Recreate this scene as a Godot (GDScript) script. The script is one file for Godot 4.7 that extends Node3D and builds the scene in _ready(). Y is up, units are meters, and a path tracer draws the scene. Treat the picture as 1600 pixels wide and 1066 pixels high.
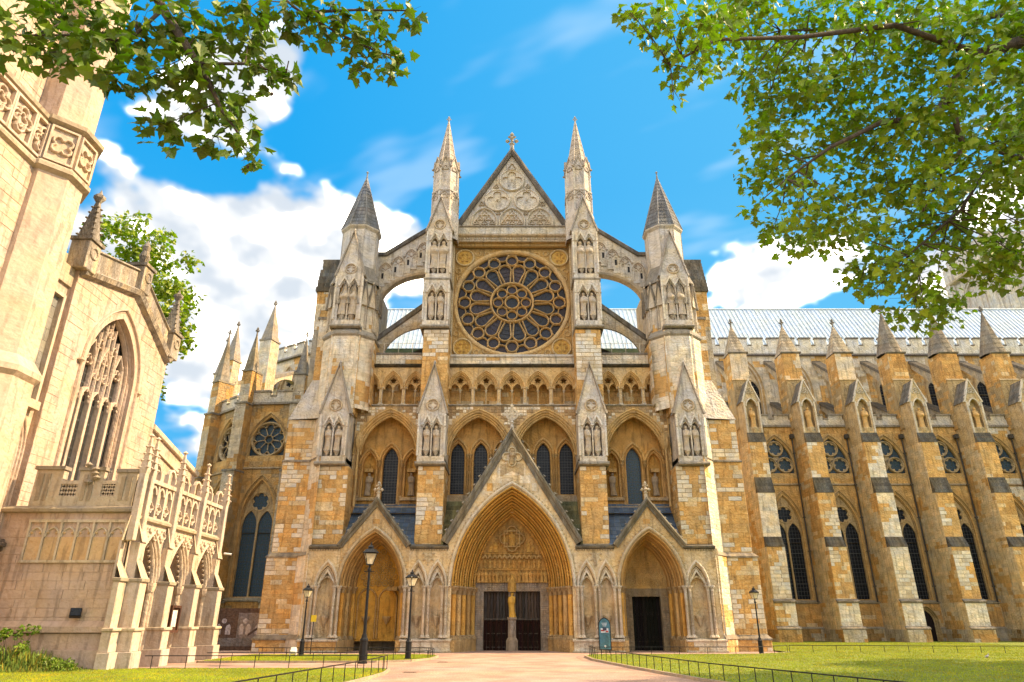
extends Node3D
# An abbey's north transept front, its nave to the right, a parish church to the left, plane trees overhead.
# The front stands in the plane z = 0 and faces +z; x runs to the right, y up, in metres.

const GOLD := Color(0.70, 0.415, 0.145)
const GOLD2 := Color(0.58, 0.325, 0.10)
const AMBER := Color(0.66, 0.34, 0.05)
const PALE := Color(0.82, 0.70, 0.53)
const PALE2 := Color(0.66, 0.57, 0.46)
const GREYSTONE := Color(0.34, 0.30, 0.25)
const WEATHER := Color(0.25, 0.215, 0.165)
const BUFF := Color(0.74, 0.54, 0.31)

var M := {}
var rng := RandomNumberGenerator.new()
var patch := FastNoiseLite.new()
var names := {}
var block_mesh: ArrayMesh
var statue_meshes := []
var stone_left := {}


class Shape:
	# collects triangles with flat or given normals and vertex colours
	var v := PackedVector3Array()
	var n := PackedVector3Array()
	var c := PackedColorArray()
	var uv := PackedVector2Array()
	var xf := Transform3D()
	var col := Color(1, 1, 1)

	func tri(a: Vector3, b: Vector3, d: Vector3) -> void:
		a = xf * a; b = xf * b; d = xf * d
		if xf.basis.determinant() < 0.0:
			var t := b; b = d; d = t
		var q := (d - a).cross(b - a)
		if q.length_squared() < 1e-14:
			return
		q = q.normalized()
		v.append(a); v.append(b); v.append(d)
		n.append(q); n.append(q); n.append(q)
		c.append(col); c.append(col); c.append(col)

	func trin(a: Vector3, b: Vector3, d: Vector3, na: Vector3, nb: Vector3, nd: Vector3) -> void:
		var bs := xf.basis
		a = xf * a; b = xf * b; d = xf * d
		na = (bs * na).normalized(); nb = (bs * nb).normalized(); nd = (bs * nd).normalized()
		if (d - a).cross(b - a).dot(na + nb + nd) < 0.0:
			var t := b; b = d; d = t
			t = nb; nb = nd; nd = t
		v.append(a); v.append(b); v.append(d)
		n.append(na); n.append(nb); n.append(nd)
		c.append(col); c.append(col); c.append(col)

	func quad(a: Vector3, b: Vector3, d: Vector3, e: Vector3) -> void:
		tri(a, b, d)
		tri(a, d, e)

	func box(x0: float, x1: float, y0: float, y1: float, z0: float, z1: float, b := 0.0) -> void:
		if b <= 0.0:
			var p := [Vector3(x0, y0, z1), Vector3(x0, y1, z1), Vector3(x1, y1, z1), Vector3(x1, y0, z1), Vector3(x0, y0, z0), Vector3(x0, y1, z0), Vector3(x1, y1, z0), Vector3(x1, y0, z0)]
			quad(p[0], p[1], p[2], p[3]); quad(p[7], p[6], p[5], p[4])
			quad(p[4], p[5], p[1], p[0]); quad(p[3], p[2], p[6], p[7])
			quad(p[1], p[5], p[6], p[2]); quad(p[4], p[0], p[3], p[7])
			return
		var pl := PackedVector2Array([Vector2(x0 + b, y0), Vector2(x0, y0 + b), Vector2(x0, y1 - b), Vector2(x0 + b, y1), Vector2(x1 - b, y1), Vector2(x1, y1 - b), Vector2(x1, y0 + b), Vector2(x1 - b, y0)])
		prism(pl, z0, z1 - b)
		var q := PackedVector2Array([Vector2(x0 + 2 * b, y0 + b), Vector2(x0 + b, y0 + 2 * b), Vector2(x0 + b, y1 - 2 * b), Vector2(x0 + 2 * b, y1 - b), Vector2(x1 - 2 * b, y1 - b), Vector2(x1 - b, y1 - 2 * b), Vector2(x1 - b, y0 + 2 * b), Vector2(x1 - 2 * b, y0 + b)])
		for i in 8:
			var j := (i + 1) % 8
			quad(Vector3(pl[i].x, pl[i].y, z1 - b), Vector3(pl[j].x, pl[j].y, z1 - b), Vector3(q[j].x, q[j].y, z1), Vector3(q[i].x, q[i].y, z1))
		face(q, z1)

	func face(poly: PackedVector2Array, z: float, flip := false) -> void:
		var idx := Geometry2D.triangulate_polygon(poly)
		for i in range(0, idx.size(), 3):
			var a := poly[idx[i]]; var b := poly[idx[i + 1]]; var d := poly[idx[i + 2]]
			if ((b - a).cross(d - a) > 0.0) != flip:
				var t := b; b = d; d = t
			tri(Vector3(a.x, a.y, z), Vector3(b.x, b.y, z), Vector3(d.x, d.y, z))

	func side(poly: PackedVector2Array, z0: float, z1: float, closed := true) -> void:
		var cw := Geometry2D.is_polygon_clockwise(poly)
		var k := poly.size()
		for i in (k if closed else k - 1):
			var a := poly[i]; var b := poly[(i + 1) % k]
			if cw:
				var t := a; a = b; b = t
			quad(Vector3(a.x, a.y, z1), Vector3(b.x, b.y, z1), Vector3(b.x, b.y, z0), Vector3(a.x, a.y, z0))

	func prism(poly: PackedVector2Array, z0: float, z1: float, back := false) -> void:
		face(poly, z1)
		if back:
			face(poly, z0, true)
		side(poly, z0, z1)

	# a section (offset to the left of the path, z) carried along a path in the plane of x and y, mitred
	func sweep(path: PackedVector2Array, prof: Array, closed := false) -> void:
		var k := path.size()
		var rows := []
		for i in k:
			var p := path[i]
			var d0 := (p - path[(i - 1 + k) % k]).normalized() if (i > 0 or closed) else Vector2.ZERO
			var d1 := (path[(i + 1) % k] - p).normalized() if (i < k - 1 or closed) else Vector2.ZERO
			var n0 := Vector2(-d0.y, d0.x); var n1 := Vector2(-d1.y, d1.x)
			var m := n0 + n1
			if d0 == Vector2.ZERO: m = n1
			elif d1 == Vector2.ZERO: m = n0
			else: m = m / maxf(0.35, 1.0 + n0.dot(n1))
			var row := PackedVector3Array()
			for q in prof:
				row.append(Vector3(p.x + m.x * q.x, p.y + m.y * q.x, q.y))
			rows.append(row)
		for i in (k if closed else k - 1):
			var a: PackedVector3Array = rows[i]
			var b: PackedVector3Array = rows[(i + 1) % k]
			for j in prof.size() - 1:
				quad(a[j], b[j], b[j + 1], a[j + 1])
		if not closed:
			for e in [0, k - 1]:
				var r: PackedVector3Array = rows[e]
				for j in range(1, r.size() - 1):
					tri(r[0], r[j], r[j + 1])

	# (radius, height) pairs turned about the upright through (x, z)
	func lathe(prof: Array, seg: int, at := Vector3.ZERO, turn := 0.0, smooth := false, squash := Vector2(1, 1)) -> void:
		for j in prof.size() - 1:
			var r0: float = prof[j].x; var r1: float = prof[j + 1].x
			var y0: float = prof[j].y; var y1: float = prof[j + 1].y
			var slope := Vector2(y1 - y0, r0 - r1).normalized()
			for i in seg:
				var a := turn + TAU * i / seg; var b := turn + TAU * (i + 1) / seg
				var ca := Vector3(cos(a) * squash.x, 0, sin(a) * squash.y); var cb := Vector3(cos(b) * squash.x, 0, sin(b) * squash.y)
				var p := at + ca * r0 + Vector3(0, y0, 0); var q := at + cb * r0 + Vector3(0, y0, 0)
				var s := at + cb * r1 + Vector3(0, y1, 0); var t := at + ca * r1 + Vector3(0, y1, 0)
				if smooth:
					var na := Vector3(ca.x * slope.x, slope.y, ca.z * slope.x); var nb := Vector3(cb.x * slope.x, slope.y, cb.z * slope.x)
					if r0 > 1e-5: trin(p, q, s, na, nb, nb)
					if r1 > 1e-5: trin(p, s, t, na, nb, na)
				else:
					tri(p, q, s)
					tri(p, s, t)

	func tube(a: Vector3, b: Vector3, r0: float, r1: float, seg := 6, smooth := true) -> void:
		var d := (b - a).normalized()
		var u := d.cross(Vector3.UP if absf(d.y) < 0.9 else Vector3.RIGHT).normalized()
		var w := d.cross(u)
		for i in seg:
			var t0 := TAU * i / seg; var t1 := TAU * (i + 1) / seg
			var k0 := u * cos(t0) + w * sin(t0); var k1 := u * cos(t1) + w * sin(t1)
			if smooth:
				trin(a + k0 * r0, a + k1 * r0, b + k1 * r1, k0, k1, k1)
				trin(a + k0 * r0, b + k1 * r1, b + k0 * r1, k0, k1, k0)
			else:
				quad(a + k0 * r0, a + k1 * r0, b + k1 * r1, b + k0 * r1)

	# a low poly lump, for crockets, bosses and leaves carved in stone
	func lump(at: Vector3, r: Vector3) -> void:
		var top := at + Vector3(0, r.y, 0); var bot := at - Vector3(0, r.y, 0)
		for i in 5:
			var a := TAU * i / 5.0; var b := TAU * (i + 1) / 5.0
			var p := at + Vector3(cos(a) * r.x, 0, sin(a) * r.z); var q := at + Vector3(cos(b) * r.x, 0, sin(b) * r.z)
			tri(p, q, top)
			tri(q, p, bot)

	# one side of a wall cell: the area between the cell's edge and half of an opening
	func cell(outer: PackedVector2Array, hole: PackedVector2Array, z: float) -> void:
		# outer runs from the foot of the opening's axis (bottom) round the right-hand side to the axis at the top; hole from bottom to top on the right
		var p := outer.duplicate()
		for i in range(hole.size() - 1, -1, -1):
			p.append(hole[i])
		face(p, z)

	func mesh() -> ArrayMesh:
		var m := ArrayMesh.new()
		var a := []
		a.resize(Mesh.ARRAY_MAX)
		a[Mesh.ARRAY_VERTEX] = v
		a[Mesh.ARRAY_NORMAL] = n
		a[Mesh.ARRAY_COLOR] = c
		if uv.size() == v.size():
			a[Mesh.ARRAY_TEX_UV] = uv
		m.add_surface_from_arrays(Mesh.PRIMITIVE_TRIANGLES, a)
		return m


# ---------------------------------------------------------------- outlines

# points of a pointed arch from the left springing over the apex to the right one; a half width, h rise
func arch(cx: float, y: float, a: float, h: float, k := 9) -> PackedVector2Array:
	var r := (a * a + h * h) / (2.0 * a)
	var top := atan2(h, r - a)
	var p := PackedVector2Array()
	for i in k + 1:
		var t := PI - top * i / k
		p.append(Vector2(cx + r - a + r * cos(t), y + r * sin(t)))
	p[k] = Vector2(cx, y + h)
	for i in range(k - 1, -1, -1):
		p.append(Vector2(2 * cx - p[i].x, p[i].y))
	return p

# an arch that shares its centres with a larger one of half width a0, rise h0
func arch_in(cx: float, y: float, a0: float, h0: float, a: float, k := 9) -> PackedVector2Array:
	return arch(cx, y, a, rise_in(a0, h0, a), k)

func rise_in(a0: float, h0: float, a: float) -> float:
	var r0 := (a0 * a0 + h0 * h0) / (2.0 * a0)
	var r := r0 - (a0 - a)
	return sqrt(maxf(0.01, r * r - (r0 - a0) * (r0 - a0)))

func opening(cx: float, y0: float, y: float, a: float, h: float, k := 9) -> PackedVector2Array:
	var p := PackedVector2Array([Vector2(cx - a, y0)])
	p.append_array(arch(cx, y, a, h, k))
	p.append(Vector2(cx + a, y0))
	return p

func circle(cx: float, cy: float, r: float, k := 24, turn := 0.0) -> PackedVector2Array:
	var p := PackedVector2Array()
	for i in k:
		p.append(Vector2(cx + r * cos(turn + TAU * i / k), cy + r * sin(turn + TAU * i / k)))
	return p

# a ring of n touching lobes with the overall radius r
func foil(cx: float, cy: float, r: float, lobes: int, turn := PI / 2, k := 5) -> PackedVector2Array:
	var e := r / (1.0 + sin(PI / lobes))
	var q := e * sin(PI / lobes)
	var half := PI / 2 + PI / lobes
	var p := PackedVector2Array()
	for i in lobes:
		var t := turn + TAU * i / lobes
		for j in k:
			var s := t - half + 2 * half * (j + 0.5) / k
			p.append(Vector2(cx + e * cos(t) + q * cos(s), cy + e * sin(t) + q * sin(s)))
	return p

# section of a roll between two hollows: w half width, z0 back, z1 front
func roll(w: float, z0: float, z1: float) -> Array:
	return [Vector2(w, z0), Vector2(w * 0.85, lerpf(z0, z1, 0.55)), Vector2(w * 0.45, lerpf(z0, z1, 0.9)), Vector2(0, z1), Vector2(-w * 0.45, lerpf(z0, z1, 0.9)), Vector2(-w * 0.85, lerpf(z0, z1, 0.55)), Vector2(-w, z0)]

func bar(o0: float, o1: float, z0: float, z1: float, b := 0.0) -> Array:
	if b > 0.0:
		return [Vector2(o1, z0), Vector2(o1, z1 - b), Vector2(o1 - b, z1), Vector2(o0 + b, z1), Vector2(o0, z1 - b), Vector2(o0, z0)]
	return [Vector2(o1, z0), Vector2(o1, z1), Vector2(o0, z1), Vector2(o0, z0)]


# ---------------------------------------------------------------- nodes

func numbered(called: String) -> String:
	if not names.has(called):
		names[called] = 0
		return called
	names[called] += 1
	return "%s_%03d" % [called, names[called]]

func thing(called: String, label: String, category: String, at := Vector3.ZERO, group := "") -> Node3D:
	var o := Node3D.new()
	o.name = numbered(called)
	o.position = at
	add_child(o)
	o.set_meta("label", label)
	o.set_meta("category", category)
	if group:
		o.set_meta("group", group)
	return o

# a mesh drawn in world coordinates becomes a part of o
func part(o: Node3D, called: String, s: Shape, m: Material, kind := "", label := "") -> MeshInstance3D:
	var i := MeshInstance3D.new()
	i.name = called
	if s != null:
		i.mesh = s.mesh()
		i.material_override = m
	o.add_child(i, true)
	i.global_position = Vector3.ZERO
	if kind:
		i.set_meta("kind", kind)
	if label:
		i.set_meta("label", label)
	return i

func group_part(o: Node3D, called: String, at := Vector3.ZERO) -> Node3D:
	var i := Node3D.new()
	i.name = called
	o.add_child(i, true)
	i.global_position = at
	return i

func structure(called: String, s: Shape, m: Material, kind := "structure") -> MeshInstance3D:
	var i := MeshInstance3D.new()
	i.name = called
	i.mesh = s.mesh()
	i.material_override = m
	add_child(i)
	i.set_meta("kind", kind)
	return i

func place(o: Node3D, called: String, mesh: Mesh, m: Material, t: Transform3D) -> MeshInstance3D:
	var i := MeshInstance3D.new()
	i.name = called
	i.mesh = mesh
	i.material_override = m
	o.add_child(i, true)
	i.global_transform = t
	return i


# ---------------------------------------------------------------- materials

func mat(called: String, color: Color, rough := 0.85, vertex := false) -> StandardMaterial3D:
	var m := StandardMaterial3D.new()
	m.resource_name = called
	m.albedo_color = color.linear_to_srgb()
	m.roughness = rough
	m.vertex_color_use_as_albedo = vertex
	m.cull_mode = BaseMaterial3D.CULL_DISABLED
	M[called] = m
	return m

func textured(m: StandardMaterial3D, t: Texture2D, scale: Vector3, bump: Texture2D = null, strength := 0.5) -> StandardMaterial3D:
	m.albedo_texture = t
	m.uv1_triplanar = true
	m.uv1_world_triplanar = true
	m.uv1_scale = scale
	m.uv1_triplanar_sharpness = 4.0
	if bump:
		m.normal_enabled = true
		m.normal_texture = bump
		m.normal_scale = strength
	return m

# several octaves of noise, a dark speckle and warm and cool drifts, as a picture that multiplies a base colour
func grain(size: int, seed_: int, low: float, high: float, warm: float, speck: float, freq := 0.012) -> ImageTexture:
	var a := FastNoiseLite.new(); a.seed = seed_; a.frequency = freq; a.fractal_octaves = 5; a.fractal_gain = 0.6
	var b := FastNoiseLite.new(); b.seed = seed_ + 7; b.frequency = freq * 0.5; b.fractal_octaves = 3
	var f := FastNoiseLite.new(); f.seed = seed_ + 13; f.frequency = 0.25; f.fractal_octaves = 2
	var ia := a.get_seamless_image(size, size); var ib := b.get_seamless_image(size, size); var ic := f.get_seamless_image(size, size)
	var im := Image.create(size, size, false, Image.FORMAT_RGB8)
	for y in size:
		for x in size:
			var p := ia.get_pixel(x, y).r; var q := ib.get_pixel(x, y).r; var s := ic.get_pixel(x, y).r
			var k := lerpf(low, high, clampf((p - 0.5) * 1.5 + 0.5, 0, 1))
			k *= 1.0 - speck * clampf((s - 0.62) * 4.0, 0, 1)
			k *= 0.94 + 0.12 * s
			var w := (q - 0.5) * 2.0 * warm
			im.set_pixel(x, y, Color(clampf(k * (1 + w * 0.4), 0, 1), clampf(k, 0, 1), clampf(k * (1 - w), 0, 1)))
	return ImageTexture.create_from_image(im)

func relief(size: int, seed_: int, freq: float, strength: float) -> ImageTexture:
	var a := FastNoiseLite.new(); a.seed = seed_; a.frequency = freq; a.fractal_octaves = 4
	var im := a.get_seamless_image(size, size)
	im.bump_map_to_normal_map(strength)
	return ImageTexture.create_from_image(im)

# rain stains: narrow marks drawn out downwards, most of the wall left clean
func streaks(size: int, seed_: int, dark := 0.85) -> ImageTexture:
	var a := FastNoiseLite.new(); a.seed = seed_; a.frequency = 0.02; a.fractal_octaves = 4
	var ia := a.get_seamless_image(size, size)
	var im := Image.create(size, size, false, Image.FORMAT_RGB8)
	for y in size:
		for x in size:
			var k := lerpf(1.0, dark, smoothstep(0.55, 0.80, ia.get_pixel(x, y).r))
			im.set_pixel(x, y, Color(k, k, k))
	return ImageTexture.create_from_image(im)

func stained(m: StandardMaterial3D, t: Texture2D) -> void:
	m.detail_enabled = true
	m.detail_blend_mode = BaseMaterial3D.BLEND_MODE_MUL
	m.detail_albedo = t
	m.detail_uv_layer = BaseMaterial3D.DETAIL_UV_2
	m.uv2_triplanar = true
	m.uv2_world_triplanar = true
	m.uv2_scale = Vector3(0.22, 0.035, 0.22)

func make_materials() -> void:
	var g1 := grain(512, 3, 0.85, 1.0, 0.10, 0.3)
	var g2 := grain(512, 21, 0.66, 1.0, 0.12, 0.5, 0.008)
	var bump := relief(512, 5, 0.05, 6.0)
	textured(mat("stone", Color(1, 1, 1), 0.92, true), g1, Vector3(0.13, 0.13, 0.13), bump, 0.9)
	var runs := streaks(512, 77)
	stained(M.stone, runs)
	textured(mat("church_stone", Color(1, 1, 1), 0.92, true), grain(512, 4, 0.92, 1.0, 0.06, 0.12), Vector3(0.11, 0.11, 0.11), bump, 0.35)
	stained(M.church_stone, streaks(512, 78, 0.86))
	textured(mat("weathered_stone", Color(1, 1, 1), 0.95, true), g2, Vector3(0.3, 0.07, 0.3), bump, 0.8)
	textured(mat("pale_stone_a", PALE, 0.9), g1, Vector3(0.2, 0.2, 0.2), bump, 0.5)
	textured(mat("pale_stone_b", Color(0.74, 0.67, 0.55), 0.9), g1, Vector3(0.17, 0.21, 0.2), bump, 0.5)
	textured(mat("pale_stone_c", Color(0.64, 0.52, 0.36), 0.9), g1, Vector3(0.22, 0.18, 0.2), bump, 0.5)
	textured(mat("slate", Color(1, 1, 1), 0.55, true), g1, Vector3(0.5, 0.5, 0.5), bump, 0.4)
	textured(mat("lead", Color(1, 1, 1), 0.5, true), g1, Vector3(0.1, 0.1, 0.1))
	textured(mat("wood", Color(1, 1, 1), 0.6, true), g2, Vector3(2.2, 0.25, 2.2))
	M.wood.metallic_specular = 0.2
	var gl := mat("glass", Color(0.018, 0.025, 0.042), 0.26, false)
	gl.metallic_specular = 0.3
	textured(gl, grain(256, 61, 0.35, 1.0, 0.3, 0.6, 0.05), Vector3(0.9, 0.9, 0.9), relief(256, 9, 0.04, 3.0), 0.25)
	var gb := mat("blue_glass", Color(0.10, 0.17, 0.24), 0.3, false)
	gb.metallic_specular = 0.3
	textured(gb, grain(256, 62, 0.4, 1.0, 0.3, 0.6, 0.05), Vector3(0.9, 0.9, 0.9), relief(256, 11, 0.04, 3.0), 0.25)
	var gr := mat("rose_glass", Color(1, 1, 1), 0.3, true)
	gr.metallic_specular = 0.35
	textured(gr, grain(256, 63, 0.35, 1.0, 0.4, 0.6, 0.05), Vector3(0.7, 0.7, 0.7), relief(256, 12, 0.05, 3.0), 0.3)
	textured(mat("gilded", Color(0.62, 0.36, 0.05), 0.7), g1, Vector3(0.3, 0.3, 0.3))
	textured(mat("statue_pale", Color(0.52, 0.42, 0.31), 0.9), g1, Vector3(0.4, 0.4, 0.4), bump, 0.5)
	textured(mat("statue_grey", Color(0.36, 0.27, 0.18), 0.9), g1, Vector3(0.4, 0.4, 0.4), bump, 0.5)
	textured(mat("statue_gold", Color(0.60, 0.36, 0.13), 0.9), g1, Vector3(0.4, 0.4, 0.4), bump, 0.5)
	var gg := mat("grey_glass", Color(0.07, 0.066, 0.062), 0.4, false)
	gg.metallic_specular = 0.3
	textured(gg, grain(256, 64, 0.4, 1.0, 0.1, 0.6, 0.05), Vector3(0.9, 0.9, 0.9), relief(256, 13, 0.04, 3.0), 0.25)
	var lf := mat("leaf", Color(1, 1, 1), 0.45, true)
	lf.backlight_enabled = true
	lf.backlight = Color(0.62, 0.82, 0.25)
	mat("plain", Color(1, 1, 1), 0.6, true)
	var lg := mat("lamp_glass", Color(0.9, 0.8, 0.55, 0.35), 0.08)
	lg.transparency = BaseMaterial3D.TRANSPARENCY_ALPHA
	mat("lead_came", Color(0.05, 0.053, 0.058), 0.6)
	mat("dark", Color(0.012, 0.010, 0.008), 0.95)
	var iron := mat("black_iron", Color(0.012, 0.012, 0.013), 0.35)
	iron.metallic_specular = 0.3
	textured(mat("gravel", Color(1, 1, 1), 0.95), grain(1024, 41, 0.80, 1.0, 0.05, 0.5, 0.006), Vector3(0.057, 0.057, 0.057), relief(512, 15, 0.3, 3.0), 0.4)
	M.gravel.albedo_color = Color(0.47, 0.30, 0.222).linear_to_srgb()
	textured(mat("turf", Color(0.24, 0.29, 0.010), 0.95), grain(512, 42, 0.6, 1.0, 0.3, 0.5, 0.02), Vector3(0.3, 0.3, 0.3), relief(512, 16, 0.3, 4.0), 0.7)
	mat("grass", Color(1, 1, 1), 0.8, true)
	M.grass.backlight_enabled = true
	M.grass.backlight = Color(0.55, 0.55, 0.55)
	textured(mat("kerbstone", Color(0.42, 0.32, 0.22), 0.9), g1, Vector3(0.3, 0.3, 0.3), bump, 0.5)
	textured(mat("bark", Color(0.10, 0.075, 0.05), 0.95), g2, Vector3(1.2, 0.4, 1.2), bump, 1.0)


# ---------------------------------------------------------------- camera, sky, sun

func _ready() -> void:
	rng.seed = 4711
	patch.seed = 17
	patch.frequency = 1.0
	patch.fractal_octaves = 2

	var cam := Camera3D.new()
	cam.name = "camera"
	add_child(cam)
	cam.position = Vector3(0, 2.15, 55)
	cam.rotation_degrees = Vector3(22.3, 0, 0)
	cam.fov = 53.09
	cam.near = 0.1
	cam.far = 2000.0
	cam.current = true

	var env := Environment.new()
	env.background_mode = Environment.BG_SKY
	var sky := Sky.new()
	var air := PanoramaSkyMaterial.new()
	air.panorama = make_sky()
	sky.sky_material = air
	env.sky = sky
	env.background_energy_multiplier = 1.35 / 2.2
	env.tonemap_mode = Environment.TONE_MAPPER_LINEAR
	env.tonemap_exposure = 2.4
	env.sdfgi_enabled = true
	env.ssao_enabled = true
	env.ssil_enabled = true
	var world := WorldEnvironment.new()
	world.name = "world_environment"
	world.environment = env
	add_child(world)

	# late afternoon: the sun stands to the right, a few degrees behind the plane of the front, so that the front is in open shade
	var sun := DirectionalLight3D.new()
	sun.name = "sun"
	add_child(sun)
	var towards := Vector3(cos(deg_to_rad(37)) * cos(deg_to_rad(3)), sin(deg_to_rad(37)), -cos(deg_to_rad(37)) * sin(deg_to_rad(3)))
	sun.look_at_from_position(Vector3.ZERO, -towards, Vector3.UP)
	sun.light_energy = 1.5
	sun.light_color = Color(1.0, 0.87, 0.68)
	sun.light_angular_distance = 0.6
	sun.shadow_enabled = true

	make_materials()
	make_shared()
	print("materials ", Time.get_ticks_msec())
	build_ground()
	build_transept()
	print("transept ", Time.get_ticks_msec())
	build_nave()
	print("nave ", Time.get_ticks_msec())
	build_chapels()
	build_church()
	print("church ", Time.get_ticks_msec())
	build_towers()
	build_trees()
	print("trees ", Time.get_ticks_msec())
	build_street()
	print("done ", Time.get_ticks_msec())

# fair-weather cumulus over a blue that pales to the right and towards the horizon
func make_sky() -> ImageTexture:
	var w := 2048; var h := 1024
	var big := FastNoiseLite.new(); big.seed = 5; big.frequency = 1.1; big.fractal_octaves = 6; big.fractal_gain = 0.55
	var fine := FastNoiseLite.new(); fine.seed = 8; fine.frequency = 5.5; fine.fractal_octaves = 4
	var puff := FastNoiseLite.new(); puff.seed = 31; puff.frequency = 3.2; puff.fractal_octaves = 5; puff.fractal_gain = 0.55
	var wisp := FastNoiseLite.new(); wisp.seed = 14; wisp.frequency = 1.6; wisp.fractal_octaves = 4
	# heaps of cloud: azimuth, elevation, half width, half height, weight
	var heaps := [[-30.0, 25.5, 9.0, 5.0, 0.62], [-20.0, 28.0, 8.5, 5.5, 0.62], [-11.5, 28.8, 6.0, 4.2, 0.55], [-25.0, 18.0, 12.0, 3.5, 0.4], [-29.0, 38.5, 5.0, 4.5, 0.7], [-23.5, 42.0, 4.0, 3.5, 0.6], [-36.0, 33.0, 3.5, 2.5, 0.3],
		[23.0, 25.6, 5.0, 2.4, 0.62], [28.0, 26.6, 2.6, 1.6, 0.42], [35.5, 22.5, 3.0, 3.4, 0.85], [41.5, 27.0, 4.0, 3.0, 0.7], [-14.0, 40.5, 6.5, 5.5, -0.8], [0.0, 40.0, 12.0, 7.0, -0.9], [13.0, 34.0, 7.0, 6.0, -0.6], [20.0, 42.0, 9.0, 7.0, -0.5], [30.0, 34.0, 8.0, 5.0, -0.35],
		[-30.0, 33.0, 6.0, 1.6, -0.6], [-37.0, 41.0, 5.0, 3.0, -0.6], [-3.0, 26.0, 3.0, 2.5, 0.35], [24.0, 20.0, 9.0, 2.6, -0.3]]
	var im := Image.create(w, h, false, Image.FORMAT_RGBF)
	for y in h:
		var el := PI / 2 - PI * (y + 0.5) / h
		if el < -0.05:
			var gc := Color(0.32, 0.30, 0.22)
			for x in w:
				im.set_pixel(x, y, gc)
			continue
		var el_d := rad_to_deg(el)
		var up := maxf(sin(el), 0.0) + 0.12
		for x in w:
			var az := wrapf((x + 0.5) / w * TAU, -PI, PI)
			var d := Vector3(sin(az) * cos(el), sin(el), -cos(az) * cos(el))
			var az_d := rad_to_deg(az)
			var s := Vector3(d.x / up, 0, d.z / up)
			var q := big.get_noise_2d(s.x + 3.0, s.z) * 0.9 + 0.02
			var inframe := clampf(1.0 - maxf(absf(az_d) - 44.0, 0.0) / 14.0, 0, 1) * clampf((62.0 - el_d) / 10.0, 0, 1)
			var lift := 0.40 * (1.0 - inframe)  # extra cloud outside the frame, added to brighten the shaded front
			if inframe > 0.0:
				for k in heaps:
					var e: float = ((az_d - k[0]) / k[2]) ** 2 + ((el_d - k[1]) / k[3]) ** 2
					if e < 5.0:
						lift += k[4] * exp(-e) * inframe
			var f := fine.get_noise_3d(d.x * 2.0, d.y * 3.0, d.z * 2.0)
			var dens := q * 0.6 + lift + f * 0.30 - 0.05
			var cover := smoothstep(0.14, 0.38, dens)
			var thick := smoothstep(0.30, 0.95, dens)
			var pale := clampf(0.12 + 0.42 * clampf((az_d + 22.0) / 45.0, 0, 1) + 0.55 * clampf(1.0 - el_d / 34.0, 0, 1), 0, 1)
			if absf(az_d) > 45.0:
				pale = lerpf(pale, clampf(0.33 + 0.55 * clampf(1.0 - el_d / 34.0, 0, 1), 0, 1), clampf((absf(az_d) - 45.0) / 30.0, 0, 1))
			var blue := Color(0.0, 0.265, 0.62).lerp(Color(0.125, 0.43, 0.67), pale)
			var streak := smoothstep(0.08, 0.6, wisp.get_noise_2d(s.x * 0.9 + s.z * 0.5, s.z * 2.3 - s.x * 1.2)) * 0.28
			blue = blue.lerp(Color(0.62, 0.74, 0.86), streak)
			var lit := clampf(0.50 + 1.25 * puff.get_noise_3d(d.x * 2.0, d.y * 3.4, d.z * 2.0) + 0.9 * f + 0.25 * thick, 0, 1)
			var white := Color(0.50, 0.55, 0.61).lerp(Color(0.66, 0.68, 0.70), smoothstep(0.0, 0.5, lit)).lerp(Color(4.6, 4.2, 3.6), smoothstep(0.5, 1.0, lit))
			im.set_pixel(x, y, blue.lerp(white, cover))
	return ImageTexture.create_from_image(im)


# ---------------------------------------------------------------- shared pieces

func make_shared() -> void:
	# one dressed stone: 1 x 1 x 1, bevelled front
	var s := Shape.new()
	var b := 0.03
	s.quad(Vector3(-0.5 + b, -0.5 + b * 2, 0), Vector3(-0.5 + b, 0.5 - b * 2, 0), Vector3(0.5 - b, 0.5 - b * 2, 0), Vector3(0.5 - b, -0.5 + b * 2, 0))
	var o := [Vector3(-0.5, -0.5, -1), Vector3(-0.5, 0.5, -1), Vector3(0.5, 0.5, -1), Vector3(0.5, -0.5, -1)]
	var i := [Vector3(-0.5 + b, -0.5 + b * 2, 0), Vector3(-0.5 + b, 0.5 - b * 2, 0), Vector3(0.5 - b, 0.5 - b * 2, 0), Vector3(0.5 - b, -0.5 + b * 2, 0)]
	for k in 4:
		s.quad(o[k], o[(k + 1) % 4], i[(k + 1) % 4], i[k])
	block_mesh = s.mesh()
	for k in 3:
		statue_meshes.append(make_statue(k))

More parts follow.
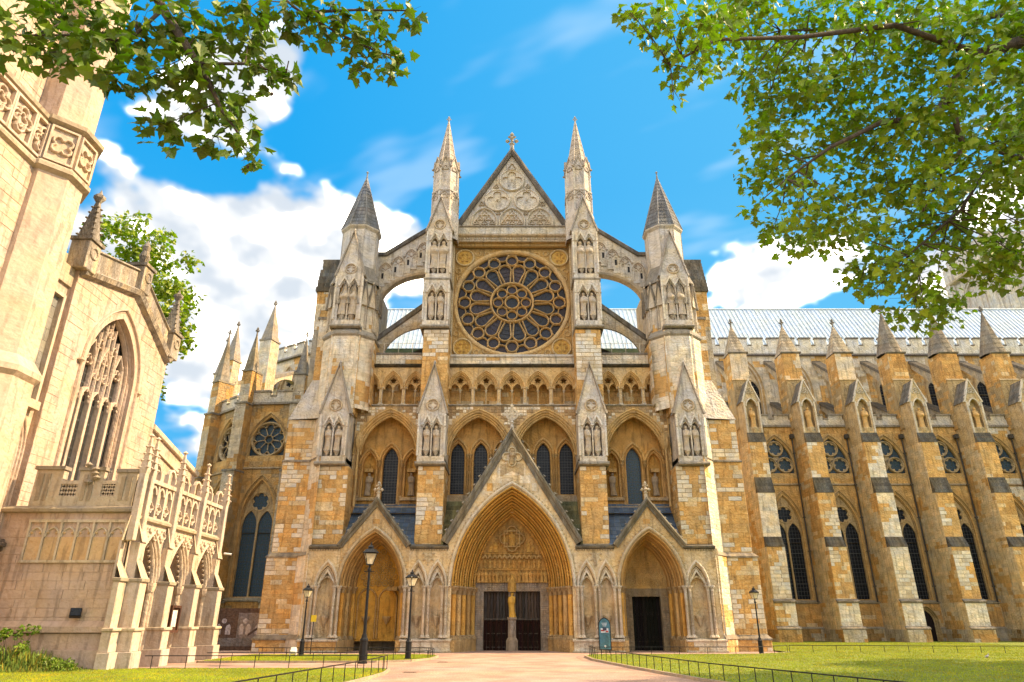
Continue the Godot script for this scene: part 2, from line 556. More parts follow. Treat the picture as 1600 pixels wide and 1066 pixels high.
# a standing robed figure, 1 high, one closed surface: robe, folded arms, neck, head
func make_statue(kind: int) -> ArrayMesh:
	var s := Shape.new()
	s.col = Color(1, 1, 1)
	var prof := [[0.0, 0.150, 0.115], [0.04, 0.140, 0.105], [0.20, 0.118, 0.092], [0.40, 0.112, 0.090], [0.50, 0.125, 0.098], [0.58, 0.148, 0.110], [0.64, 0.150, 0.105], [0.72, 0.150, 0.095], [0.79, 0.140, 0.080], [0.825, 0.090, 0.060], [0.845, 0.045, 0.045], [0.865, 0.048, 0.05], [0.90, 0.062, 0.068], [0.94, 0.064, 0.070], [0.975, 0.050, 0.055], [1.0, 0.0, 0.0]]
	var seg := 14
	var rows := []
	for p in prof:
		var row := PackedVector3Array()
		for i in seg:
			var a := TAU * i / seg
			var fold := 1.0
			if p[0] < 0.55:
				fold += 0.10 * cos(a * 7.0 + kind) * (1.0 - p[0])
			var q := Vector3(cos(a) * p[1] * fold, p[0], sin(a) * p[2] * fold)
			# forearms folded before the chest
			if p[0] > 0.54 and p[0] < 0.70:
				q.z += maxf(0.0, sin(a)) * 0.045 * (1.0 if kind != 1 else 0.4)
			if kind == 2 and p[0] > 0.5 and p[0] < 0.75:
				q.x += maxf(0.0, cos(a - 0.6)) * 0.04
			q.x += 0.018 * sin(p[0] * 5.0 + kind * 2.0)
			row.append(q)
		rows.append(row)
	for j in rows.size() - 1:
		for i in seg:
			var k := (i + 1) % seg
			s.quad(rows[j][i], rows[j][k], rows[j + 1][k], rows[j + 1][i])
	return s.mesh()

func statue(o: Node3D, at: Vector3, high: float, m: Material, turn := 0.0) -> void:
	var t := Transform3D(Basis(Vector3.UP, turn).scaled(Vector3(high, high, high)), at)
	place(o, "statue", statue_meshes[rng.randi() % 3], m, t)


# ---------------------------------------------------------------- dressed stone

func vary(col: Color, by := 0.12) -> Color:
	var k := 1.0 + rng.randf_range(-by, by)
	var w := rng.randf_range(-by, by) * 0.35
	return Color(col.r * k * (1 + w), col.g * k, col.b * k * (1 - w))

# Colour of a stone. edge: distance to the nearer end of the wall. Repaired quoins and patches are of a paler stone.
func tone(mode: String, at: Vector2, edge: float, key: float) -> int:
	# 0 gold, 1 pale, 2 dull
	match mode:
		"gold":
			return 2 if patch.get_noise_2d(at.x * 0.3 + key, at.y * 0.3) > 0.35 else 0
		"dull":
			return 8 if patch.get_noise_2d(at.x * 0.3 + key, at.y * 0.3) + rng.randf_range(-0.2, 0.2) > 0.0 else 2
		"render":
			return 5 if patch.get_noise_2d(at.x * 0.2 + key, at.y * 0.2) > 0.25 else 4
		"slategrey":
			return 6
		"pale":
			return 0 if patch.get_noise_2d(at.x * 0.16 + key, at.y * 0.14) + rng.randf_range(-0.05, 0.05) > 0.30 else 1
		"quoin":
			var reach := 0.12 + 0.95 * patch.get_noise_2d(key * 3.1, at.y * 0.35) + rng.randf_range(-0.3, 0.3)
			if edge < reach:
				return 1
			return 1 if patch.get_noise_2d(at.x * 0.22 + key, at.y * 0.2) > 0.40 else 0
		"patchy":
			return 1 if patch.get_noise_2d(at.x * 0.14 + key, at.y * 0.10) + rng.randf_range(-0.06, 0.06) > 0.10 else 0
		"half":
			return 1 if patch.get_noise_2d(at.x * 0.18 + key, at.y * 0.13) + rng.randf_range(-0.10, 0.10) > -0.08 else 0
		"flank":
			return 9 if patch.get_noise_2d(at.x * 0.16 + key, at.y * 0.09) + rng.randf_range(-0.06, 0.06) > -0.12 else 0
	return 0

const TONES := {0: GOLD, 1: PALE, 2: GOLD2, 4: Color(0.50, 0.375, 0.288), 5: Color(0.475, 0.35, 0.263), 8: Color(0.46, 0.31, 0.145), 9: Color(0.78, 0.59, 0.34), 6: Color(0.20, 0.19, 0.165)}

# Coursed blocks on a flat rectangle: o lower left, u along it. Pale stones become pieces of their own while `own` has some left.
func ashlar(s: Shape, o: Vector3, u: Vector3, w: float, h: float, mode: String, own: Node3D = null, course := 0.36, length := 0.8, tint := Color(1, 1, 1)) -> void:
	u = u.normalized()
	var nrm := u.cross(Vector3.UP).normalized()
	var key := float(rng.randi() % 400)
	var rows := maxi(1, roundi(h / course))
	var ch := h / rows
	for j in rows:
		var x := 0.0
		var first := true
		while x < w - 0.02:
			var l := length * rng.randf_range(0.6, 1.4)
			if first and j % 2: l *= 0.55
			first = false
			if x + l > w - 0.25: l = w - x
			var mid := Vector2(x + l / 2, j * ch)
			var kind := tone(mode, mid + Vector2(0, o.y), minf(x + l * 0.4, w - x - l * 0.6), key)
			var d := rng.randf_range(0.008, 0.03)
			if kind == 1 and own != null and stone_left.get(own, 0) > 0:
				stone_left[own] -= 1
				var c := s.xf * (o + u * mid.x + Vector3(0, (j + 0.5) * ch, 0) + nrm * (d + 0.012))
				var ux := (s.xf.basis * u).normalized(); var nz := (s.xf.basis * nrm).normalized()
				var basis := Basis(ux * (l - 0.01), Vector3.UP * (ch - 0.01), nz * 0.08)
				if basis.determinant() < 0:
					basis.x = -basis.x
				place(own, "stone", block_mesh, [M.pale_stone_a, M.pale_stone_a, M.pale_stone_b, M.pale_stone_c][rng.randi() % 4], Transform3D(basis, c))
			else:
				if kind == 0 and rng.randf() < 0.14: kind = 9
				var c3: Color = TONES[kind]
				s.col = vary(Color(c3.r * tint.r, c3.g * tint.g, c3.b * tint.b), 0.12 if kind < 4 or kind == 6 or kind > 7 else 0.025)
				stone(s, o + u * x + Vector3(0, j * ch, 0), u, nrm, l, ch, d)
			x += l

func stone(s: Shape, o: Vector3, u: Vector3, nrm: Vector3, l: float, ch: float, d: float) -> void:
	var g := 0.014
	var up := Vector3.UP
	var a0 := o + u * 0.003; var b0 := o + u * (l - 0.003)
	var a := o + u * g + up * g + nrm * d; var b := o + u * g + up * (ch - g) + nrm * d
	var c := o + u * (l - g) + up * (ch - g) + nrm * d; var e := o + u * (l - g) + up * g + nrm * d
	s.quad(a, b, c, e)
	s.quad(a0, a0 + up * ch, b, a)
	s.quad(a0 + up * ch, b0 + up * ch, c, b)
	s.quad(b0 + up * ch, b0, e, c)
	s.quad(b0, a0, a, e)

# coursed blocks on a wall with openings: blocks touching an opening (outline in the wall's own x, y) are left out, the wall behind shows
func ashlar_around(s: Shape, x0: float, x1: float, y0: float, y1: float, z: float, holes: Array, mode: String, course := 0.36, length := 0.8, inside := PackedVector2Array()) -> void:
	var key := float(rng.randi() % 400)
	var rows := maxi(1, roundi((y1 - y0) / course))
	var ch := (y1 - y0) / rows
	for j in rows:
		var x := x0
		while x < x1 - 0.02:
			var l := length * rng.randf_range(0.6, 1.4)
			if x + l > x1 - 0.2: l = x1 - x
			var y := y0 + j * ch
			var ok := true
			for hole in holes:
				for q in [Vector2(x, y), Vector2(x + l, y), Vector2(x, y + ch), Vector2(x + l, y + ch), Vector2(x + l / 2, y + ch / 2), Vector2(x + l / 2, y), Vector2(x + l / 2, y + ch)]:
					if Geometry2D.is_point_in_polygon(q, hole):
						ok = false
						break
				if not ok: break
			if ok and inside.size():
				for q in [Vector2(x, y), Vector2(x + l, y), Vector2(x, y + ch), Vector2(x + l, y + ch)]:
					if not Geometry2D.is_point_in_polygon(q, inside):
						ok = false
						break
			if ok:
				s.col = vary(TONES[tone(mode, Vector2(x, y), minf(x - x0, x1 - x), key)], 0.11 if mode != "render" else 0.025)
				stone(s, Vector3(x, y, z), Vector3.RIGHT, Vector3.BACK, l, ch, rng.randf_range(0.006, 0.025))
			x += l

# wall in the plane z with one opening (outline from lower left over the top to lower right); y0 is the opening's foot when `foot` is the cell's foot
func holed(s: Shape, x0: float, x1: float, y0: float, top: PackedVector2Array, hole: PackedVector2Array, z: float, depth: float) -> void:
	# top: the upper edge of the cell from left to right
	var k := hole.size()
	var axis := hole[k / 2]
	var cut := axis.x
	var left := PackedVector2Array(); var right := PackedVector2Array()
	# left half: up the outer edge, along the top to the axis, down the opening
	left.append(Vector2(x0, y0))
	var tcut := 0.0
	for i in top.size() - 1:
		if top[i].x <= cut and top[i + 1].x >= cut:
			tcut = lerpf(top[i].y, top[i + 1].y, (cut - top[i].x) / maxf(1e-6, top[i + 1].x - top[i].x))
	for p in top:
		if p.x < cut - 1e-4: left.append(p)
	left.append(Vector2(cut, tcut))
	for i in range(k / 2, -1, -1): left.append(hole[i])
	if hole[0].y > y0 + 1e-4:
		left.append(Vector2(cut, hole[0].y))
		left.append(Vector2(cut, y0))
	elif hole[0].y < y0 + 1e-4 and absf(hole[0].x - x0) < 1e-4:
		left.remove_at(left.size() - 1)
	right.append(Vector2(x1, y0))
	for i in range(top.size() - 1, -1, -1):
		if top[i].x > cut + 1e-4: right.append(top[i])
	right.append(Vector2(cut, tcut))
	for i in range(k / 2, k): right.append(hole[i])
	if hole[k - 1].y > y0 + 1e-4:
		right.append(Vector2(cut, hole[k - 1].y))
		right.append(Vector2(cut, y0))
	s.face(left, z)
	s.face(right, z)
	reveal(s, hole, z, depth)

func reveal(s: Shape, hole: PackedVector2Array, z: float, depth: float) -> void:
	for i in hole.size() - 1:
		s.quad(Vector3(hole[i].x, hole[i].y, z), Vector3(hole[i + 1].x, hole[i + 1].y, z), Vector3(hole[i + 1].x, hole[i + 1].y, z - depth), Vector3(hole[i].x, hole[i].y, z - depth))
	var a := hole[0]; var b := hole[hole.size() - 1]
	s.quad(Vector3(b.x, b.y, z), Vector3(a.x, a.y, z), Vector3(a.x, a.y, z - depth), Vector3(b.x, b.y, z - depth))

func flat_top(x0: float, x1: float, y: float) -> PackedVector2Array:
	return PackedVector2Array([Vector2(x0, y), Vector2(x1, y)])

# annulus between a ring and what lies inside it, at depth z
func ring_face(s: Shape, outer: PackedVector2Array, inner: PackedVector2Array, z: float) -> void:
	# both start at the same angle and run the same way; resample the outer one by the inner one's angles
	var mid := Vector2.ZERO
	for p in outer: mid += p
	mid /= outer.size()
	var r := (outer[0] - mid).length()
	for i in inner.size():
		var a := inner[i]; var b := inner[(i + 1) % inner.size()]
		var oa := mid + (a - mid).normalized() * r; var ob := mid + (b - mid).normalized() * r
		s.quad(Vector3(a.x, a.y, z), Vector3(b.x, b.y, z), Vector3(ob.x, ob.y, z), Vector3(oa.x, oa.y, z))

# glazing in an opening with lead lines and saddle bars
func glazing(o: Node3D, hole: PackedVector2Array, z: float, m: Material, xf := Transform3D(), nx := 5, dy := 0.3) -> void:
	var g := Shape.new()
	g.xf = xf
	g.prism(hole, z - 0.04, z)
	var pane := part(o, "pane", g, m)
	var lead := Shape.new()
	lead.xf = xf
	var lo := hole[0]; var hi := hole[0]
	for p in hole:
		lo = lo.min(p); hi = hi.max(p)
	for i in range(1, nx):
		var x := lerpf(lo.x, hi.x, float(i) / nx)
		var top := top_at(hole, x)
		lead.box(x - 0.014, x + 0.014, lo.y, top, z, z + 0.015)
	var k := int((hi.y - lo.y) / dy)
	for j in range(1, k + 1):
		var y := lo.y + j * dy
		var x0 := INF; var x1 := -INF
		for i in hole.size():
			var a := hole[i]; var b := hole[(i + 1) % hole.size()]
			if (a.y - y) * (b.y - y) <= 0.0 and absf(a.y - b.y) > 1e-6:
				var x := lerpf(a.x, b.x, (y - a.y) / (b.y - a.y))
				x0 = minf(x0, x); x1 = maxf(x1, x)
		if x1 > x0 + 0.05:
			var t := 0.03 if j % 4 == 0 else 0.014
			lead.box(x0, x1, y - t, y + t, z, z + 0.02)
	lead.col = Color(1, 1, 1)
	if lead.v.size():
		part(pane if o.get_parent() == self else o, "leading", lead, M.lead_came)

func top_at(hole: PackedVector2Array, x: float) -> float:
	var y := -INF
	for i in hole.size():
		var a := hole[i]; var b := hole[(i + 1) % hole.size()]
		if (a.x - x) * (b.x - x) <= 0.0 and absf(a.x - b.x) > 1e-6:
			y = maxf(y, lerpf(a.y, b.y, (x - a.x) / (b.x - a.x)))
	return y


# ---------------------------------------------------------------- ground

# flat outline at height y; p in (x, z)
func sheet(p: PackedVector2Array, y: float) -> Shape:
	var s := Shape.new()
	var idx := Geometry2D.triangulate_polygon(p)
	for i in range(0, idx.size(), 3):
		var a := p[idx[i]]; var b := p[idx[i + 1]]; var c := p[idx[i + 2]]
		if (b - a).cross(c - a) < 0:
			var t := b; b = c; c = t
		s.tri(Vector3(a.x, y, a.y), Vector3(b.x, y, b.y), Vector3(c.x, y, c.y))
	return s

func blades(called: String, area: PackedVector2Array, y: float, count: int, height: float, col: Color, label: String) -> void:
	# short grass: small bent tufts, denser towards the viewer
	var s := Shape.new()
	for k in 5:
		var a := TAU * k / 5.0 + 0.3
		var d := Vector3(cos(a), 0, sin(a)); var n := Vector3(-d.z, 0, d.x) * 0.10
		s.tri(d * 0.1 + n, d * 0.1 - n, d * (0.3 + 0.12 * (k % 2)) + Vector3(0, 1, 0))
	var mm := MultiMesh.new()
	mm.transform_format = MultiMesh.TRANSFORM_3D
	mm.use_colors = true
	mm.mesh = s.mesh()
	var lo := area[0]; var hi := area[0]
	for p in area:
		lo = lo.min(p); hi = hi.max(p)
	var spots := []
	var g := RandomNumberGenerator.new()
	g.seed = hash(called)
	while spots.size() < count:
		var q := Vector2(g.randf_range(lo.x, hi.x), g.randf_range(lo.y, hi.y))
		if Geometry2D.is_point_in_polygon(q, area):
			spots.append(q)
	mm.instance_count = count
	for i in count:
		var q: Vector2 = spots[i]
		var h := height * g.randf_range(0.6, 1.4)
		var w := height * g.randf_range(1.2, 2.0)
		mm.set_instance_transform(i, Transform3D(Basis(Vector3.UP, g.randf() * TAU).scaled(Vector3(w, h, w)), Vector3(q.x, y, q.y)))
		var k := g.randf_range(0.75, 1.25) * (1.0 + 0.35 * patch.get_noise_2d(q.x * 0.25, q.y * 0.25))
		var dry := clampf(patch.get_noise_2d(q.x * 0.4 + 50, q.y * 0.4) + g.randf_range(-0.3, 0.3), 0, 1)
		mm.set_instance_color(i, Color(col.r * k * (1 + dry * 0.7), col.g * k * (1 + dry * 0.15), col.b * k))
	var o := MultiMeshInstance3D.new()
	o.name = called
	o.multimesh = mm
	o.material_override = M.grass
	add_child(o)
	o.set_meta("kind", "stuff")
	o.set_meta("label", label)
	o.set_meta("category", "grass")

func build_ground() -> void:
	var s := Shape.new()
	s.quad(Vector3(-400, -0.02, -300), Vector3(400, -0.02, -300), Vector3(400, -0.02, 200), Vector3(-400, -0.02, 200))
	structure("ground", s, M.turf)
	# gravel forecourt and path; the lawns lie on it, a little raised behind a kerb
	structure("path", sheet(PackedVector2Array([Vector2(-40, -10), Vector2(20.5, -10), Vector2(20.5, 60), Vector2(20.5, 110), Vector2(-40, 110)]), 0.006), M.gravel)
	var lawn_a := PackedVector2Array([Vector2(-5.75, 20.1), Vector2(-5.55, 22.5), Vector2(-5.85, 26), Vector2(-7.2, 36), Vector2(-9, 60), Vector2(-60, 60), Vector2(-60, 20.1), Vector2(-19.4, 20.1), Vector2(-17.4, 19.6), Vector2(-6.3, 19.4)])
	var lawn_b := PackedVector2Array([Vector2(-5.1, 6.1), Vector2(-4.75, 7.4), Vector2(-4.9, 10.2), Vector2(-5.8, 12.2), Vector2(-7.6, 13.2), Vector2(-17.3, 13.4), Vector2(-17.3, 5.3), Vector2(-5.9, 5.3)])
	var lawn_c := PackedVector2Array([Vector2(5.3, 5.0), Vector2(4.75, 7.0), Vector2(4.8, 11), Vector2(5.9, 18), Vector2(7.4, 26), Vector2(10.6, 36), Vector2(19, 60), Vector2(90, 60), Vector2(90, -27), Vector2(19.9, -27), Vector2(19.9, 1.4), Vector2(16.5, 4.6)])
	var k := 0
	for q in [lawn_a, lawn_b, lawn_c]:
		var l := sheet(q, 0.09)
		structure(numbered("lawn"), l, M.turf)
		# kerb
		var kb := Shape.new()
		for i in q.size():
			var a: Vector2 = q[i]; var b: Vector2 = q[(i + 1) % q.size()]
			if absf(a.x) > 55 or absf(b.x) > 55 or (a.y < -20 or b.y < -20): continue
			var d := (b - a).normalized(); var n := Vector2(-d.y, d.x)
			if Geometry2D.is_point_in_polygon((a + b) / 2 + n * 0.05, q): n = -n
			var o := [a - d * 0.02, b + d * 0.02, b + d * 0.02 + n * 0.12, a - d * 0.02 + n * 0.12]
			var y := 0.115
			kb.quad(Vector3(o[0].x, y, o[0].y), Vector3(o[1].x, y, o[1].y), Vector3(o[2].x, y, o[2].y), Vector3(o[3].x, y, o[3].y))
			kb.quad(Vector3(o[3].x, 0, o[3].y), Vector3(o[3].x, y, o[3].y), Vector3(o[2].x, y, o[2].y), Vector3(o[2].x, 0, o[2].y))
			kb.quad(Vector3(o[0].x, 0.05, o[0].y), Vector3(o[0].x, y, o[0].y), Vector3(o[1].x, y, o[1].y), Vector3(o[1].x, 0.05, o[1].y))
		structure(numbered("kerb"), kb, M.kerbstone)
	blades("lawn_grass", PackedVector2Array([Vector2(-5.75, 20.2), Vector2(-5.6, 22.5), Vector2(-6.0, 26), Vector2(-7.2, 35), Vector2(-30, 35), Vector2(-30, 20.6), Vector2(-19.4, 20.5), Vector2(-17.4, 19.7), Vector2(-6.3, 19.5)]), 0.085, 26000, 0.055, Color(0.29, 0.34, 0.010), "short sunlit lawn grass in front of the porch")
	blades("lawn_grass_001", lawn_b, 0.085, 9000, 0.055, Color(0.29, 0.34, 0.010), "short sunlit lawn grass left of the path before the transept")
	blades("lawn_grass_002", PackedVector2Array([Vector2(5.3, 5.0), Vector2(4.8, 7.0), Vector2(4.85, 11), Vector2(5.95, 18), Vector2(7.5, 26), Vector2(10.2, 34), Vector2(34, 34), Vector2(46, -4), Vector2(46, -22), Vector2(20, -22), Vector2(20, 1.4), Vector2(16.5, 4.6)]), 0.085, 60000, 0.055, Color(0.29, 0.34, 0.010), "short sunlit lawn grass right of the path before the nave")


# ---------------------------------------------------------------- the transept front

const MIRROR := [Vector3(1, 1, 1), Vector3(-1, 1, 1)]

func mirrored(i: int) -> Shape:
	var s := Shape.new()
	s.xf = Transform3D(Basis.from_scale(MIRROR[i]), Vector3.ZERO)
	return s

func add_figure(s: Shape, at: Vector3, high: float, wide := 1.0) -> void:
	var a: Array = statue_meshes[rng.randi() % 3].surface_get_arrays(0)
	var p: PackedVector3Array = a[Mesh.ARRAY_VERTEX]
	for i in range(0, p.size(), 3):
		s.tri(at + p[i] * Vector3(high * wide, high, high), at + p[i + 1] * Vector3(high * wide, high, high), at + p[i + 2] * Vector3(high * wide, high, high))

# slender column: base, shaft, bell capital with carved leaves, square abacus
func column_shape(s: Shape, x: float, z: float, y0: float, y1: float, r: float, shaft: Color, head := Color(0.6, 0.5, 0.36)) -> void:
	s.col = head
	s.lathe([Vector2(r * 1.9, y0), Vector2(r * 1.9, y0 + r * 0.7), Vector2(r * 1.5, y0 + r), Vector2(r * 1.55, y0 + r * 1.4), Vector2(r, y0 + r * 1.8)], 8, Vector3(x, 0, z), PI / 8)
	s.col = shaft
	s.lathe([Vector2(r, y0 + r * 1.8), Vector2(r, y1 - r * 3.2)], 10, Vector3(x, 0, z), 0, true)
	s.col = head
	s.lathe([Vector2(r * 1.2, y1 - r * 3.2), Vector2(r * 1.25, y1 - r * 3.0), Vector2(r, y1 - r * 2.9), Vector2(r * 1.15, y1 - r * 2.0), Vector2(r * 1.7, y1 - r * 0.9)], 8, Vector3(x, 0, z))
	for i in 6:
		var a := TAU * i / 6
		s.lump(Vector3(x + cos(a) * r * 1.5, y1 - r * 1.3, z + sin(a) * r * 1.5), Vector3(r * 0.4, r * 0.5, r * 0.4))
	s.lathe([Vector2(r * 1.9, y1 - r * 0.9), Vector2(r * 2.1, y1 - r * 0.5), Vector2(r * 2.1, y1), Vector2(0, y1)], 8, Vector3(x, 0, z), PI / 8)

# a row of crockets up both slopes of a gable, each a part
func crockets(o: Node3D, xf: Transform3D, a: Vector2, b: Vector2, z: float, step: float, size: float, col: Color) -> void:
	var k := int((b - a).length() / step)
	var d := (b - a).normalized()
	var nrm := Vector2(-d.y, d.x)
	if nrm.y < 0: nrm = -nrm
	for i in range(1, k):
		var p := a + d * (step * i)
		var s := Shape.new()
		s.xf = xf
		s.col = vary(col)
		var q := p + nrm * size * 0.5
		s.tube(Vector3(p.x, p.y, z), Vector3(q.x, q.y, z), size * 0.3, size * 0.22, 5, false)
		s.lump(Vector3(q.x + nrm.x * size * 0.3, q.y + nrm.y * size * 0.3, z), Vector3(size * 0.42, size * 0.36, size * 0.5))
		s.lump(Vector3(q.x + nrm.x * size * 0.25 + d.x * size * 0.35, q.y + nrm.y * size * 0.25 + d.y * size * 0.35, z), Vector3(size * 0.24, size * 0.24, size * 0.3))
		part(o, "crocket", s, M.weathered_stone)

func finial(s: Shape, at: Vector3, h: float) -> void:
	s.lathe([Vector2(h * 0.10, 0), Vector2(h * 0.07, h * 0.35), Vector2(h * 0.12, h * 0.4), Vector2(h * 0.06, h * 0.46), Vector2(h * 0.05, h * 0.8), Vector2(h * 0.09, h * 0.86), Vector2(0.0, h)], 6, at)
	for i in 4:
		var a := TAU * i / 4
		s.lump(at + Vector3(cos(a) * h * 0.17, h * 0.55, sin(a) * h * 0.17), Vector3(h * 0.1, h * 0.1, h * 0.1))
		s.lump(at + Vector3(cos(a) * h * 0.1, h * 0.75, sin(a) * h * 0.1), Vector3(h * 0.07, h * 0.06, h * 0.07))

# gable cross: ring with four arms
func cross_finial(s: Shape, x: float, y: float, z: float, h: float) -> void:
	s.lathe([Vector2(h * 0.09, 0), Vector2(h * 0.05, h * 0.3), Vector2(h * 0.1, h * 0.34), Vector2(h * 0.05, h * 0.4)], 6, Vector3(x, y, z))
	var c := Vector2(x, y + h * 0.66)
	s.box(c.x - h * 0.05, c.x + h * 0.05, y + h * 0.38, y + h, z - h * 0.05, z + h * 0.05)
	s.box(c.x - h * 0.3, c.x + h * 0.3, c.y - h * 0.05, c.y + h * 0.05, z - h * 0.045, z + h * 0.045)
	s.sweep(circle(c.x, c.y, h * 0.2, 14), bar(-h * 0.04, h * 0.04, z - h * 0.04, z + h * 0.04), true)
	for q in [Vector2(0, 0.34), Vector2(0.3, 0), Vector2(-0.3, 0)]:
		s.lump(Vector3(c.x + q.x * h, c.y + q.y * h, z), Vector3(h * 0.09, h * 0.09, h * 0.06))

# mouldings of a deep doorway: stepped orders, each with a roll and a hollow
func orders_profile(span: float, zin: float, n: int) -> Array:
	var p := []
	var w := span / n; var d := zin / n
	for i in n:
		var o := -w * i; var z := d * i
		p.append_array([Vector2(o, z), Vector2(o - w * 0.06, z + 0.10), Vector2(o - w * 0.24, z + 0.15), Vector2(o - w * 0.42, z + 0.04), Vector2(o - w * 0.46, z + d * 1.2), Vector2(o - w * 0.60, z + d * 1.25), Vector2(o - w * 0.66, z + d * 0.3), Vector2(o - w * 0.92, z + d * 0.34)])
	p.append(Vector2(-span, zin))
	return p

func build_transept() -> void:
	var t := thing("abbey_transept", "honey and pale stone gothic transept front with rose window, three portals and spires", "building", Vector3(0, 0, -1))
	portal_screen(t)
	portals(t)
	bays(t)
	rose_stage(t)
	for i in 2:
		inner_buttress(t, i)
		outer_buttress(t, i)
		flyers(t, i)
	transept_body(t)

# -- the low screen that carries the three doorways
func portal_screen(t: Node3D) -> void:
	for i in 2:
		var w := mirrored(i)
		w.col = Color(0.68, 0.51, 0.30)
		# niche cells: inner pair and outer single
		var niche_cells := [[4.97, 6.45], [6.45, 7.93], [13.25, 15.0]]
		for q in niche_cells:
			var cx: float = (q[0] + q[1]) / 2; var a: float = (q[1] - q[0]) / 2 - 0.14
			w.col = Color(0.68, 0.52, 0.31)
			holed(w, q[0], q[1], 0.75, flat_top(q[0], q[1], 7.35), opening(cx, 0.75, 4.55, a, 1.55), 0.0, 0.55)
			w.col = vary(BUFF, 0.05)
			w.box(q[0] + 0.05, q[1] - 0.05, 0.75, 6.3, -0.62, -0.55)
			# hood and inner gablet with trefoil head
			w.col = Color(0.66, 0.56, 0.42)
			w.sweep(arch(cx, 4.6, a + 0.1, 1.8), roll(0.11, 0.0, 0.18))
			w.col = Color(0.62, 0.5, 0.35)
			w.sweep(arch(cx, 4.6, a - 0.1, 1.35), roll(0.09, -0.3, -0.05))
			w.col = Color(0.70, 0.62, 0.5)
			w.sweep(PackedVector2Array([Vector2(cx - a + 0.06, 4.75), Vector2(cx, 5.75), Vector2(cx + a - 0.06, 4.75)]), bar(-0.07, 0.07, -0.3, -0.08))
			w.col = Color(0.5, 0.4, 0.27)
			w.sweep(arch(cx, 4.55, a - 0.14, 0.75, 5), bar(-0.06, 0.06, -0.5, -0.15))
			for m in 5:
				for sd in [-1, 1]:
					w.col = vary(Color(0.5, 0.41, 0.28))
					w.lump(Vector3(cx + sd * (a - 0.1) * (1 - m / 5.0), 5.0 + m * 0.2, -0.16), Vector3(0.07, 0.09, 0.08))
		# the wall above the screen's outer end and the plain corner
		w.col = Color(0.68, 0.51, 0.30)
		w.box(15.0, 15.9, 0.0, 7.35, -6.2, -0.02)
		w.box(13.2, 15.0, 0.0, 7.35, -6.0, -0.65)
		part(t, "screen_wall", w, M.stone)
		# corbels in the niches
		for q in niche_cells:
			var cx: float = (q[0] + q[1]) / 2
			var cb := mirrored(i)
			cb.col = vary(Color(0.55, 0.42, 0.26))
			cb.lathe([Vector2(0.05, 1.75), Vector2(0.14, 1.95), Vector2(0.17, 2.1), Vector2(0.3, 2.35), Vector2(0.33, 2.4), Vector2(0.33, 2.52), Vector2(0, 2.52)], 8, Vector3(cx, 0, -0.42), PI / 8)
			part(t, "corbel", cb, M.stone)
		for x in [4.97, 6.45, 7.93, 13.25, 14.95]:
			for dx in ([-0.17, 0.17] if x > 5 and x < 14 else [0.0, 0.3]):
				var k := mirrored(i)
				column_shape(k, x + dx - (0.0 if x < 14 else 0.15), 0.16, 1.0, 4.62, 0.115, vary(Color(0.52, 0.42, 0.3), 0.15), Color(0.62, 0.53, 0.4))
				part(t, "column", k, M.stone)
		# shield above the niches
		var sh := mirrored(i)
		sh.col = Color(0.62, 0.52, 0.37)
		sh.prism(PackedVector2Array([Vector2(6.15, 7.0), Vector2(6.75, 7.0), Vector2(6.75, 6.65), Vector2(6.45, 6.2), Vector2(6.15, 6.65)]), 0.0, 0.09)
		sh.col = Color(0.5, 0.4, 0.26)
		sh.box(6.41, 6.49, 6.3, 7.0, 0.09, 0.13)
		sh.box(6.18, 6.72, 6.68, 6.76, 0.09, 0.12)
		for q in [Vector2(6.05, 6.95), Vector2(6.85, 6.95), Vector2(6.45, 6.15), Vector2(6.1, 6.5), Vector2(6.8, 6.5)]:
			sh.lump(Vector3(q.x, q.y, 0.03), Vector3(0.11, 0.11, 0.07))
		part(t, "shield", sh, M.stone)
		# cornice over the niches, a string of carved leaves below it
		for q in [[4.9, 7.9], [13.3, 15.7]]:
			var c := mirrored(i)
			c.col = Color(0.17, 0.145, 0.10)
			c.xf = c.xf * Transform3D(Basis(), Vector3.ZERO)
			cornice(c, q[0], q[1], 7.3, 0.0, [Vector2(0, 0), Vector2(0.16, 0.06), Vector2(0.2, 0.14), Vector2(0.2, 0.22), Vector2(-0.5, 0.42)])
			c.col = Color(0.36, 0.3, 0.2)
			var x: float = q[0] + 0.1
			while x < q[1]:
				c.lump(Vector3(x, 7.24, 0.07), Vector3(0.07, 0.07, 0.07))
				x += 0.2
			part(t, "cornice", c, M.weathered_stone)
		# plinth
		for q in [[4.55, 8.2], [12.9, 15.75]]:
			var p := mirrored(i)
			ashlar(p, Vector3(q[0], 0.0, 0.3), Vector3.RIGHT, q[1] - q[0], 0.72, "half", null, 0.36, 0.9, Color(0.8, 0.8, 0.78))
			p.col = Color(0.5, 0.42, 0.3)
			p.box(q[0] + 0.01, q[1] - 0.01, 0.0, 0.72, -2.0, 0.3)
			p.box(q[0] - 0.1, q[1] + 0.1, 0.0, 0.14, -0.3, 0.42, 0.03)
			p.col = Color(0.6, 0.5, 0.37)
			cornice(p, q[0] - 0.08, q[1] + 0.08, 0.72, 0.3, [Vector2(0, 0), Vector2(0.1, 0.04), Vector2(0.1, 0.12), Vector2(-0.1, 0.2), Vector2(-0.5, 0.24)])
			part(t, "plinth", p, M.stone)

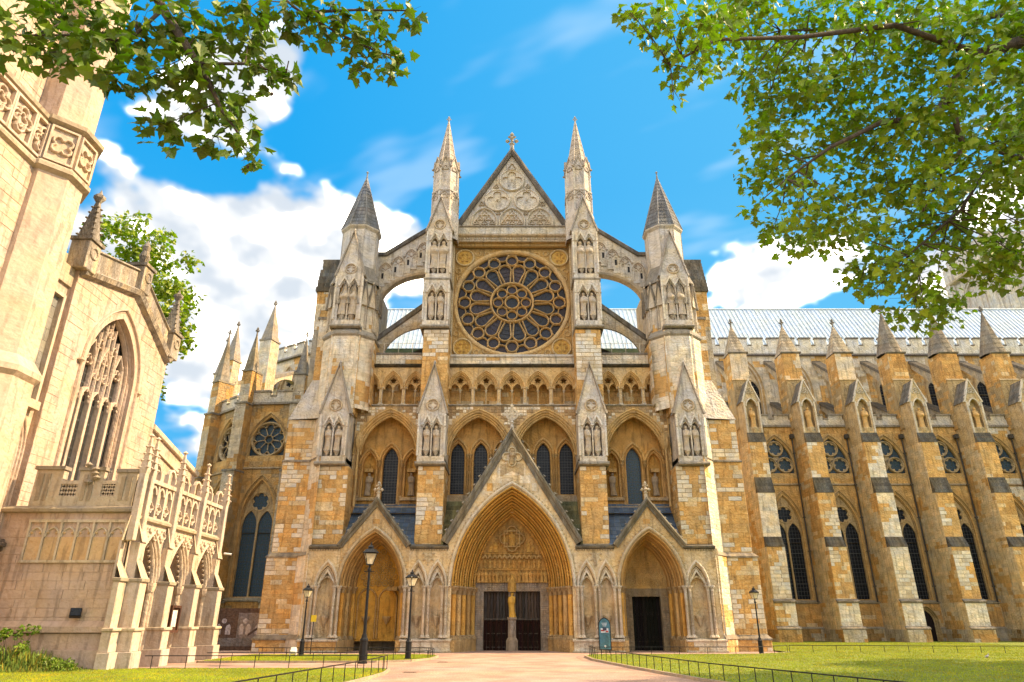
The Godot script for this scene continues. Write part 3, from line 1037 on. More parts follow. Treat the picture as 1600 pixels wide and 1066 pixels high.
# a straight moulding along x; section (forward, up)
func cornice(s: Shape, x0: float, x1: float, y: float, z: float, prof: Array) -> void:
	for j in prof.size() - 1:
		var a: Vector2 = prof[j]; var b: Vector2 = prof[j + 1]
		s.quad(Vector3(x0, y + a.y, z + a.x), Vector3(x0, y + b.y, z + b.x), Vector3(x1, y + b.y, z + b.x), Vector3(x1, y + a.y, z + a.x))
	for x in [x0, x1]:
		for j in range(1, prof.size() - 1):
			s.tri(Vector3(x, y + prof[0].y, z + prof[0].x), Vector3(x, y + prof[j].y, z + prof[j].x), Vector3(x, y + prof[j + 1].y, z + prof[j + 1].x))

# -- doorways
func portals(t: Node3D) -> void:
	doorway(t, 0, 0.0, 4.6, 7.55, 2.95, -3.4, 5.35, 8.0, 16.75, 5, "central")
	doorway(t, 0, 10.68, 2.42, 4.05, 1.75, -3.0, 2.72, 7.7, 11.1, 3, "right")
	doorway(t, 1, 10.68, 2.42, 4.05, 1.75, -3.0, 2.72, 7.7, 11.1, 3, "left")

func doorway(t: Node3D, i: int, cx: float, a0: float, h0: float, a1: float, zin: float, foot: float, feet: float, apex: float, n: int, which: String) -> void:
	var spring := 4.6
	var big := which == "central"
	var g := group_part(t, "portal", Vector3((-cx if i else cx), 0, 0))
	var x0 := cx - (4.97 if big else 2.75); var x1 := cx + (4.97 if big else 2.6)
	# gabled front wall
	var w := mirrored(i)
	w.col = Color(0.74, 0.58, 0.36) if big else Color(0.64, 0.45, 0.23)
	var top := PackedVector2Array([Vector2(x0, feet - 0.55), Vector2(cx - foot, feet), Vector2(cx, apex), Vector2(cx + foot, feet), Vector2(x1, feet - 0.55)])
	if not big:
		top = PackedVector2Array([Vector2(x0, 7.35), Vector2(cx - foot + 0.03, feet), Vector2(cx, apex), Vector2(cx + foot - 0.18, feet), Vector2(x1, 7.35)])
	else:
		top = PackedVector2Array([Vector2(x0, 7.35), Vector2(cx - 4.965, feet + 0.45), Vector2(cx, apex), Vector2(cx + 4.965, feet + 0.45), Vector2(x1, 7.35)])
	holed(w, x0, x1, 0.75, top, opening(cx, 0.75, spring, a0, h0, 14), 0.0, 0.05)
	# upright dressed stones of the gable
	var hole := opening(cx, 0.0, spring, a0 + 0.35, h0 + 0.5, 14)
	var tri := PackedVector2Array([Vector2(cx - foot + 0.7, feet), Vector2(cx, apex - 0.9), Vector2(cx + foot - 0.7, feet)])
	ashlar_around(w, cx - foot, cx + foot, feet, apex, 0.0, [hole], "half" if big else "patchy", 0.62 if big else 0.36, 0.42 if big else 0.6, tri)
	part(g, "gable_wall", w, M.stone)
	# hood mould with beads
	var hd := mirrored(i)
	hd.col = Color(0.70, 0.6, 0.45) if big else Color(0.56, 0.45, 0.3)
	var ha := arch(cx, spring, a0 + 0.16, h0 + 0.24, 14)
	hd.sweep(ha, roll(0.13, 0.0, 0.2))
	hd.col = Color(0.56, 0.44, 0.28)
	var beads := arch(cx, spring, a0 + 0.36, h0 + 0.5, 30 if big else 18)
	for p in beads:
		hd.lump(Vector3(p.x, p.y, 0.03), Vector3(0.07, 0.07, 0.06))
	part(g, "hood_mould", hd, M.stone)
	# archivolts
	var av := mirrored(i)
	var prof := orders_profile(a0 - a1, zin, n)
	var pth := arch(cx, spring, a0, h0, 16)
	for j in n:
		var seg: Array = prof.slice(j * 8, j * 8 + 9)
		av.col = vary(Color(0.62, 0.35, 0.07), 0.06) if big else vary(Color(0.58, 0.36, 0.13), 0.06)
		av.sweep(pth, seg)
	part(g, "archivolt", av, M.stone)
	# carved leaf bands between the rolls
	var lf := mirrored(i)
	for j in (([0, 2, 4] if big else [1])):
		var o: float = (a0 - a1) * (j + 0.76) / n
		var zz: float = zin * (j + 0.40) / n
		var pts := arch_in(cx, spring, a0, h0, a0 - o, 34 if big else 20)
		for p in pts:
			lf.col = vary(Color(0.52, 0.3, 0.08), 0.15)
			lf.lump(Vector3(p.x, p.y, zz), Vector3(0.12, 0.13, 0.1) * rng.randf_range(0.8, 1.15))
	part(g, "carved_foliage", lf, M.stone, "stuff")
	# splayed jambs with shafts standing on a bench
	for sd in [-1, 1]:
		var jb := mirrored(i)
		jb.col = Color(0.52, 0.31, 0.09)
		for j in n:
			var xa: float = a0 - (a0 - a1) * j / n; var xb: float = a0 - (a0 - a1) * (j + 1) / n
			var za: float = zin * j / n; var zb: float = zin * (j + 1) / n
			jb.quad(Vector3(cx + sd * xa, 0.75, za), Vector3(cx + sd * xa, spring, za), Vector3(cx + sd * xa, spring, zb), Vector3(cx + sd * xa, 0.75, zb))
			jb.quad(Vector3(cx + sd * xa, 0.75, zb), Vector3(cx + sd * xa, spring, zb), Vector3(cx + sd * xb, spring, zb), Vector3(cx + sd * xb, 0.75, zb))
		# bench
		jb.col = Color(0.52, 0.34, 0.14)
		jb.xf = Transform3D(Basis.from_scale(MIRROR[i]), Vector3.ZERO)
		var pl := [Vector2(a0 + 0.35, 0.28), Vector2(a0 - 0.35, 0.1), Vector2(a1 - 0.12, zin + 0.35), Vector2(a1 - 0.12, zin - 0.2), Vector2(a0 + 0.35, zin - 0.2)]
		for k in pl.size():
			var p: Vector2 = pl[k]; var q: Vector2 = pl[(k + 1) % pl.size()]
			jb.quad(Vector3(cx + sd * p.x, 0, p.y), Vector3(cx + sd * p.x, 0.82, p.y), Vector3(cx + sd * q.x, 0.82, q.y), Vector3(cx + sd * q.x, 0, q.y))
		for k in range(1, pl.size() - 1):
			jb.tri(Vector3(cx + sd * pl[0].x, 0.82, pl[0].y), Vector3(cx + sd * pl[k].x, 0.82, pl[k].y), Vector3(cx + sd * pl[k + 1].x, 0.82, pl[k + 1].y))
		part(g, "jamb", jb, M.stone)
		for j in n:
			var xm: float = a0 - (a0 - a1) * (j + 0.5) / n; var zm: float = zin * (j + 0.62) / n
			var cl := mirrored(i)
			var bright := [Color(0.66, 0.35, 0.07), Color(0.62, 0.40, 0.16), Color(0.68, 0.38, 0.08), Color(0.5, 0.3, 0.1), Color(0.66, 0.37, 0.08)]
			column_shape(cl, cx + sd * xm, zm, 0.82, spring + 0.03, 0.19 if big else 0.15, vary(bright[j]), Color(0.40, 0.28, 0.14))
			part(g, "shaft", cl, M.stone)
	# gable coping, crockets, cross
	var cp := mirrored(i)
	cp.col = Color(0.24, 0.205, 0.145)
	var path := PackedVector2Array([Vector2(cx - foot - 0.05, feet - 0.1), Vector2(cx, apex), Vector2(cx + foot + 0.05, feet - 0.1)])
	var cw := 0.5 if big else 0.36
	cp.sweep(path, [Vector2(0.1, -0.9), Vector2(0.12, 0.25), Vector2(0.0, 0.36), Vector2(-cw * 0.35, 0.3), Vector2(-cw * 0.5, 0.18), Vector2(-cw, 0.14), Vector2(-cw, -0.4)])
	part(g, "coping", cp, M.weathered_stone)
	var xf := Transform3D(Basis.from_scale(MIRROR[i]), Vector3.ZERO)
	crockets(g, xf, path[0], path[1], 0.05, 0.82 if big else 0.62, 0.3 if big else 0.24, Color(0.5, 0.43, 0.32))
	crockets(g, xf, path[2], path[1], 0.05, 0.82 if big else 0.62, 0.3 if big else 0.24, Color(0.5, 0.43, 0.32))
	var fn := mirrored(i)
	fn.col = Color(0.6, 0.52, 0.4)
	if big: cross_finial(fn, cx, apex - 0.1, -0.1, 2.2)
	else: finial(fn, Vector3(cx, apex - 0.1, -0.1), 1.6)
	part(g, "finial", fn, M.stone)
	# the wall at the back of the doorway
	var bk := mirrored(i)
	var hi := rise_in(a0, h0, a1)
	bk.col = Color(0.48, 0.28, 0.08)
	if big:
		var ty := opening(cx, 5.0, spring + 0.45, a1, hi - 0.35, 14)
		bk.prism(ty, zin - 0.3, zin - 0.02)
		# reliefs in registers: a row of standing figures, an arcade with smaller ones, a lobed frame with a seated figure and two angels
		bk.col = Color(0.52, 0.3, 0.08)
		bk.box(cx - a1, cx + a1, 5.98, 6.1, zin - 0.1, zin + 0.1)
		bk.box(cx - a1 + 0.15, cx + a1 - 0.15, 7.2, 7.3, zin - 0.1, zin + 0.08)
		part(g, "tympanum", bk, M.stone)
		var rl := mirrored(i)
		for k in 19:
			var x := cx - 2.7 + k * 0.3
			rl.col = vary(Color(0.50, 0.29, 0.08), 0.2)
			if absf(x - cx) > 0.3:
				add_figure(rl, Vector3(x, 5.02, zin + 0.12), 0.93, 1.15)
		for k in 12:
			var x := cx - 2.2 + k * 0.4
			rl.col = vary(Color(0.52, 0.31, 0.09), 0.12)
			add_figure(rl, Vector3(x, 6.12, zin + 0.09), 0.72, 1.2)
			rl.col = Color(0.5, 0.34, 0.14)
			rl.sweep(PackedVector2Array([Vector2(x - 0.2, 6.85), Vector2(x, 7.12), Vector2(x + 0.2, 6.85)]), bar(-0.06, 0.06, zin, zin + 0.24))
		rl.col = Color(0.5, 0.34, 0.14)
		var fr := foil(cx, 8.42, 1.02, 4, PI / 2, 7)
		rl.sweep(fr, roll(0.09, zin, zin + 0.3), true)
		rl.sweep(PackedVector2Array([Vector2(cx - 0.62, 7.8), Vector2(cx - 0.62, 9.04), Vector2(cx + 0.62, 9.04), Vector2(cx + 0.62, 7.8)]), bar(-0.05, 0.05, zin, zin + 0.24), true)
		rl.col = Color(0.56, 0.34, 0.09)
		add_figure(rl, Vector3(cx, 7.75, zin + 0.08), 1.25, 1.5)
		for sd in [-1, 1]:
			add_figure(rl, Vector3(cx + sd * 0.62, 7.95, zin + 0.05), 0.7, 1.5)
			add_figure(rl, Vector3(cx + sd * 1.35, 7.35, zin + 0.04), 0.85, 1.5)
			add_figure(rl, Vector3(cx + sd * 1.75, 7.35, zin + 0.04), 0.6, 1.5)
		for k in 26:
			rl.col = vary(Color(0.5, 0.31, 0.1), 0.15)
			var q := Vector2(rng.randf_range(-1.7, 1.7), rng.randf_range(7.4, 9.8))
			if absf(q.x) < (10.3 - q.y) * 0.75:
				rl.lump(Vector3(cx + q.x, q.y, zin + 0.02), Vector3(0.14, 0.12, 0.1))
		part(g, "relief", rl, M.stone)
		# square heads and diapered frames of the two doors
		var f := mirrored(i)
		f.col = Color(0.30, 0.235, 0.17)
		for sd in [-1, 1]:
			f.box(cx + sd * 2.62 - 0.36, cx + sd * 2.62 + 0.36, 0.0, 5.0, zin - 0.6, zin)
		f.box(cx - 2.26, cx + 2.26, 4.36, 4.995, zin - 0.6, zin)
		part(g, "door_frame", f, M.stone)
		var dp := mirrored(i)
		for sd in [-1, 1]:
			for yy in 22:
				for xx in 3:
					dp.col = vary(Color(0.34, 0.27, 0.2), 0.12)
					var px: float = cx + sd * 2.62 - 0.24 + xx * 0.24; var py := 0.98 + yy * 0.155
					dp.box(px - 0.085, px + 0.085, py - 0.06, py + 0.06, zin, zin + 0.035)
		for xx in 22:
			for yy in 3:
				dp.col = vary(Color(0.34, 0.27, 0.2), 0.12)
				var px := cx - 2.1 + xx * 0.2
				if absf(px - cx) > 0.3:
					dp.box(px - 0.07, px + 0.07, 4.48 + yy * 0.17, 4.6 + yy * 0.17, zin, zin + 0.035)
		part(g, "diaper_stones", dp, M.stone, "stuff")
		# trumeau with its statue
		var tr := mirrored(i)
		tr.col = Color(0.36, 0.28, 0.2)
		tr.lathe([Vector2(0.5, 0), Vector2(0.5, 0.7), Vector2(0.42, 0.85), Vector2(0.34, 0.95), Vector2(0.34, 2.2), Vector2(0.42, 2.3), Vector2(0.42, 2.42), Vector2(0, 2.42)], 8, Vector3(cx, 0, zin - 0.1), PI / 8)
		tr.box(cx - 0.28, cx + 0.28, 2.42, 4.995, zin - 0.6, zin - 0.15)
		tr.col = Color(0.55, 0.33, 0.08)
		tr.lathe([Vector2(0.3, 4.3), Vector2(0.36, 4.5), Vector2(0.34, 4.95), Vector2(0.1, 5.6), Vector2(0, 5.7)], 6, Vector3(cx, 0, zin + 0.05))
		part(g, "trumeau", tr, M.stone)
		var sm: Material = M.gilded
		place(g, "statue", statue_meshes[1], sm, Transform3D(Basis.from_scale(Vector3(2.0, 1.9, 2.0)), Vector3(cx, 2.4, zin + 0.05)))
		for sd in [-1, 1]:
			wooden_door(t, cx + sd * 1.27, 0.97, 0.02, 4.36, zin - 0.35, true)
	elif which == "right":
		bk.col = Color(0.52, 0.33, 0.12)
		var ty := opening(cx, 4.55, spring, a1, hi, 10)
		bk.prism(ty, zin - 0.3, zin)
		part(g, "tympanum", bk, M.stone)
		var rl := mirrored(i)
		var rel := opening(cx, 4.55, spring, a1 - 0.25, hi - 0.3, 10)
		for yy in 6:
			for xx in 7:
				var q := Vector2(cx - 1.5 + xx * 0.5 + (0.25 if yy % 2 else 0.0), 4.95 + yy * 0.48)
				if Geometry2D.is_point_in_polygon(q, rel):
					rl.col = vary(Color(0.52, 0.34, 0.13), 0.12)
					rl.sweep(circle(q.x, q.y, 0.21, 8), roll(0.05, zin, zin + 0.07), true)
					rl.lump(Vector3(q.x, q.y, zin), Vector3(0.1, 0.1, 0.06))
		part(g, "relief", rl, M.stone)
		var f := mirrored(i)
		f.col = Color(0.27, 0.2, 0.12)
		for sd in [-1, 1]:
			f.box(cx + sd * 1.45 - 0.31, cx + sd * 1.45 + 0.31, 0.0, 4.55, zin - 0.8, zin)
		f.box(cx - 1.14, cx + 1.14, 3.95, 4.545, zin - 0.8, zin)
		part(g, "door_frame", f, M.stone)
		var dp := mirrored(i)
		for yy in 20:
			for sd in [-1, 1]:
				for xx in 2:
					dp.col = vary(Color(0.30, 0.22, 0.13), 0.15)
					var px: float = cx + sd * 1.45 - 0.13 + xx * 0.26; var py := 1.0 + yy * 0.165
					dp.box(px - 0.09, px + 0.09, py - 0.06, py + 0.06, zin, zin + 0.03)
		part(g, "diaper_stones", dp, M.stone, "stuff")
		wooden_door(t, cx, 1.14, 0.02, 3.95, zin - 0.5, false)
	else:
		# blind doorway: two trefoiled recesses over a bench
		bk.col = AMBER
		bk.prism(opening(cx, 0.7, spring, a1 + 0.02, hi, 10), zin - 0.3, zin - 0.02)
		part(g, "blind_wall", bk, M.stone)
		var rl := mirrored(i)
		for sd in [-1, 1]:
			rl.col = Color(0.5, 0.3, 0.1)
			rl.sweep(opening(cx + sd * 0.82, 0.85, 3.7, 0.72, 0.85, 6), roll(0.075, zin, zin + 0.14))
			rl.col = vary(Color(0.5, 0.33, 0.14))
			rl.lathe([Vector2(0.05, 1.9), Vector2(0.16, 2.1), Vector2(0.32, 2.35), Vector2(0.34, 2.48), Vector2(0, 2.48)], 8, Vector3(cx + sd * 0.82, 0, zin + 0.15), PI / 8)
		var rel := opening(cx, 4.55, spring, a1 - 0.25, hi - 0.3, 10)
		for yy in 6:
			for xx in 7:
				var q := Vector2(cx - 1.5 + xx * 0.5 + (0.25 if yy % 2 else 0.0), 4.95 + yy * 0.48)
				if Geometry2D.is_point_in_polygon(q, rel):
					rl.col = vary(Color(0.54, 0.33, 0.1), 0.12)
					rl.sweep(circle(q.x, q.y, 0.21, 8), roll(0.05, zin, zin + 0.08), true)
					rl.lump(Vector3(q.x, q.y, zin), Vector3(0.1, 0.1, 0.07))
		rl.col = Color(0.4, 0.26, 0.1)
		rl.box(cx - 1.7, cx - 0.9, 4.35, 4.65, zin + 0.3, zin + 1.2)
		part(g, "relief", rl, M.stone)
	# carving in the gable
	if big:
		var q4 := mirrored(i)
		q4.col = Color(0.5, 0.38, 0.22)
		q4.prism(PackedVector2Array([Vector2(-0.95, 12.9), Vector2(-0.95, 13.95), Vector2(0.95, 13.95), Vector2(0.95, 12.95), Vector2(0, 13.35)]), 0.0, 0.035)
		q4.col = Color(0.6, 0.5, 0.34)
		q4.sweep(foil(0, 14.5, 0.78, 4, PI / 2, 7), roll(0.08, 0.0, 0.16), true)
		q4.col = Color(0.42, 0.31, 0.18)
		add_figure(q4, Vector3(0, 13.85, 0.05), 1.25, 1.4)
		part(g, "medallion", q4, M.stone)
	# roof behind the gable
	var rf := mirrored(i)
	rf.col = Color(0.22, 0.2, 0.13)
	for sd in [-1, 1]:
		rf.quad(Vector3(cx, apex - 0.15, -0.3), Vector3(cx, apex - 0.15, -4.2), Vector3(cx + sd * foot, feet - 0.1, -4.2), Vector3(cx + sd * foot, feet - 0.1, -0.3))
	part(g, "roof", rf, M.weathered_stone)

func wooden_door(g: Node3D, cx: float, hw: float, y0: float, y1: float, z: float, two_part: bool) -> void:
	var d := group_part(g, "door", Vector3(cx, 0, z))
	var n := 8
	var w := hw * 2 / n
	for k in n:
		var s := Shape.new()
		var x := cx - hw + k * w
		if two_part:
			s.col = vary(Color(0.075, 0.058, 0.046), 0.3)
			s.box(x + 0.012, x + w - 0.012, 2.35, y1, z - 0.06, z + (0.05 if k % 2 else 0.0), 0.012)
			s.col = vary(Color(0.018, 0.007, 0.004), 0.3)
			s.box(x + 0.008, x + w - 0.008, y0, 2.2, z - 0.06, z + 0.01)
		else:
			s.col = vary(Color(0.012, 0.010, 0.008), 0.3)
			s.box(x + 0.01, x + w - 0.01, y0, y1, z - 0.06, z)
		part(d, "plank", s, M.wood)
	var r := Shape.new()
	r.col = Color(0.10, 0.085, 0.07) if two_part else Color(0.02, 0.017, 0.014)
	if two_part:
		r.box(cx - hw, cx + hw, 2.2, 2.35, z - 0.08, z + 0.09, 0.02)
		r.col = Color(0.028, 0.010, 0.006)
		for k in 5:
			var x := cx - hw + 0.1 + k * (hw * 2 - 0.2) / 4
			r.box(x - 0.05, x + 0.05, y0, 2.2, z, z + 0.07)
		for k in 4:
			var x := cx - hw + 0.1 + (k + 0.5) * (hw * 2 - 0.2) / 4
			r.sweep(arch(x, 1.75, 0.18, 0.3, 4), bar(-0.03, 0.03, z, z + 0.06))
		r.col = Color(0.14, 0.12, 0.1)
		for yy in [0.22, 1.2]:
			for k in 4:
				var x := cx - hw + 0.1 + (k + 0.5) * (hw * 2 - 0.2) / 4
				r.box(x - 0.14, x + 0.14, yy, yy + 0.05, z, z + 0.06)
	else:
		for yy in [0.9, 2.6]:
			r.box(cx - hw + 0.05, cx + hw - 0.05, yy, yy + 0.12, z, z + 0.03)
	part(d, "rail", r, M.wood)
	if two_part:
		var h := Shape.new()
		h.sweep(circle(cx + hw * 0.1, 1.15, 0.06, 10), bar(-0.012, 0.012, z + 0.05, z + 0.08), true)
		part(d, "handle", h, M.black_iron)


# two arched lights side by side under a roundel: the stone plate that is left between them, cut in halves along the axis
func plate(s: Shape, cx: float, hw: float, y0: float, ytop: float, off: float, a: float, spring: float, rise: float, cy: float, r: float, z: float, lobes := 0) -> void:
	for sd in [-1, 1]:
		var p := PackedVector2Array([Vector2(cx, y0)])
		var o := opening(cx + sd * off, y0, spring, a, rise, 6)
		if sd < 0: o.reverse()
		p.append_array(o)
		p.append_array(PackedVector2Array([Vector2(cx + sd * hw, y0), Vector2(cx + sd * hw, ytop), Vector2(cx, ytop), Vector2(cx, cy + r)]))
		for i in range(1, 9):
			p.append(Vector2(cx + sd * r * sin(PI * i / 8.0), cy + r * cos(PI * i / 8.0)))
		s.face(p, z)
		reveal(s, opening(cx + sd * off, y0, spring, a, rise, 6), z, 0.22)
	if lobes:
		var f := foil(cx, cy, r * 0.94, lobes)
		ring_face(s, circle(cx, cy, r * 1.02), f, z - 0.04)
		s.sweep(f, [Vector2(0.0, z - 0.2), Vector2(0.0, z - 0.04)], true)
		s.sweep(circle(cx, cy, r, 20), roll(r * 0.09, z, z + 0.06), true)

# -- the wall between the buttresses: lancets under wide arches, arcade above
func bays(t: Node3D) -> void:
	const ZF := -2.6
	const ZB := -4.2
	for i in 2:
		for side in [false, true]:
			var b := group_part(t, "bay", Vector3(0, 0, 0))
			var x0 := 7.4 if side else 0.0; var x1 := 13.6 if side else 6.0
			var cx := 10.62 if side else 2.93
			var a := 2.72 if side else 2.8
			var spring := 15.3; var rise := 3.85 if side else 3.8
			var f := mirrored(i)
			f.col = Color(0.62, 0.42, 0.2)
			holed(f, x0, x1, 10.4, flat_top(x0, x1, 19.55), opening(cx, 10.4, spring, a, rise, 12), ZF, 1.6)
			part(b, "arch_wall", f, M.stone)
			# diapered spandrels
			var dp := mirrored(i)
			var hole := opening(cx, 10.4, spring, a + 0.35, rise + 0.3, 12)
			var cnt := 0
			for yy in 12:
				for xx in 40:
					var q := Vector2(x0 + 0.1 + xx * 0.3, 16.3 + yy * 0.27)
					if q.x + 0.28 > x1: break
					var free := true
					for e in [q, q + Vector2(0.28, 0), q + Vector2(0, 0.26), q + Vector2(0.28, 0.26)]:
						if Geometry2D.is_point_in_polygon(e, hole): free = false
					if free:
						dp.col = vary(PALE if patch.get_noise_2d(q.x * 0.35 + i * 9, q.y * 0.5) + rng.randf_range(-0.3, 0.3) > -0.02 else Color(0.40, 0.27, 0.14), 0.16)
						stone(dp, Vector3(q.x, q.y, ZF), Vector3.RIGHT, Vector3.BACK, 0.28, 0.25, 0.05)
						cnt += 1
			part(b, "diaper_stones", dp, M.stone, "stuff")
			var ar := mirrored(i)
			for k in 4:
				ar.col = vary(Color(0.66, 0.43, 0.17), 0.05)
				ar.sweep(arch_in(cx, spring, a + 0.3, rise + 0.27, a + 0.22 - k * 0.17, 14), roll(0.1, ZF - 0.12 - k * 0.1, ZF + 0.13 - k * 0.12))
			part(b, "arch_moulding", ar, M.stone)
			# the back wall with its lancets
			var bw := mirrored(i)
			var cells := []
			if side:
				cells = [[7.5, 9.55, 8.72, 0.55, 12.0, 14.7, 1.1, false], [9.55, 11.66, 10.6, 0.66, 11.4, 15.0, 1.3, true], [11.66, 13.7, 12.42, 0.55, 12.0, 14.7, 1.1, false]]
			else:
				cells = [[0.0, 1.72, 0.72, 0.60, 12.2, 15.55, 1.15, true], [1.72, 3.74, 2.74, 0.60, 12.2, 15.55, 1.15, true], [3.74, 5.9, 4.76, 0.60, 12.2, 15.55, 1.15, true]]
			for q in cells:
				bw.col = vary(Color(0.64, 0.36, 0.11), 0.08)
				holed(bw, q[0], q[1], 10.2, flat_top(q[0], q[1], 19.6), opening(q[2], q[4], q[5], q[3], q[6], 8), ZB, 0.45)
				bw.col = Color(0.68, 0.42, 0.16)
				bw.sweep(opening(q[2], q[4] - 0.4, q[5], q[3] + 0.3, q[6] + 0.35, 8), roll(0.12, ZB, ZB + 0.22))
				bw.col = Color(0.64, 0.38, 0.13)
				bw.sweep(opening(q[2], q[4], q[5], q[3] + 0.08, q[6] + 0.1, 8), roll(0.09, ZB - 0.1, ZB + 0.08))
				bw.col = Color(0.5, 0.36, 0.2)
				bw.box(q[2] - q[3] - 0.35, q[2] + q[3] + 0.35, q[4] - 0.35, q[4] - 0.1, ZB, ZB + 0.3)
				if not q[7]:
					bw.col = Color(0.60, 0.33, 0.08)
					bw.box(q[2] - 0.6, q[2] + 0.6, 11.2, 16.2, ZB - 0.6, ZB - 0.44)
					bw.col = Color(0.56, 0.35, 0.14)
					bw.box(q[2] - 0.35, q[2] + 0.35, 14.1, 14.4, ZB - 0.4, ZB + 0.15)
			part(b, "lancet_wall", bw, M.stone)
			for q in cells:
				if q[7]:
					glazing(b, opening(q[2], q[4], q[5], q[3], q[6], 8), ZB - 0.4, M.blue_glass if side and i == 0 else M.glass, bw.xf, 5, 0.24)
				else:
					var at := Vector3(q[2] * MIRROR[i].x, 12.1, ZB - 0.1)
					statue(b, at, 2.0, M.statue_grey)
				# colonnettes between the lancets
				for dx in [-1, 1]:
					var cl := mirrored(i)
					column_shape(cl, q[2] + dx * (q[3] + 0.3), ZB + 0.14, q[4] - 0.1, q[5] + 0.1, 0.09, vary(Color(0.42, 0.24, 0.08)), Color(0.45, 0.3, 0.14))
					part(b, "colonnette", cl, M.stone)
			# arcade
			var g := mirrored(i)
			var n := 3; var w := 2.02; var s0 := 7.58
			var starts := []
			if side:
				for k in n: starts.append(s0 + k * w)
			else:
				w = 2.31
				starts = [1.155, 3.465] if i == 0 else [1.155, 3.465, -1.155]
			for st in starts:
				var c: float = st + w / 2
				g.col = Color(0.62, 0.44, 0.23)
				holed(g, st, st + w, 19.75, flat_top(st, st + w, 23.2), opening(c, 19.75, 21.2, w * 0.45, 1.55, 8), ZF, 0.35)
				for k in 3:
					g.col = vary(Color(0.66, 0.44, 0.19), 0.05)
					g.sweep(arch(c, 21.2, w * 0.47 - k * 0.11, 1.66 - k * 0.13, 8), roll(0.075, ZF - 0.1 - k * 0.08, ZF + 0.12 - k * 0.1))
				g.col = Color(0.55, 0.36, 0.15)
				plate(g, c, w * 0.45, 21.05, 22.8, w * 0.215, w * 0.185, 21.15, 0.6, 22.05, 0.30, ZF - 0.28, 5)
			part(b, "arcade", g, M.stone)
			for st in starts:
				for k in 3:
					var cl := mirrored(i)
					var thin := k == 1
					column_shape(cl, st + w * 0.5 * k + (0.0 if thin else (0.06 if k == 0 else -0.06)), ZF - (0.32 if thin else 0.12), 19.75, 21.35 if not thin else 21.15, 0.07 if thin else 0.1, vary(Color(0.62, 0.52, 0.38) if not thin else Color(0.5, 0.34, 0.16)), Color(0.62, 0.52, 0.38))
					part(b, "colonnette", cl, M.stone)
			var bk := mirrored(i)
			ashlar(bk, Vector3(x0, 19.6, -3.8), Vector3.RIGHT, x1 - x0, 3.7, "gold", null, 0.4, 0.8)
			bk.col = Color(0.5, 0.33, 0.15)
			bk.box(x0, x1, 19.0, 19.7, -3.9, ZF + 0.02)
			bk.box(x0, x1, 23.15, 23.35, -4.2, ZF - 0.01)
			bk.box(x0, x1, 19.6, 23.3, -4.4, -3.82)
			part(b, "passage_wall", bk, M.stone)
			var st2 := mirrored(i)
			st2.col = Color(0.5, 0.44, 0.35)
			cornice(st2, x0, x1, 19.55, ZF, [Vector2(0, 0), Vector2(0.18, 0.08), Vector2(0.2, 0.16), Vector2(-0.1, 0.24)])
			part(b, "string_course", st2, M.weathered_stone)
			st2 = mirrored(i)
			st2.col = Color(0.10, 0.085, 0.055)
			cornice(st2, x0, x1, 23.2, ZF, [Vector2(0, 0), Vector2(0.2, 0.08), Vector2(0.3, 0.16), Vector2(0.3, 0.26), Vector2(-0.3, 0.4)])
			var ms := mirrored(i)
			for k in 60:
				ms.col = vary(Color(0.075, 0.065, 0.035), 0.4)
				ms.lump(Vector3(rng.randf_range(x0, x1), 23.36 + rng.randf() * 0.08, ZF + rng.randf_range(0.1, 0.3)), Vector3(0.1, 0.06, 0.08))
			part(b, "moss", ms, M.weathered_stone, "stuff")
			part(b, "string_course", st2, M.weathered_stone)
			if side:
				# parapet of the aisle roof
				var pp := mirrored(i)
				ashlar(pp, Vector3(x0, 23.6, ZF - 0.3), Vector3.RIGHT, x1 - x0, 0.95, "pale", null, 0.47, 1.0)
				pp.col = Color(0.5, 0.45, 0.38)
				pp.box(x0, x1, 23.3, 24.55, ZF - 0.9, ZF - 0.31)
				pp.col = WEATHER
				pp.box(x0, x1, 24.55, 24.72, ZF - 1.0, ZF - 0.2)
				part(b, "parapet", pp, M.stone)
				var rl := mirrored(i)
				for k in 5:
					rl.tube(Vector3(x0 + 0.4 + k * 1.3, 24.6, ZF - 0.5), Vector3(x0 + 0.4 + k * 1.3, 25.8, ZF - 0.5), 0.025, 0.025, 5)
				rl.tube(Vector3(x0, 25.75, ZF - 0.5), Vector3(x1, 25.75, ZF - 0.5), 0.02, 0.02, 5)
				part(b, "handrail", rl, M.pale_stone_b)
	# lean-to roofs behind the side gables, slated, and mossy stone steps behind the central one
	for i in 2:
		var s := mirrored(i)
		var rows := 11
		for k in rows:
			var y := 7.55 + k * 0.345; var z := -0.25 - k * 0.34
			var x := 7.6
			while x < 13.45:
				var l := minf(rng.randf_range(0.34, 0.5), 13.5 - x)
				s.col = vary(Color(0.085, 0.125, 0.185), 0.25)
				var edge := 2.72 * (1 - (y - 7.5) / 3.4) - 0.1
				if absf(x + l / 2 - 10.68) < edge:
					x += l
					continue
				var lift := rng.randf_range(0.0, 0.015)
				s.quad(Vector3(x + 0.008, y - 0.03 + lift, z + 0.1), Vector3(x + 0.008, y + 0.36, z - 0.37), Vector3(x + l - 0.008, y + 0.36, z - 0.37), Vector3(x + l - 0.008, y - 0.03 + lift, z + 0.1))
				s.quad(Vector3(x + 0.008, y - 0.07, z + 0.1), Vector3(x + 0.008, y - 0.03 + lift, z + 0.1), Vector3(x + l - 0.008, y - 0.03 + lift, z + 0.1), Vector3(x + l - 0.008, y - 0.07, z + 0.1))
				x += l
		part(t, "slates", s, M.slate, "stuff")
		var mossy := group_part(t, "stone_roof", Vector3(5 * MIRROR[i].x, 7.5, 0))
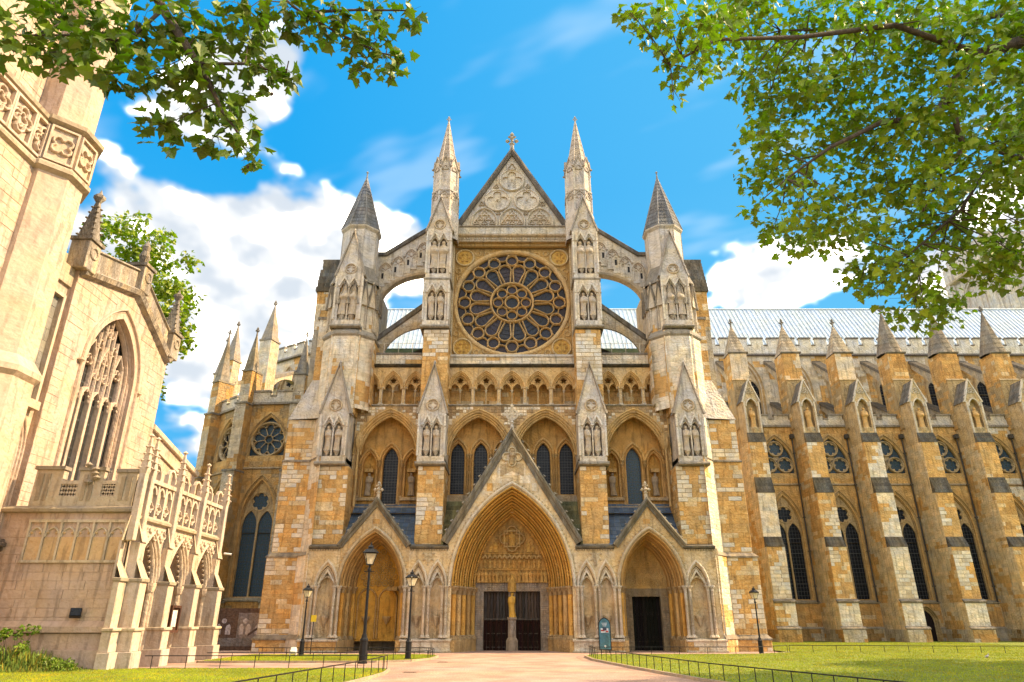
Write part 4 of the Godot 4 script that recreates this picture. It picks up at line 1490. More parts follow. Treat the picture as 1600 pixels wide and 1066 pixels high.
		for k in 9:
			var sc := mirrored(i)
			sc.col = vary(Color(0.27, 0.24, 0.105), 0.3)
			sc.box(5.35 * (1 - (k * 0.42 - 0.2) / 8.75) - 0.12, 5.55, 7.6 + k * 0.42, 8.1 + k * 0.42, -3.9, -0.35 - k * 0.36, 0.03)
			part(mossy, "stone_course", sc, M.weathered_stone)
		var dpp := mirrored(i)
		dpp.col = Color(0.58, 0.38, 0.16)
		dpp.tube(Vector3(13.1, 10.9, -2.3), Vector3(13.1, 15.9, -2.3), 0.1, 0.1, 7)
		dpp.lathe([Vector2(0.12, 15.6), Vector2(0.3, 16.0), Vector2(0.36, 16.3), Vector2(0.36, 16.7), Vector2(0.2, 17.1)], 6, Vector3(13.1, 0, -2.35))
		part(t, "drainpipe", dpp, M.stone)
		var sill := mirrored(i)
		sill.col = Color(0.42, 0.32, 0.2)
		sill.box(1.9, 5.6, 11.3, 11.9, -4.2, -3.4)
		sill.box(7.55, 13.45, 10.9, 11.1, -4.2, -3.6)
		part(t, "sill", sill, M.stone)

# -- rose window, cornice and gable
func rose_stage(t: Node3D) -> void:
	const R := 5.5
	const CY := 30.25
	const Z := -3.7
	var w := Shape.new()
	# pale band below the rose
	ashlar(w, Vector3(-5.9, 23.6, -2.75), Vector3.RIGHT, 11.8, 0.62, "pale", null, 0.31, 1.6)
	w.col = Color(0.6, 0.54, 0.45)
	w.box(-5.9, 5.9, 23.3, 24.2, -4.2, -2.77)
	cornice(w, -5.9, 5.9, 24.22, -2.75, [Vector2(0, 0), Vector2(0.12, 0.05), Vector2(0.12, 0.12), Vector2(-0.5, 0.5), Vector2(-0.9, 0.5)])
	# square frame, stepped, with a beaded strip on each side
	w.col = Color(0.50, 0.33, 0.14)
	for sd in [-1, 1]:
		w.box(sd * 5.8 - 0.25, sd * 5.8 + 0.25, 24.5, 36.3, -4.4, -3.0)
		w.col = Color(0.66, 0.52, 0.32)
		w.box(sd * 5.62 - 0.08, sd * 5.62 + 0.08, 24.5, 36.1, -3.1, -2.92)
		for k in 46:
			w.col = vary(Color(0.66, 0.54, 0.36), 0.15)
			w.lump(Vector3(sd * 5.62, 24.75 + k * 0.245, -2.9), Vector3(0.07, 0.08, 0.05))
		w.col = Color(0.46, 0.29, 0.11)
	# corner plates with a round hole
	for sx in [-1, 1]:
		for sy in [-1, 1]:
			w.col = vary(Color(0.52, 0.33, 0.12), 0.06)
			var p := PackedVector2Array([Vector2(sx * 5.6, CY), Vector2(sx * 5.6, CY + sy * 5.72), Vector2(0, CY + sy * 5.72)])
			for k in 15:
				var a := PI / 2 * k / 14
				p.append(Vector2(sx * R * sin(a), CY + sy * R * cos(a)))
			w.face(p, Z)
			# roundel and carving in the corner
			var c := Vector2(sx * 4.6, CY + sy * 4.72)
			w.col = Color(0.62, 0.46, 0.24)
			w.sweep(circle(c.x, c.y, 0.86, 20), roll(0.1, Z, Z + 0.2), true)
			w.col = Color(0.62, 0.37, 0.09)
			w.face(circle(c.x, c.y, 0.8, 20), Z + 0.05)
			for k in 6:
				w.col = vary(Color(0.5, 0.28, 0.07))
				var a := TAU * k / 6
				w.lump(Vector3(c.x + cos(a) * 0.42, c.y + sin(a) * 0.42, Z + 0.06), Vector3(0.17, 0.17, 0.07))
			for q in [Vector2(2.45, 5.05), Vector2(5.05, 2.45), Vector2(3.3, 5.2), Vector2(5.2, 3.3)]:
				w.col = Color(0.6, 0.42, 0.2)
				w.sweep(circle(sx * q.x, CY + sy * q.y, 0.26, 10), roll(0.05, Z, Z + 0.1), true)
	part(t, "rose_surround", w, M.stone)
	var rose := group_part(t, "rose_window", Vector3(0, CY, Z))
	# glass behind the tracery, one pane to each light
	var shades := [Color(0.045, 0.05, 0.065), Color(0.065, 0.052, 0.08), Color(0.05, 0.06, 0.095), Color(0.085, 0.06, 0.075), Color(0.035, 0.05, 0.085)]
	var back := Shape.new()
	back.col = Color(0.012, 0.011, 0.012)
	back.prism(circle(0, CY, R - 0.05, 48), Z - 0.45, Z - 0.4)
	part(rose, "backing", back, M.rose_glass)
	var tr := Shape.new()
	var stonec := Color(0.64, 0.44, 0.21)
	tr.col = stonec
	tr.sweep(circle(0, CY, R - 0.02, 64), [Vector2(0.28, Z - 0.4), Vector2(0.26, Z - 0.02), Vector2(0.14, Z + 0.12), Vector2(0.0, Z + 0.16), Vector2(-0.12, Z + 0.1), Vector2(-0.16, Z)], true)
	tr.sweep(circle(0, CY, 2.02, 40), roll(0.13, Z - 0.4, Z + 0.1), true)
	tr.sweep(circle(0, CY, 0.66, 20), roll(0.1, Z - 0.4, Z + 0.04), true)
	for k in 8:
		var a := TAU * k / 8
		var c := Vector2(cos(a) * 1.33, CY + sin(a) * 1.33)
		pane(rose, foil(c.x, c.y, 0.44, 5, a), Z - 0.3, shades)
		tr.col = vary(stonec, 0.08)
		tr.sweep(circle(c.x, c.y, 0.47, 14), roll(0.065, Z - 0.35, Z), true)
	pane(rose, foil(0, CY, 0.58, 8), Z - 0.3, shades)
	for k in 16:
		var a := TAU * (k + 0.5) / 16
		var d := Vector2(cos(a), sin(a)); var n := Vector2(-sin(a), cos(a))
		var o := Vector2(0, CY)
		# petal: a light that widens outwards and ends in a round head
		var p := PackedVector2Array()
		var w0 := 0.26; var w1 := 0.60; var r1 := 3.45
		p.append(o + d * 2.15 + n * w0)
		p.append(o + d * r1 + n * w1)
		for m in range(1, 8):
			var b := PI * m / 8
			p.append(o + d * (r1 + sin(b) * w1) + n * (cos(b) * w1))
		p.append(o + d * r1 - n * w1)
		p.append(o + d * 2.15 - n * w0)
		var q := PackedVector2Array()
		for e in p: q.append(o + d * (e - o).dot(d) + n * (e - o).dot(n) * 0.86)
		pane(rose, q, Z - 0.3, shades)
		tr.col = vary(stonec, 0.08)
		tr.sweep(p, roll(0.085, Z - 0.38, Z + 0.05))
		# glazing bars across the petal
		tr.col = Color(0.05, 0.05, 0.055)
		for m in 4:
			var rr := 2.45 + m * 0.42
			var hw := lerpf(w0, w1, clampf((rr - 2.15) / 1.3, 0, 1)) * 0.9
			var e0 := o + d * rr + n * hw; var e1 := o + d * rr - n * hw
			tr.tube(Vector3(e0.x, e0.y, Z - 0.26), Vector3(e1.x, e1.y, Z - 0.26), 0.02, 0.02, 4, false)
		# circle between two petals, half circle against the rim
		var a2 := TAU * k / 16
		var c := Vector2(cos(a2) * 4.52, CY + sin(a2) * 4.52)
		pane(rose, foil(c.x, c.y, 0.50, 6, a2), Z - 0.3, shades)
		tr.col = vary(stonec, 0.08)
		tr.sweep(circle(c.x, c.y, 0.56, 16), roll(0.085, Z - 0.35, Z + 0.04), true)
		var c2 := Vector2(cos(a) * 5.1, CY + sin(a) * 5.1)
		var hc := PackedVector2Array()
		for m in 9:
			var b := a + PI / 2 + PI * m / 8
			hc.append(c2 + Vector2(cos(b), sin(b)) * 0.62)
		tr.sweep(hc, roll(0.06, Z - 0.3, Z + 0.02))
		pane(rose, hc, Z - 0.3, [Color(0.05, 0.028, 0.03), Color(0.035, 0.02, 0.03)])
	part(rose, "tracery", tr, M.stone)
	# cornice
	var c := Shape.new()
	c.col = Color(0.42, 0.27, 0.1)
	cornice(c, -5.75, 5.75, 36.0, -3.6, [Vector2(0, 0), Vector2(0.35, 0.05), Vector2(0.4, 0.3), Vector2(0.62, 0.34)])
	c.col = Color(0.46, 0.36, 0.24)
	cornice(c, -5.8, 5.8, 36.34, -3.0, [Vector2(0, 0), Vector2(0.12, 0.05), Vector2(0.1, 0.5), Vector2(0.3, 0.62), Vector2(0.32, 0.8), Vector2(0, 0.86), Vector2(-0.6, 0.86)])
	for k in 46:
		c.col = vary(Color(0.5, 0.41, 0.29), 0.2)
		c.lump(Vector3(-5.65 + k * 0.251, 36.66, -2.86), Vector3(0.1, 0.16, 0.08))
	c.col = Color(0.62, 0.57, 0.5)
	c.box(-5.75, 5.75, 37.2, 38.0, -3.6, -2.95)
	c.col = Color(0.32, 0.28, 0.24)
	cornice(c, -5.85, 5.85, 38.0, -2.95, [Vector2(0, 0), Vector2(0.14, 0.06), Vector2(0.14, 0.18), Vector2(-0.3, 0.3)])
	part(t, "cornice", c, M.stone)
	# gable
	var g := group_part(t, "gable", Vector3(0, 38.2, -3.2))
	var gw := Shape.new()
	const GZ := -3.2
	var gs := Color(0.63, 0.56, 0.47)
	gw.col = gs
	gw.prism(PackedVector2Array([Vector2(-5.3, 38.1), Vector2(0, 47.3), Vector2(5.3, 38.1)]), GZ - 0.9, GZ - 0.16)
	# openwork layer in front, cut from strips: rings, foils and arches standing on the ground of the gable
	for q in [Vector2(-1.48, 41.35), Vector2(1.48, 41.35), Vector2(0, 43.75)]:
		gw.col = vary(gs, 0.05)
		gw.sweep(circle(q.x, q.y, 1.22, 28), roll(0.1, GZ - 0.16, GZ + 0.1), true)
		var f := foil(q.x, q.y, 1.06, 4, PI / 2, 7)
		ring_face(gw, circle(q.x, q.y, 1.2), f, GZ + 0.0)
		gw.col = Color(0.6, 0.5, 0.4)
		gw.sweep(f, [Vector2(0, GZ - 0.16), Vector2(0, GZ)], true)
		gw.col = Color(0.52, 0.44, 0.35)
		gw.lump(Vector3(q.x, q.y, GZ), Vector3(0.14, 0.14, 0.12))
	for cx in [-2.75, 0.0, 2.75]:
		gw.col = gs
		gw.sweep(opening(cx, 38.35, 38.9, 1.25, 1.5, 9), roll(0.09, GZ - 0.16, GZ + 0.1))
		gw.col = Color(0.66, 0.58, 0.48)
		for q in [[0.0, 1.25, 0.36], [-0.42, 0.68, 0.34], [0.42, 0.68, 0.34], [-0.78, 0.16, 0.30], [0.0, 0.16, 0.32], [0.78, 0.16, 0.30]]:
			var f := foil(cx + q[0], 38.62 + q[1], q[2], 3, PI / 2, 5)
			gw.sweep(f, roll(0.055, GZ - 0.16, GZ + 0.02), true)
			gw.col = vary(Color(0.6, 0.5, 0.4), 0.1)
	for q in [Vector2(0, 45.4), Vector2(-1.6, 43.05), Vector2(1.6, 43.05), Vector2(-3.05, 40.95), Vector2(3.05, 40.95), Vector2(-1.4, 39.9), Vector2(1.4, 39.9)]:
		gw.col = Color(0.5, 0.42, 0.34)
		gw.sweep(foil(q.x, q.y, 0.26 if q.y < 45 else 0.42, 3), roll(0.045, GZ - 0.16, GZ), true)
	part(g, "gable_wall", gw, M.stone)
	var cp := Shape.new()
	cp.col = Color(0.2, 0.18, 0.155)
	cp.sweep(PackedVector2Array([Vector2(-5.75, 37.9), Vector2(0, 47.55), Vector2(5.75, 37.9)]), [Vector2(0.08, -4.4), Vector2(0.1, GZ + 0.25), Vector2(-0.1, GZ + 0.34), Vector2(-0.25, GZ + 0.2), Vector2(-0.34, GZ + 0.1), Vector2(-0.34, GZ - 0.2)])
	part(g, "coping", cp, M.weathered_stone)
	var fn := Shape.new()
	fn.col = Color(0.45, 0.4, 0.33)
	finial(fn, Vector3(0, 47.3, GZ - 0.2), 2.7)
	part(g, "finial", fn, M.stone)

func pane(o: Node3D, outline: PackedVector2Array, z: float, shades: Array) -> void:
	var s := Shape.new()
	s.col = vary(shades[rng.randi() % shades.size()], 0.3)
	s.prism(outline, z - 0.05, z + rng.randf_range(-0.01, 0.01))
	part(o, "pane", s, M.rose_glass)


# -- buttresses
# a canopied double niche with two statues; front face at z, recess behind
func tabernacle(o: Node3D, i: int, cx: float, hw: float, y0: float, y1: float, z: float, apex: float, depth: float) -> void:
	var s := mirrored(i)
	var c := Color(0.68, 0.59, 0.48)
	s.col = c
	var r := 0.5
	var foot := y0 + 0.55; var spring := y1 - 0.95
	var a := (hw - 0.3) / 2 - 0.05
	# body behind the niche and its sides
	s.box(cx - hw, cx + hw, y0, y1 + 0.6, z - depth, z - r - 0.02)
	for sd in [-1, 1]:
		s.col = vary(c, 0.06)
		holed(s, cx if sd > 0 else cx - hw, cx + hw if sd > 0 else cx, foot, flat_top(cx if sd > 0 else cx - hw, cx + hw if sd > 0 else cx, y1 + 0.6), opening(cx + sd * (a + 0.03), foot, spring, a, 0.62, 6), z, r)
		s.quad(Vector3(cx + sd * hw, foot, z), Vector3(cx + sd * hw, y1 + 0.6, z), Vector3(cx + sd * hw, y1 + 0.6, z - r - 0.1), Vector3(cx + sd * hw, foot, z - r - 0.1))
		# corner shafts, crocketed gablet above each light
		s.col = vary(Color(0.72, 0.64, 0.53), 0.06)
		s.box(cx + sd * (hw - 0.03) - 0.09, cx + sd * (hw - 0.03) + 0.09, foot, y1 + 0.2, z - 0.1, z + 0.12, 0.03)
		var gx: float = cx + sd * (a + 0.03)
		s.sweep(PackedVector2Array([Vector2(gx - a - 0.08, spring + 0.15), Vector2(gx, spring + 1.05), Vector2(gx + a + 0.08, spring + 0.15)]), bar(-0.08, 0.08, z, z + 0.16, 0.03))
		s.col = Color(0.64, 0.55, 0.44)
		s.sweep(arch(gx, spring, a - 0.05, 0.5, 5), roll(0.06, z - 0.12, z + 0.08))
		s.lump(Vector3(gx, spring + 1.15, z + 0.08), Vector3(0.1, 0.13, 0.1))
		s.lump(Vector3(cx + sd * hw, spring + 0.1, z + 0.08), Vector3(0.13, 0.1, 0.13))
	s.col = vary(c, 0.05)
	s.box(cx - 0.05, cx + 0.05, foot, spring, z - r, z + 0.03)
	# sloping base
	s.box(cx - hw, cx + hw, y0, foot, z - depth, z)
	s.col = Color(0.30, 0.26, 0.21)
	cornice(s, cx - hw - 0.14, cx + hw + 0.14, y0 - 0.25, z, [Vector2(0, 0), Vector2(0.2, 0.1), Vector2(0.22, 0.2), Vector2(0.05, 0.36), Vector2(-0.1, 0.36)])
	for sd in [-1, 1]:
		s.box(cx + sd * (hw + 0.07) - 0.08, cx + sd * (hw + 0.07) + 0.08, y0 - 0.22, y0 + 0.05, z - depth, z + 0.03)
	part(o, "niche", s, M.stone)
	for sd in [-1, 1]:
		var x: float = cx + sd * (a + 0.03)
		var cb := mirrored(i)
		cb.col = vary(Color(0.56, 0.47, 0.37))
		cb.lathe([Vector2(0.06, foot - 0.02), Vector2(0.14, foot + 0.2), Vector2(0.27, foot + 0.42), Vector2(0.27, foot + 0.5), Vector2(0, foot + 0.5)], 8, Vector3(x, 0, z - 0.16), PI / 8)
		part(o, "corbel", cb, M.stone)
		statue(o, Vector3(x * MIRROR[i].x, foot + 0.5, z - 0.16), (spring - foot - 0.25) * 0.98, M.statue_pale, rng.randf_range(-0.3, 0.3))
	# tall gablet with a pierced roundel
	if apex > 0.0:
		var g := mirrored(i)
		g.col = vary(Color(0.66, 0.58, 0.49), 0.04)
		var base := y1 + 0.55
		g.prism(PackedVector2Array([Vector2(cx - hw, base), Vector2(cx, apex), Vector2(cx + hw, base)]), z - 0.9, z - 0.06)
		g.col = Color(0.36, 0.31, 0.26)
		g.sweep(PackedVector2Array([Vector2(cx - hw - 0.16, base - 0.3), Vector2(cx, apex + 0.1), Vector2(cx + hw + 0.16, base - 0.3)]), [Vector2(0.06, z - 0.95), Vector2(0.07, z + 0.1), Vector2(-0.08, z + 0.14), Vector2(-0.14, z - 0.06)])
		var cy := base + 0.45
		g.col = Color(0.60, 0.48, 0.34)
		g.sweep(circle(cx, cy, 0.5, 18), roll(0.08, z - 0.06, z + 0.1), true)
		g.col = Color(0.48, 0.38, 0.27)
		g.sweep(foil(cx, cy, 0.4, 4), roll(0.05, z - 0.06, z + 0.04), true)
		g.col = Color(0.5, 0.45, 0.38)
		g.lump(Vector3(cx, apex + 0.2, z - 0.2), Vector3(0.14, 0.25, 0.14))
		part(o, "gablet", g, M.stone)

# a stage of plain coursed stone: front and the two flanks
func stage(o: Node3D, i: int, x0: float, x1: float, y0: float, y1: float, z: float, zback: float, mode: String, own: Node3D, flank := "gold") -> void:
	var s := mirrored(i)
	s.col = Color(0.42, 0.29, 0.14)
	s.box(x0 + 0.01, x1 - 0.01, y0, y1, zback, z)
	ashlar(s, Vector3(x0, y0, z), Vector3.RIGHT, x1 - x0, y1 - y0, mode, own)
	ashlar(s, Vector3(x0, y0, zback), Vector3.BACK, z - zback, y1 - y0, flank)
	ashlar(s, Vector3(x1, y0, z), Vector3.FORWARD, z - zback, y1 - y0, flank)
	part(o, "ashlar", s, M.stone, "stuff")

func inner_buttress(t: Node3D, i: int) -> void:
	var b := group_part(t, "buttress", Vector3(6.6 * MIRROR[i].x, 0, -0.5))
	stone_left[b] = 45
	stage(b, i, 5.52, 7.66, 7.4, 13.85, -0.5, -4.6, "quoin", b)
	tabernacle(b, i, 6.68, 1.12, 14.1, 18.0, -0.3, 22.7, 4.2)
	stage(b, i, 5.62, 7.86, 18.5, 26.2, -0.95, -4.6, "half", b)
	tabernacle(b, i, 6.88, 1.16, 26.5, 30.6, -0.8, 0.0, 3.8)
	tabernacle(b, i, 6.86, 1.14, 31.3, 36.1, -0.95, 40.2, 3.6)
	# octagonal pinnacle
	var p := mirrored(i)
	var c := Vector3(6.62, 0, -2.6)
	p.col = Color(0.62, 0.54, 0.46)
	p.lathe([Vector2(1.5, 36.0), Vector2(1.5, 38.5), Vector2(1.36, 39.0), Vector2(1.3, 39.2), Vector2(1.3, 41.2), Vector2(1.42, 41.3), Vector2(1.42, 41.45), Vector2(1.22, 41.6), Vector2(1.22, 44.3), Vector2(1.1, 44.8)], 8, c, PI / 8)
	for k in 8:
		var a := PI / 8 + TAU * k / 8
		var r := 1.3
		p.col = vary(Color(0.66, 0.57, 0.47), 0.1)
		p.tube(c + Vector3(cos(a) * 1.22, 41.5, sin(a) * 1.22), c + Vector3(cos(a) * 1.22, 44.2, sin(a) * 1.22), 0.13, 0.13, 5, false)
		p.tube(c + Vector3(cos(a) * r, 39.0, sin(a) * r), c + Vector3(cos(a) * r, 41.2, sin(a) * r), 0.12, 0.12, 5, false)
		# gablet on each face
		var m := a + PI / 8
		var sv := p.xf
		p.xf = sv * Transform3D(Basis(Vector3.UP, -m + PI / 2), c)
		for lv in [[44.1, 1.2, 1.22], [40.7, 0.5, 1.24]]:
			p.col = vary(Color(0.6, 0.51, 0.42), 0.08)
			p.prism(PackedVector2Array([Vector2(-0.52, lv[0] - 0.3), Vector2(-0.52, lv[0]), Vector2(0, lv[0] + lv[1]), Vector2(0.52, lv[0]), Vector2(0.52, lv[0] - 0.3)]), lv[2] - 0.3, lv[2])
			p.col = Color(0.4, 0.34, 0.28)
			p.sweep(PackedVector2Array([Vector2(-0.56, lv[0] - 0.05), Vector2(0, lv[0] + lv[1] + 0.1), Vector2(0.56, lv[0] - 0.05)]), bar(-0.07, 0.05, lv[2] - 0.2, lv[2] + 0.09))
			p.sweep(arch(0, lv[0] - 0.25, 0.28, 0.4, 4), bar(-0.05, 0.05, lv[2], lv[2] + 0.06))
		p.lump(Vector3(0.52, 44.1, 1.35), Vector3(0.16, 0.16, 0.16))
		p.xf = sv
	part(b, "pinnacle", p, M.stone)
	var sp := mirrored(i)
	sp.col = Color(0.46, 0.38, 0.31)
	for k in 9:
		var r0 := 1.06 * (1 - k / 9.5); var r1 := 1.06 * (1 - (k + 1) / 9.5)
		sp.col = vary(Color(0.48, 0.39, 0.31), 0.1)
		sp.lathe([Vector2(r0, 44.6 + k * 0.68), Vector2(r1, 44.6 + (k + 1) * 0.68), Vector2(r1 + 0.03, 44.6 + (k + 1) * 0.68)], 8, c, PI / 8)
	sp.col = Color(0.58, 0.5, 0.42)
	for k in 8:
		var a := PI / 8 + TAU * k / 8
		sp.tube(c + Vector3(cos(a) * 1.06, 44.7, sin(a) * 1.06), c + Vector3(0, 50.9, 0), 0.07, 0.03, 4, false)
	finial(sp, c + Vector3(0, 50.4, 0), 1.0)
	part(b, "spire", sp, M.stone)

func outer_buttress(t: Node3D, i: int) -> void:
	var b := group_part(t, "buttress", Vector3(14.6 * MIRROR[i].x, 0, -0.5))
	stone_left[b] = 45
	stage(b, i, 13.35, 15.85, 7.4, 13.85, -0.5, -5.5, "quoin", b)
	tabernacle(b, i, 14.85, 1.14, 14.1, 18.0, -0.3, 22.7, 4.2)
	stage(b, i, 13.5, 16.05, 18.5, 26.2, -0.95, -5.5, "pale", b)
	tabernacle(b, i, 14.85, 1.22, 26.5, 31.2, -0.7, 36.2, 3.8)
	# staircase turret: wide octagon with gableted panels, narrower one above, slated spire
	var c := Vector3(14.75, 0, -3.0)
	var p := mirrored(i)
	ashlar(p, Vector3(12.35, 19.5, -5.0), Vector3.BACK, 3.6, 5.9, "quoin")
	p.col = Color(0.62, 0.5, 0.34)
	p.lathe([Vector2(2.4, 19.0), Vector2(2.4, 25.6)], 8, c, PI / 8)
	for k in 8:
		var fa := PI / 8 + TAU * k / 8; var fb := fa + TAU / 8
		var pa := c + Vector3(cos(fb), 0, sin(fb)) * 2.41 + Vector3(0, 19.0, 0); var pb := c + Vector3(cos(fa), 0, sin(fa)) * 2.41 + Vector3(0, 19.0, 0)
		ashlar(p, pa, pb - pa, (pb - pa).length(), 6.6, "pale")
		pa += Vector3(0, 7.3, 0) - Vector3(cos(fb), 0, sin(fb)) * 0.2; pb += Vector3(0, 7.3, 0) - Vector3(cos(fa), 0, sin(fa)) * 0.2
		ashlar(p, pa, pb - pa, (pb - pa).length(), 4.8, "pale", null, 0.4, 0.6)
	p.col = Color(0.36, 0.31, 0.25)
	p.lathe([Vector2(2.4, 25.5), Vector2(2.6, 25.7), Vector2(2.6, 25.9), Vector2(2.2, 26.4)], 8, c, PI / 8)
	p.col = Color(0.66, 0.56, 0.43)
	p.lathe([Vector2(2.2, 26.3), Vector2(2.2, 31.2)], 8, c, PI / 8)
	p.col = Color(0.26, 0.23, 0.19)
	p.lathe([Vector2(2.45, 31.1), Vector2(2.45, 31.3), Vector2(1.78, 33.0)], 8, c, PI / 8)
	p.col = Color(0.64, 0.58, 0.51)
	p.lathe([Vector2(1.74, 32.4), Vector2(1.74, 37.2)], 8, c, PI / 8)
	p.col = Color(0.5, 0.45, 0.39)
	for k in 8:
		var a := PI / 8 + TAU * k / 8
		p.tube(c + Vector3(cos(a) * 1.73, 32.6, sin(a) * 1.73), c + Vector3(cos(a) * 1.73, 37.0, sin(a) * 1.73), 0.06, 0.06, 5, false)
	p.lathe([Vector2(1.74, 36.9), Vector2(1.95, 37.15), Vector2(1.95, 37.3), Vector2(1.74, 37.3)], 8, c, PI / 8)
	for k in 8:
		var m := TAU * (k + 1) / 8
		var sv := p.xf
		p.xf = sv * Transform3D(Basis(Vector3.UP, -m + PI / 2), c)
		for dx in [-0.42, 0.42]:
			p.col = vary(Color(0.62, 0.52, 0.4), 0.08)
			p.prism(PackedVector2Array([Vector2(dx - 0.42, 28.7), Vector2(dx, 30.9), Vector2(dx + 0.42, 28.7)]), 2.0, 2.32)
			p.col = Color(0.3, 0.26, 0.21)
			p.sweep(PackedVector2Array([Vector2(dx - 0.46, 28.6), Vector2(dx, 31.05), Vector2(dx + 0.46, 28.6)]), bar(-0.06, 0.05, 2.0, 2.45))
			p.col = Color(0.66, 0.56, 0.43)
			p.sweep(opening(dx, 26.5, 28.6, 0.32, 0.45, 4), roll(0.07, 2.1, 2.26))
			p.lump(Vector3(dx, 31.15, 2.3), Vector3(0.12, 0.2, 0.12))
		p.xf = sv
	part(b, "turret", p, M.stone)
	var sp := mirrored(i)
	for k in 14:
		var r0 := 1.95 * (1 - k / 14.6); var r1 := 1.95 * (1 - (k + 1) / 14.6)
		sp.col = vary(Color(0.21, 0.20, 0.19), 0.15)
		sp.lathe([Vector2(r0, 37.25 + k * 0.47), Vector2(r1, 37.25 + (k + 1) * 0.47), Vector2(r1 + 0.025, 37.25 + (k + 1) * 0.47)], 8, c, PI / 8)
	sp.col = Color(0.34, 0.32, 0.3)
	for k in 8:
		var a := PI / 8 + TAU * k / 8
		sp.tube(c + Vector3(cos(a) * 1.95, 37.3, sin(a) * 1.95), c + Vector3(0, 44.0, 0), 0.06, 0.04, 4, false)
	sp.lathe([Vector2(0.12, 43.6), Vector2(0.05, 44.4), Vector2(0.14, 44.5), Vector2(0, 44.7)], 6, c)
	part(b, "spire", sp, M.weathered_stone)
	# corner mass: diagonal facet and side buttress
	var d := group_part(t, "corner_buttress", Vector3(17.5 * MIRROR[i].x, 0, -2.2))
	stone_left[d] = 50
	var own_left := d
	# plan outline from the front buttress's outer edge round to the outer flank: front edge, facet, side front, flank
	var st := [[0.0, 0.9, 0.45], [0.9, 6.9, 0.25], [6.9, 14.6, 0.0], [14.6, 18.2, -0.05]]
	for q in st:
		var g: float = q[2]
		var s := mirrored(i)
		var a := Vector3(15.62 + g * 0.2, q[0], -0.2 + g); var e := Vector3(16.95 + g * 0.5, q[0], -2.0 + g)
		var f := Vector3(19.25 + g, q[0], -2.0 + g); var h := Vector3(19.25 + g, q[0], -8.0)
		var up := Vector3(0, q[1] - q[0], 0)
		s.col = Color(0.42, 0.3, 0.16)
		for pr in [[a, e], [e, f], [f, h]]:
			s.quad(pr[0], pr[0] + up, pr[1] + up, pr[1])
		s.quad(a + up, e + up, h + up, a + up + Vector3(0, 0, -6))
		s.quad(e + up, f + up, h + up, h + up)
		ashlar(s, a, e - a, (e - a).length(), q[1] - q[0], "pale" , null, 0.4, 0.8)
		ashlar(s, e, f - e, (f - e).length(), q[1] - q[0], "quoin", own_left)
		ashlar(s, f, h - f, (h - f).length(), q[1] - q[0], "gold")
		part(d, "ashlar", s, M.stone, "stuff")
		# weathered offsets between the stages
		var m := mirrored(i)
		m.col = Color(0.36, 0.29, 0.2)
		var y: float = q[1]
		if y < 18:
			m.quad(a + up + Vector3(0.05, 0, 0.08), a + up + Vector3(0, 0.3, -0.2), e + up + Vector3(0, 0.3, -0.2), e + up + Vector3(0.08, 0, 0.08))
			m.quad(e + up + Vector3(0.04, 0, 0.1), e + up + Vector3(0, 0.35, -0.26), f + up + Vector3(-0.26, 0.35, -0.26), f + up + Vector3(0.1, 0, 0.1))
			m.quad(f + up + Vector3(0.1, 0, 0.1), f + up + Vector3(-0.26, 0.35, -0.26), h + up + Vector3(-0.26, 0.35, 0), h + up + Vector3(0.1, 0, 0))
			m.box(16.95 + g * 0.5, 19.33 + g, y - 0.1, y + 0.02, -2.2 + g, -1.88 + g)
			part(d, "offset", m, M.weathered_stone)
	# upper part: long splay of pale stone, then a tall wall with a stone-slated block on top
	var u := mirrored(i)
	u.col = Color(0.64, 0.56, 0.46)
	u.quad(Vector3(16.0, 18.2, -1.4), Vector3(16.0, 22.0, -2.6), Vector3(17.75, 22.0, -2.6), Vector3(19.3, 18.2, -2.0))
	u.quad(Vector3(19.3, 18.2, -2.0), Vector3(17.75, 22.0, -2.6), Vector3(17.75, 22.0, -8.0), Vector3(19.3, 18.2, -8.0))
	ashlar(u, Vector3(16.0, 22.0, -2.6), Vector3.RIGHT, 1.75, 6.0, "half", own_left)
	u.col = Color(0.5, 0.42, 0.3)
	u.box(13.0, 17.74, 18.0, 28.0, -8.0, -2.62)
	u.col = Color(0.32, 0.27, 0.2)
	u.box(15.9, 17.9, 27.9, 28.15, -8.0, -2.5)
	part(d, "upper_wall", u, M.stone)
	var u2 := mirrored(i)
	ashlar(u2, Vector3(15.6, 28.1, -5.5), Vector3.RIGHT, 3.6, 4.2, "half", own_left)
	u2.col = Color(0.5, 0.43, 0.33)
	u2.box(13.0, 19.15, 18.0, 32.3, -10.0, -5.52)
	part(d, "upper_wall", u2, M.stone)
	var sl := mirrored(i)
	for k in 9:
		var y := 32.2 + k * 0.46
		var x := 15.4
		while x < 19.3 - k * 0.02:
			var l := minf(rng.randf_range(0.5, 0.9), 19.35 - x)
			sl.col = vary(Color(0.19, 0.165, 0.13), 0.25)
			sl.box(x + 0.01, x + l - 0.01, y, y + 0.5, -8.5, -5.3 - k * 0.16 + rng.randf_range(-0.02, 0.02))
			x += l
	sl.col = Color(0.3, 0.27, 0.22)
	sl.box(15.4, 19.4, 36.3, 36.5, -8.5, -6.7)
	part(d, "stone_slates", sl, M.weathered_stone, "stuff")

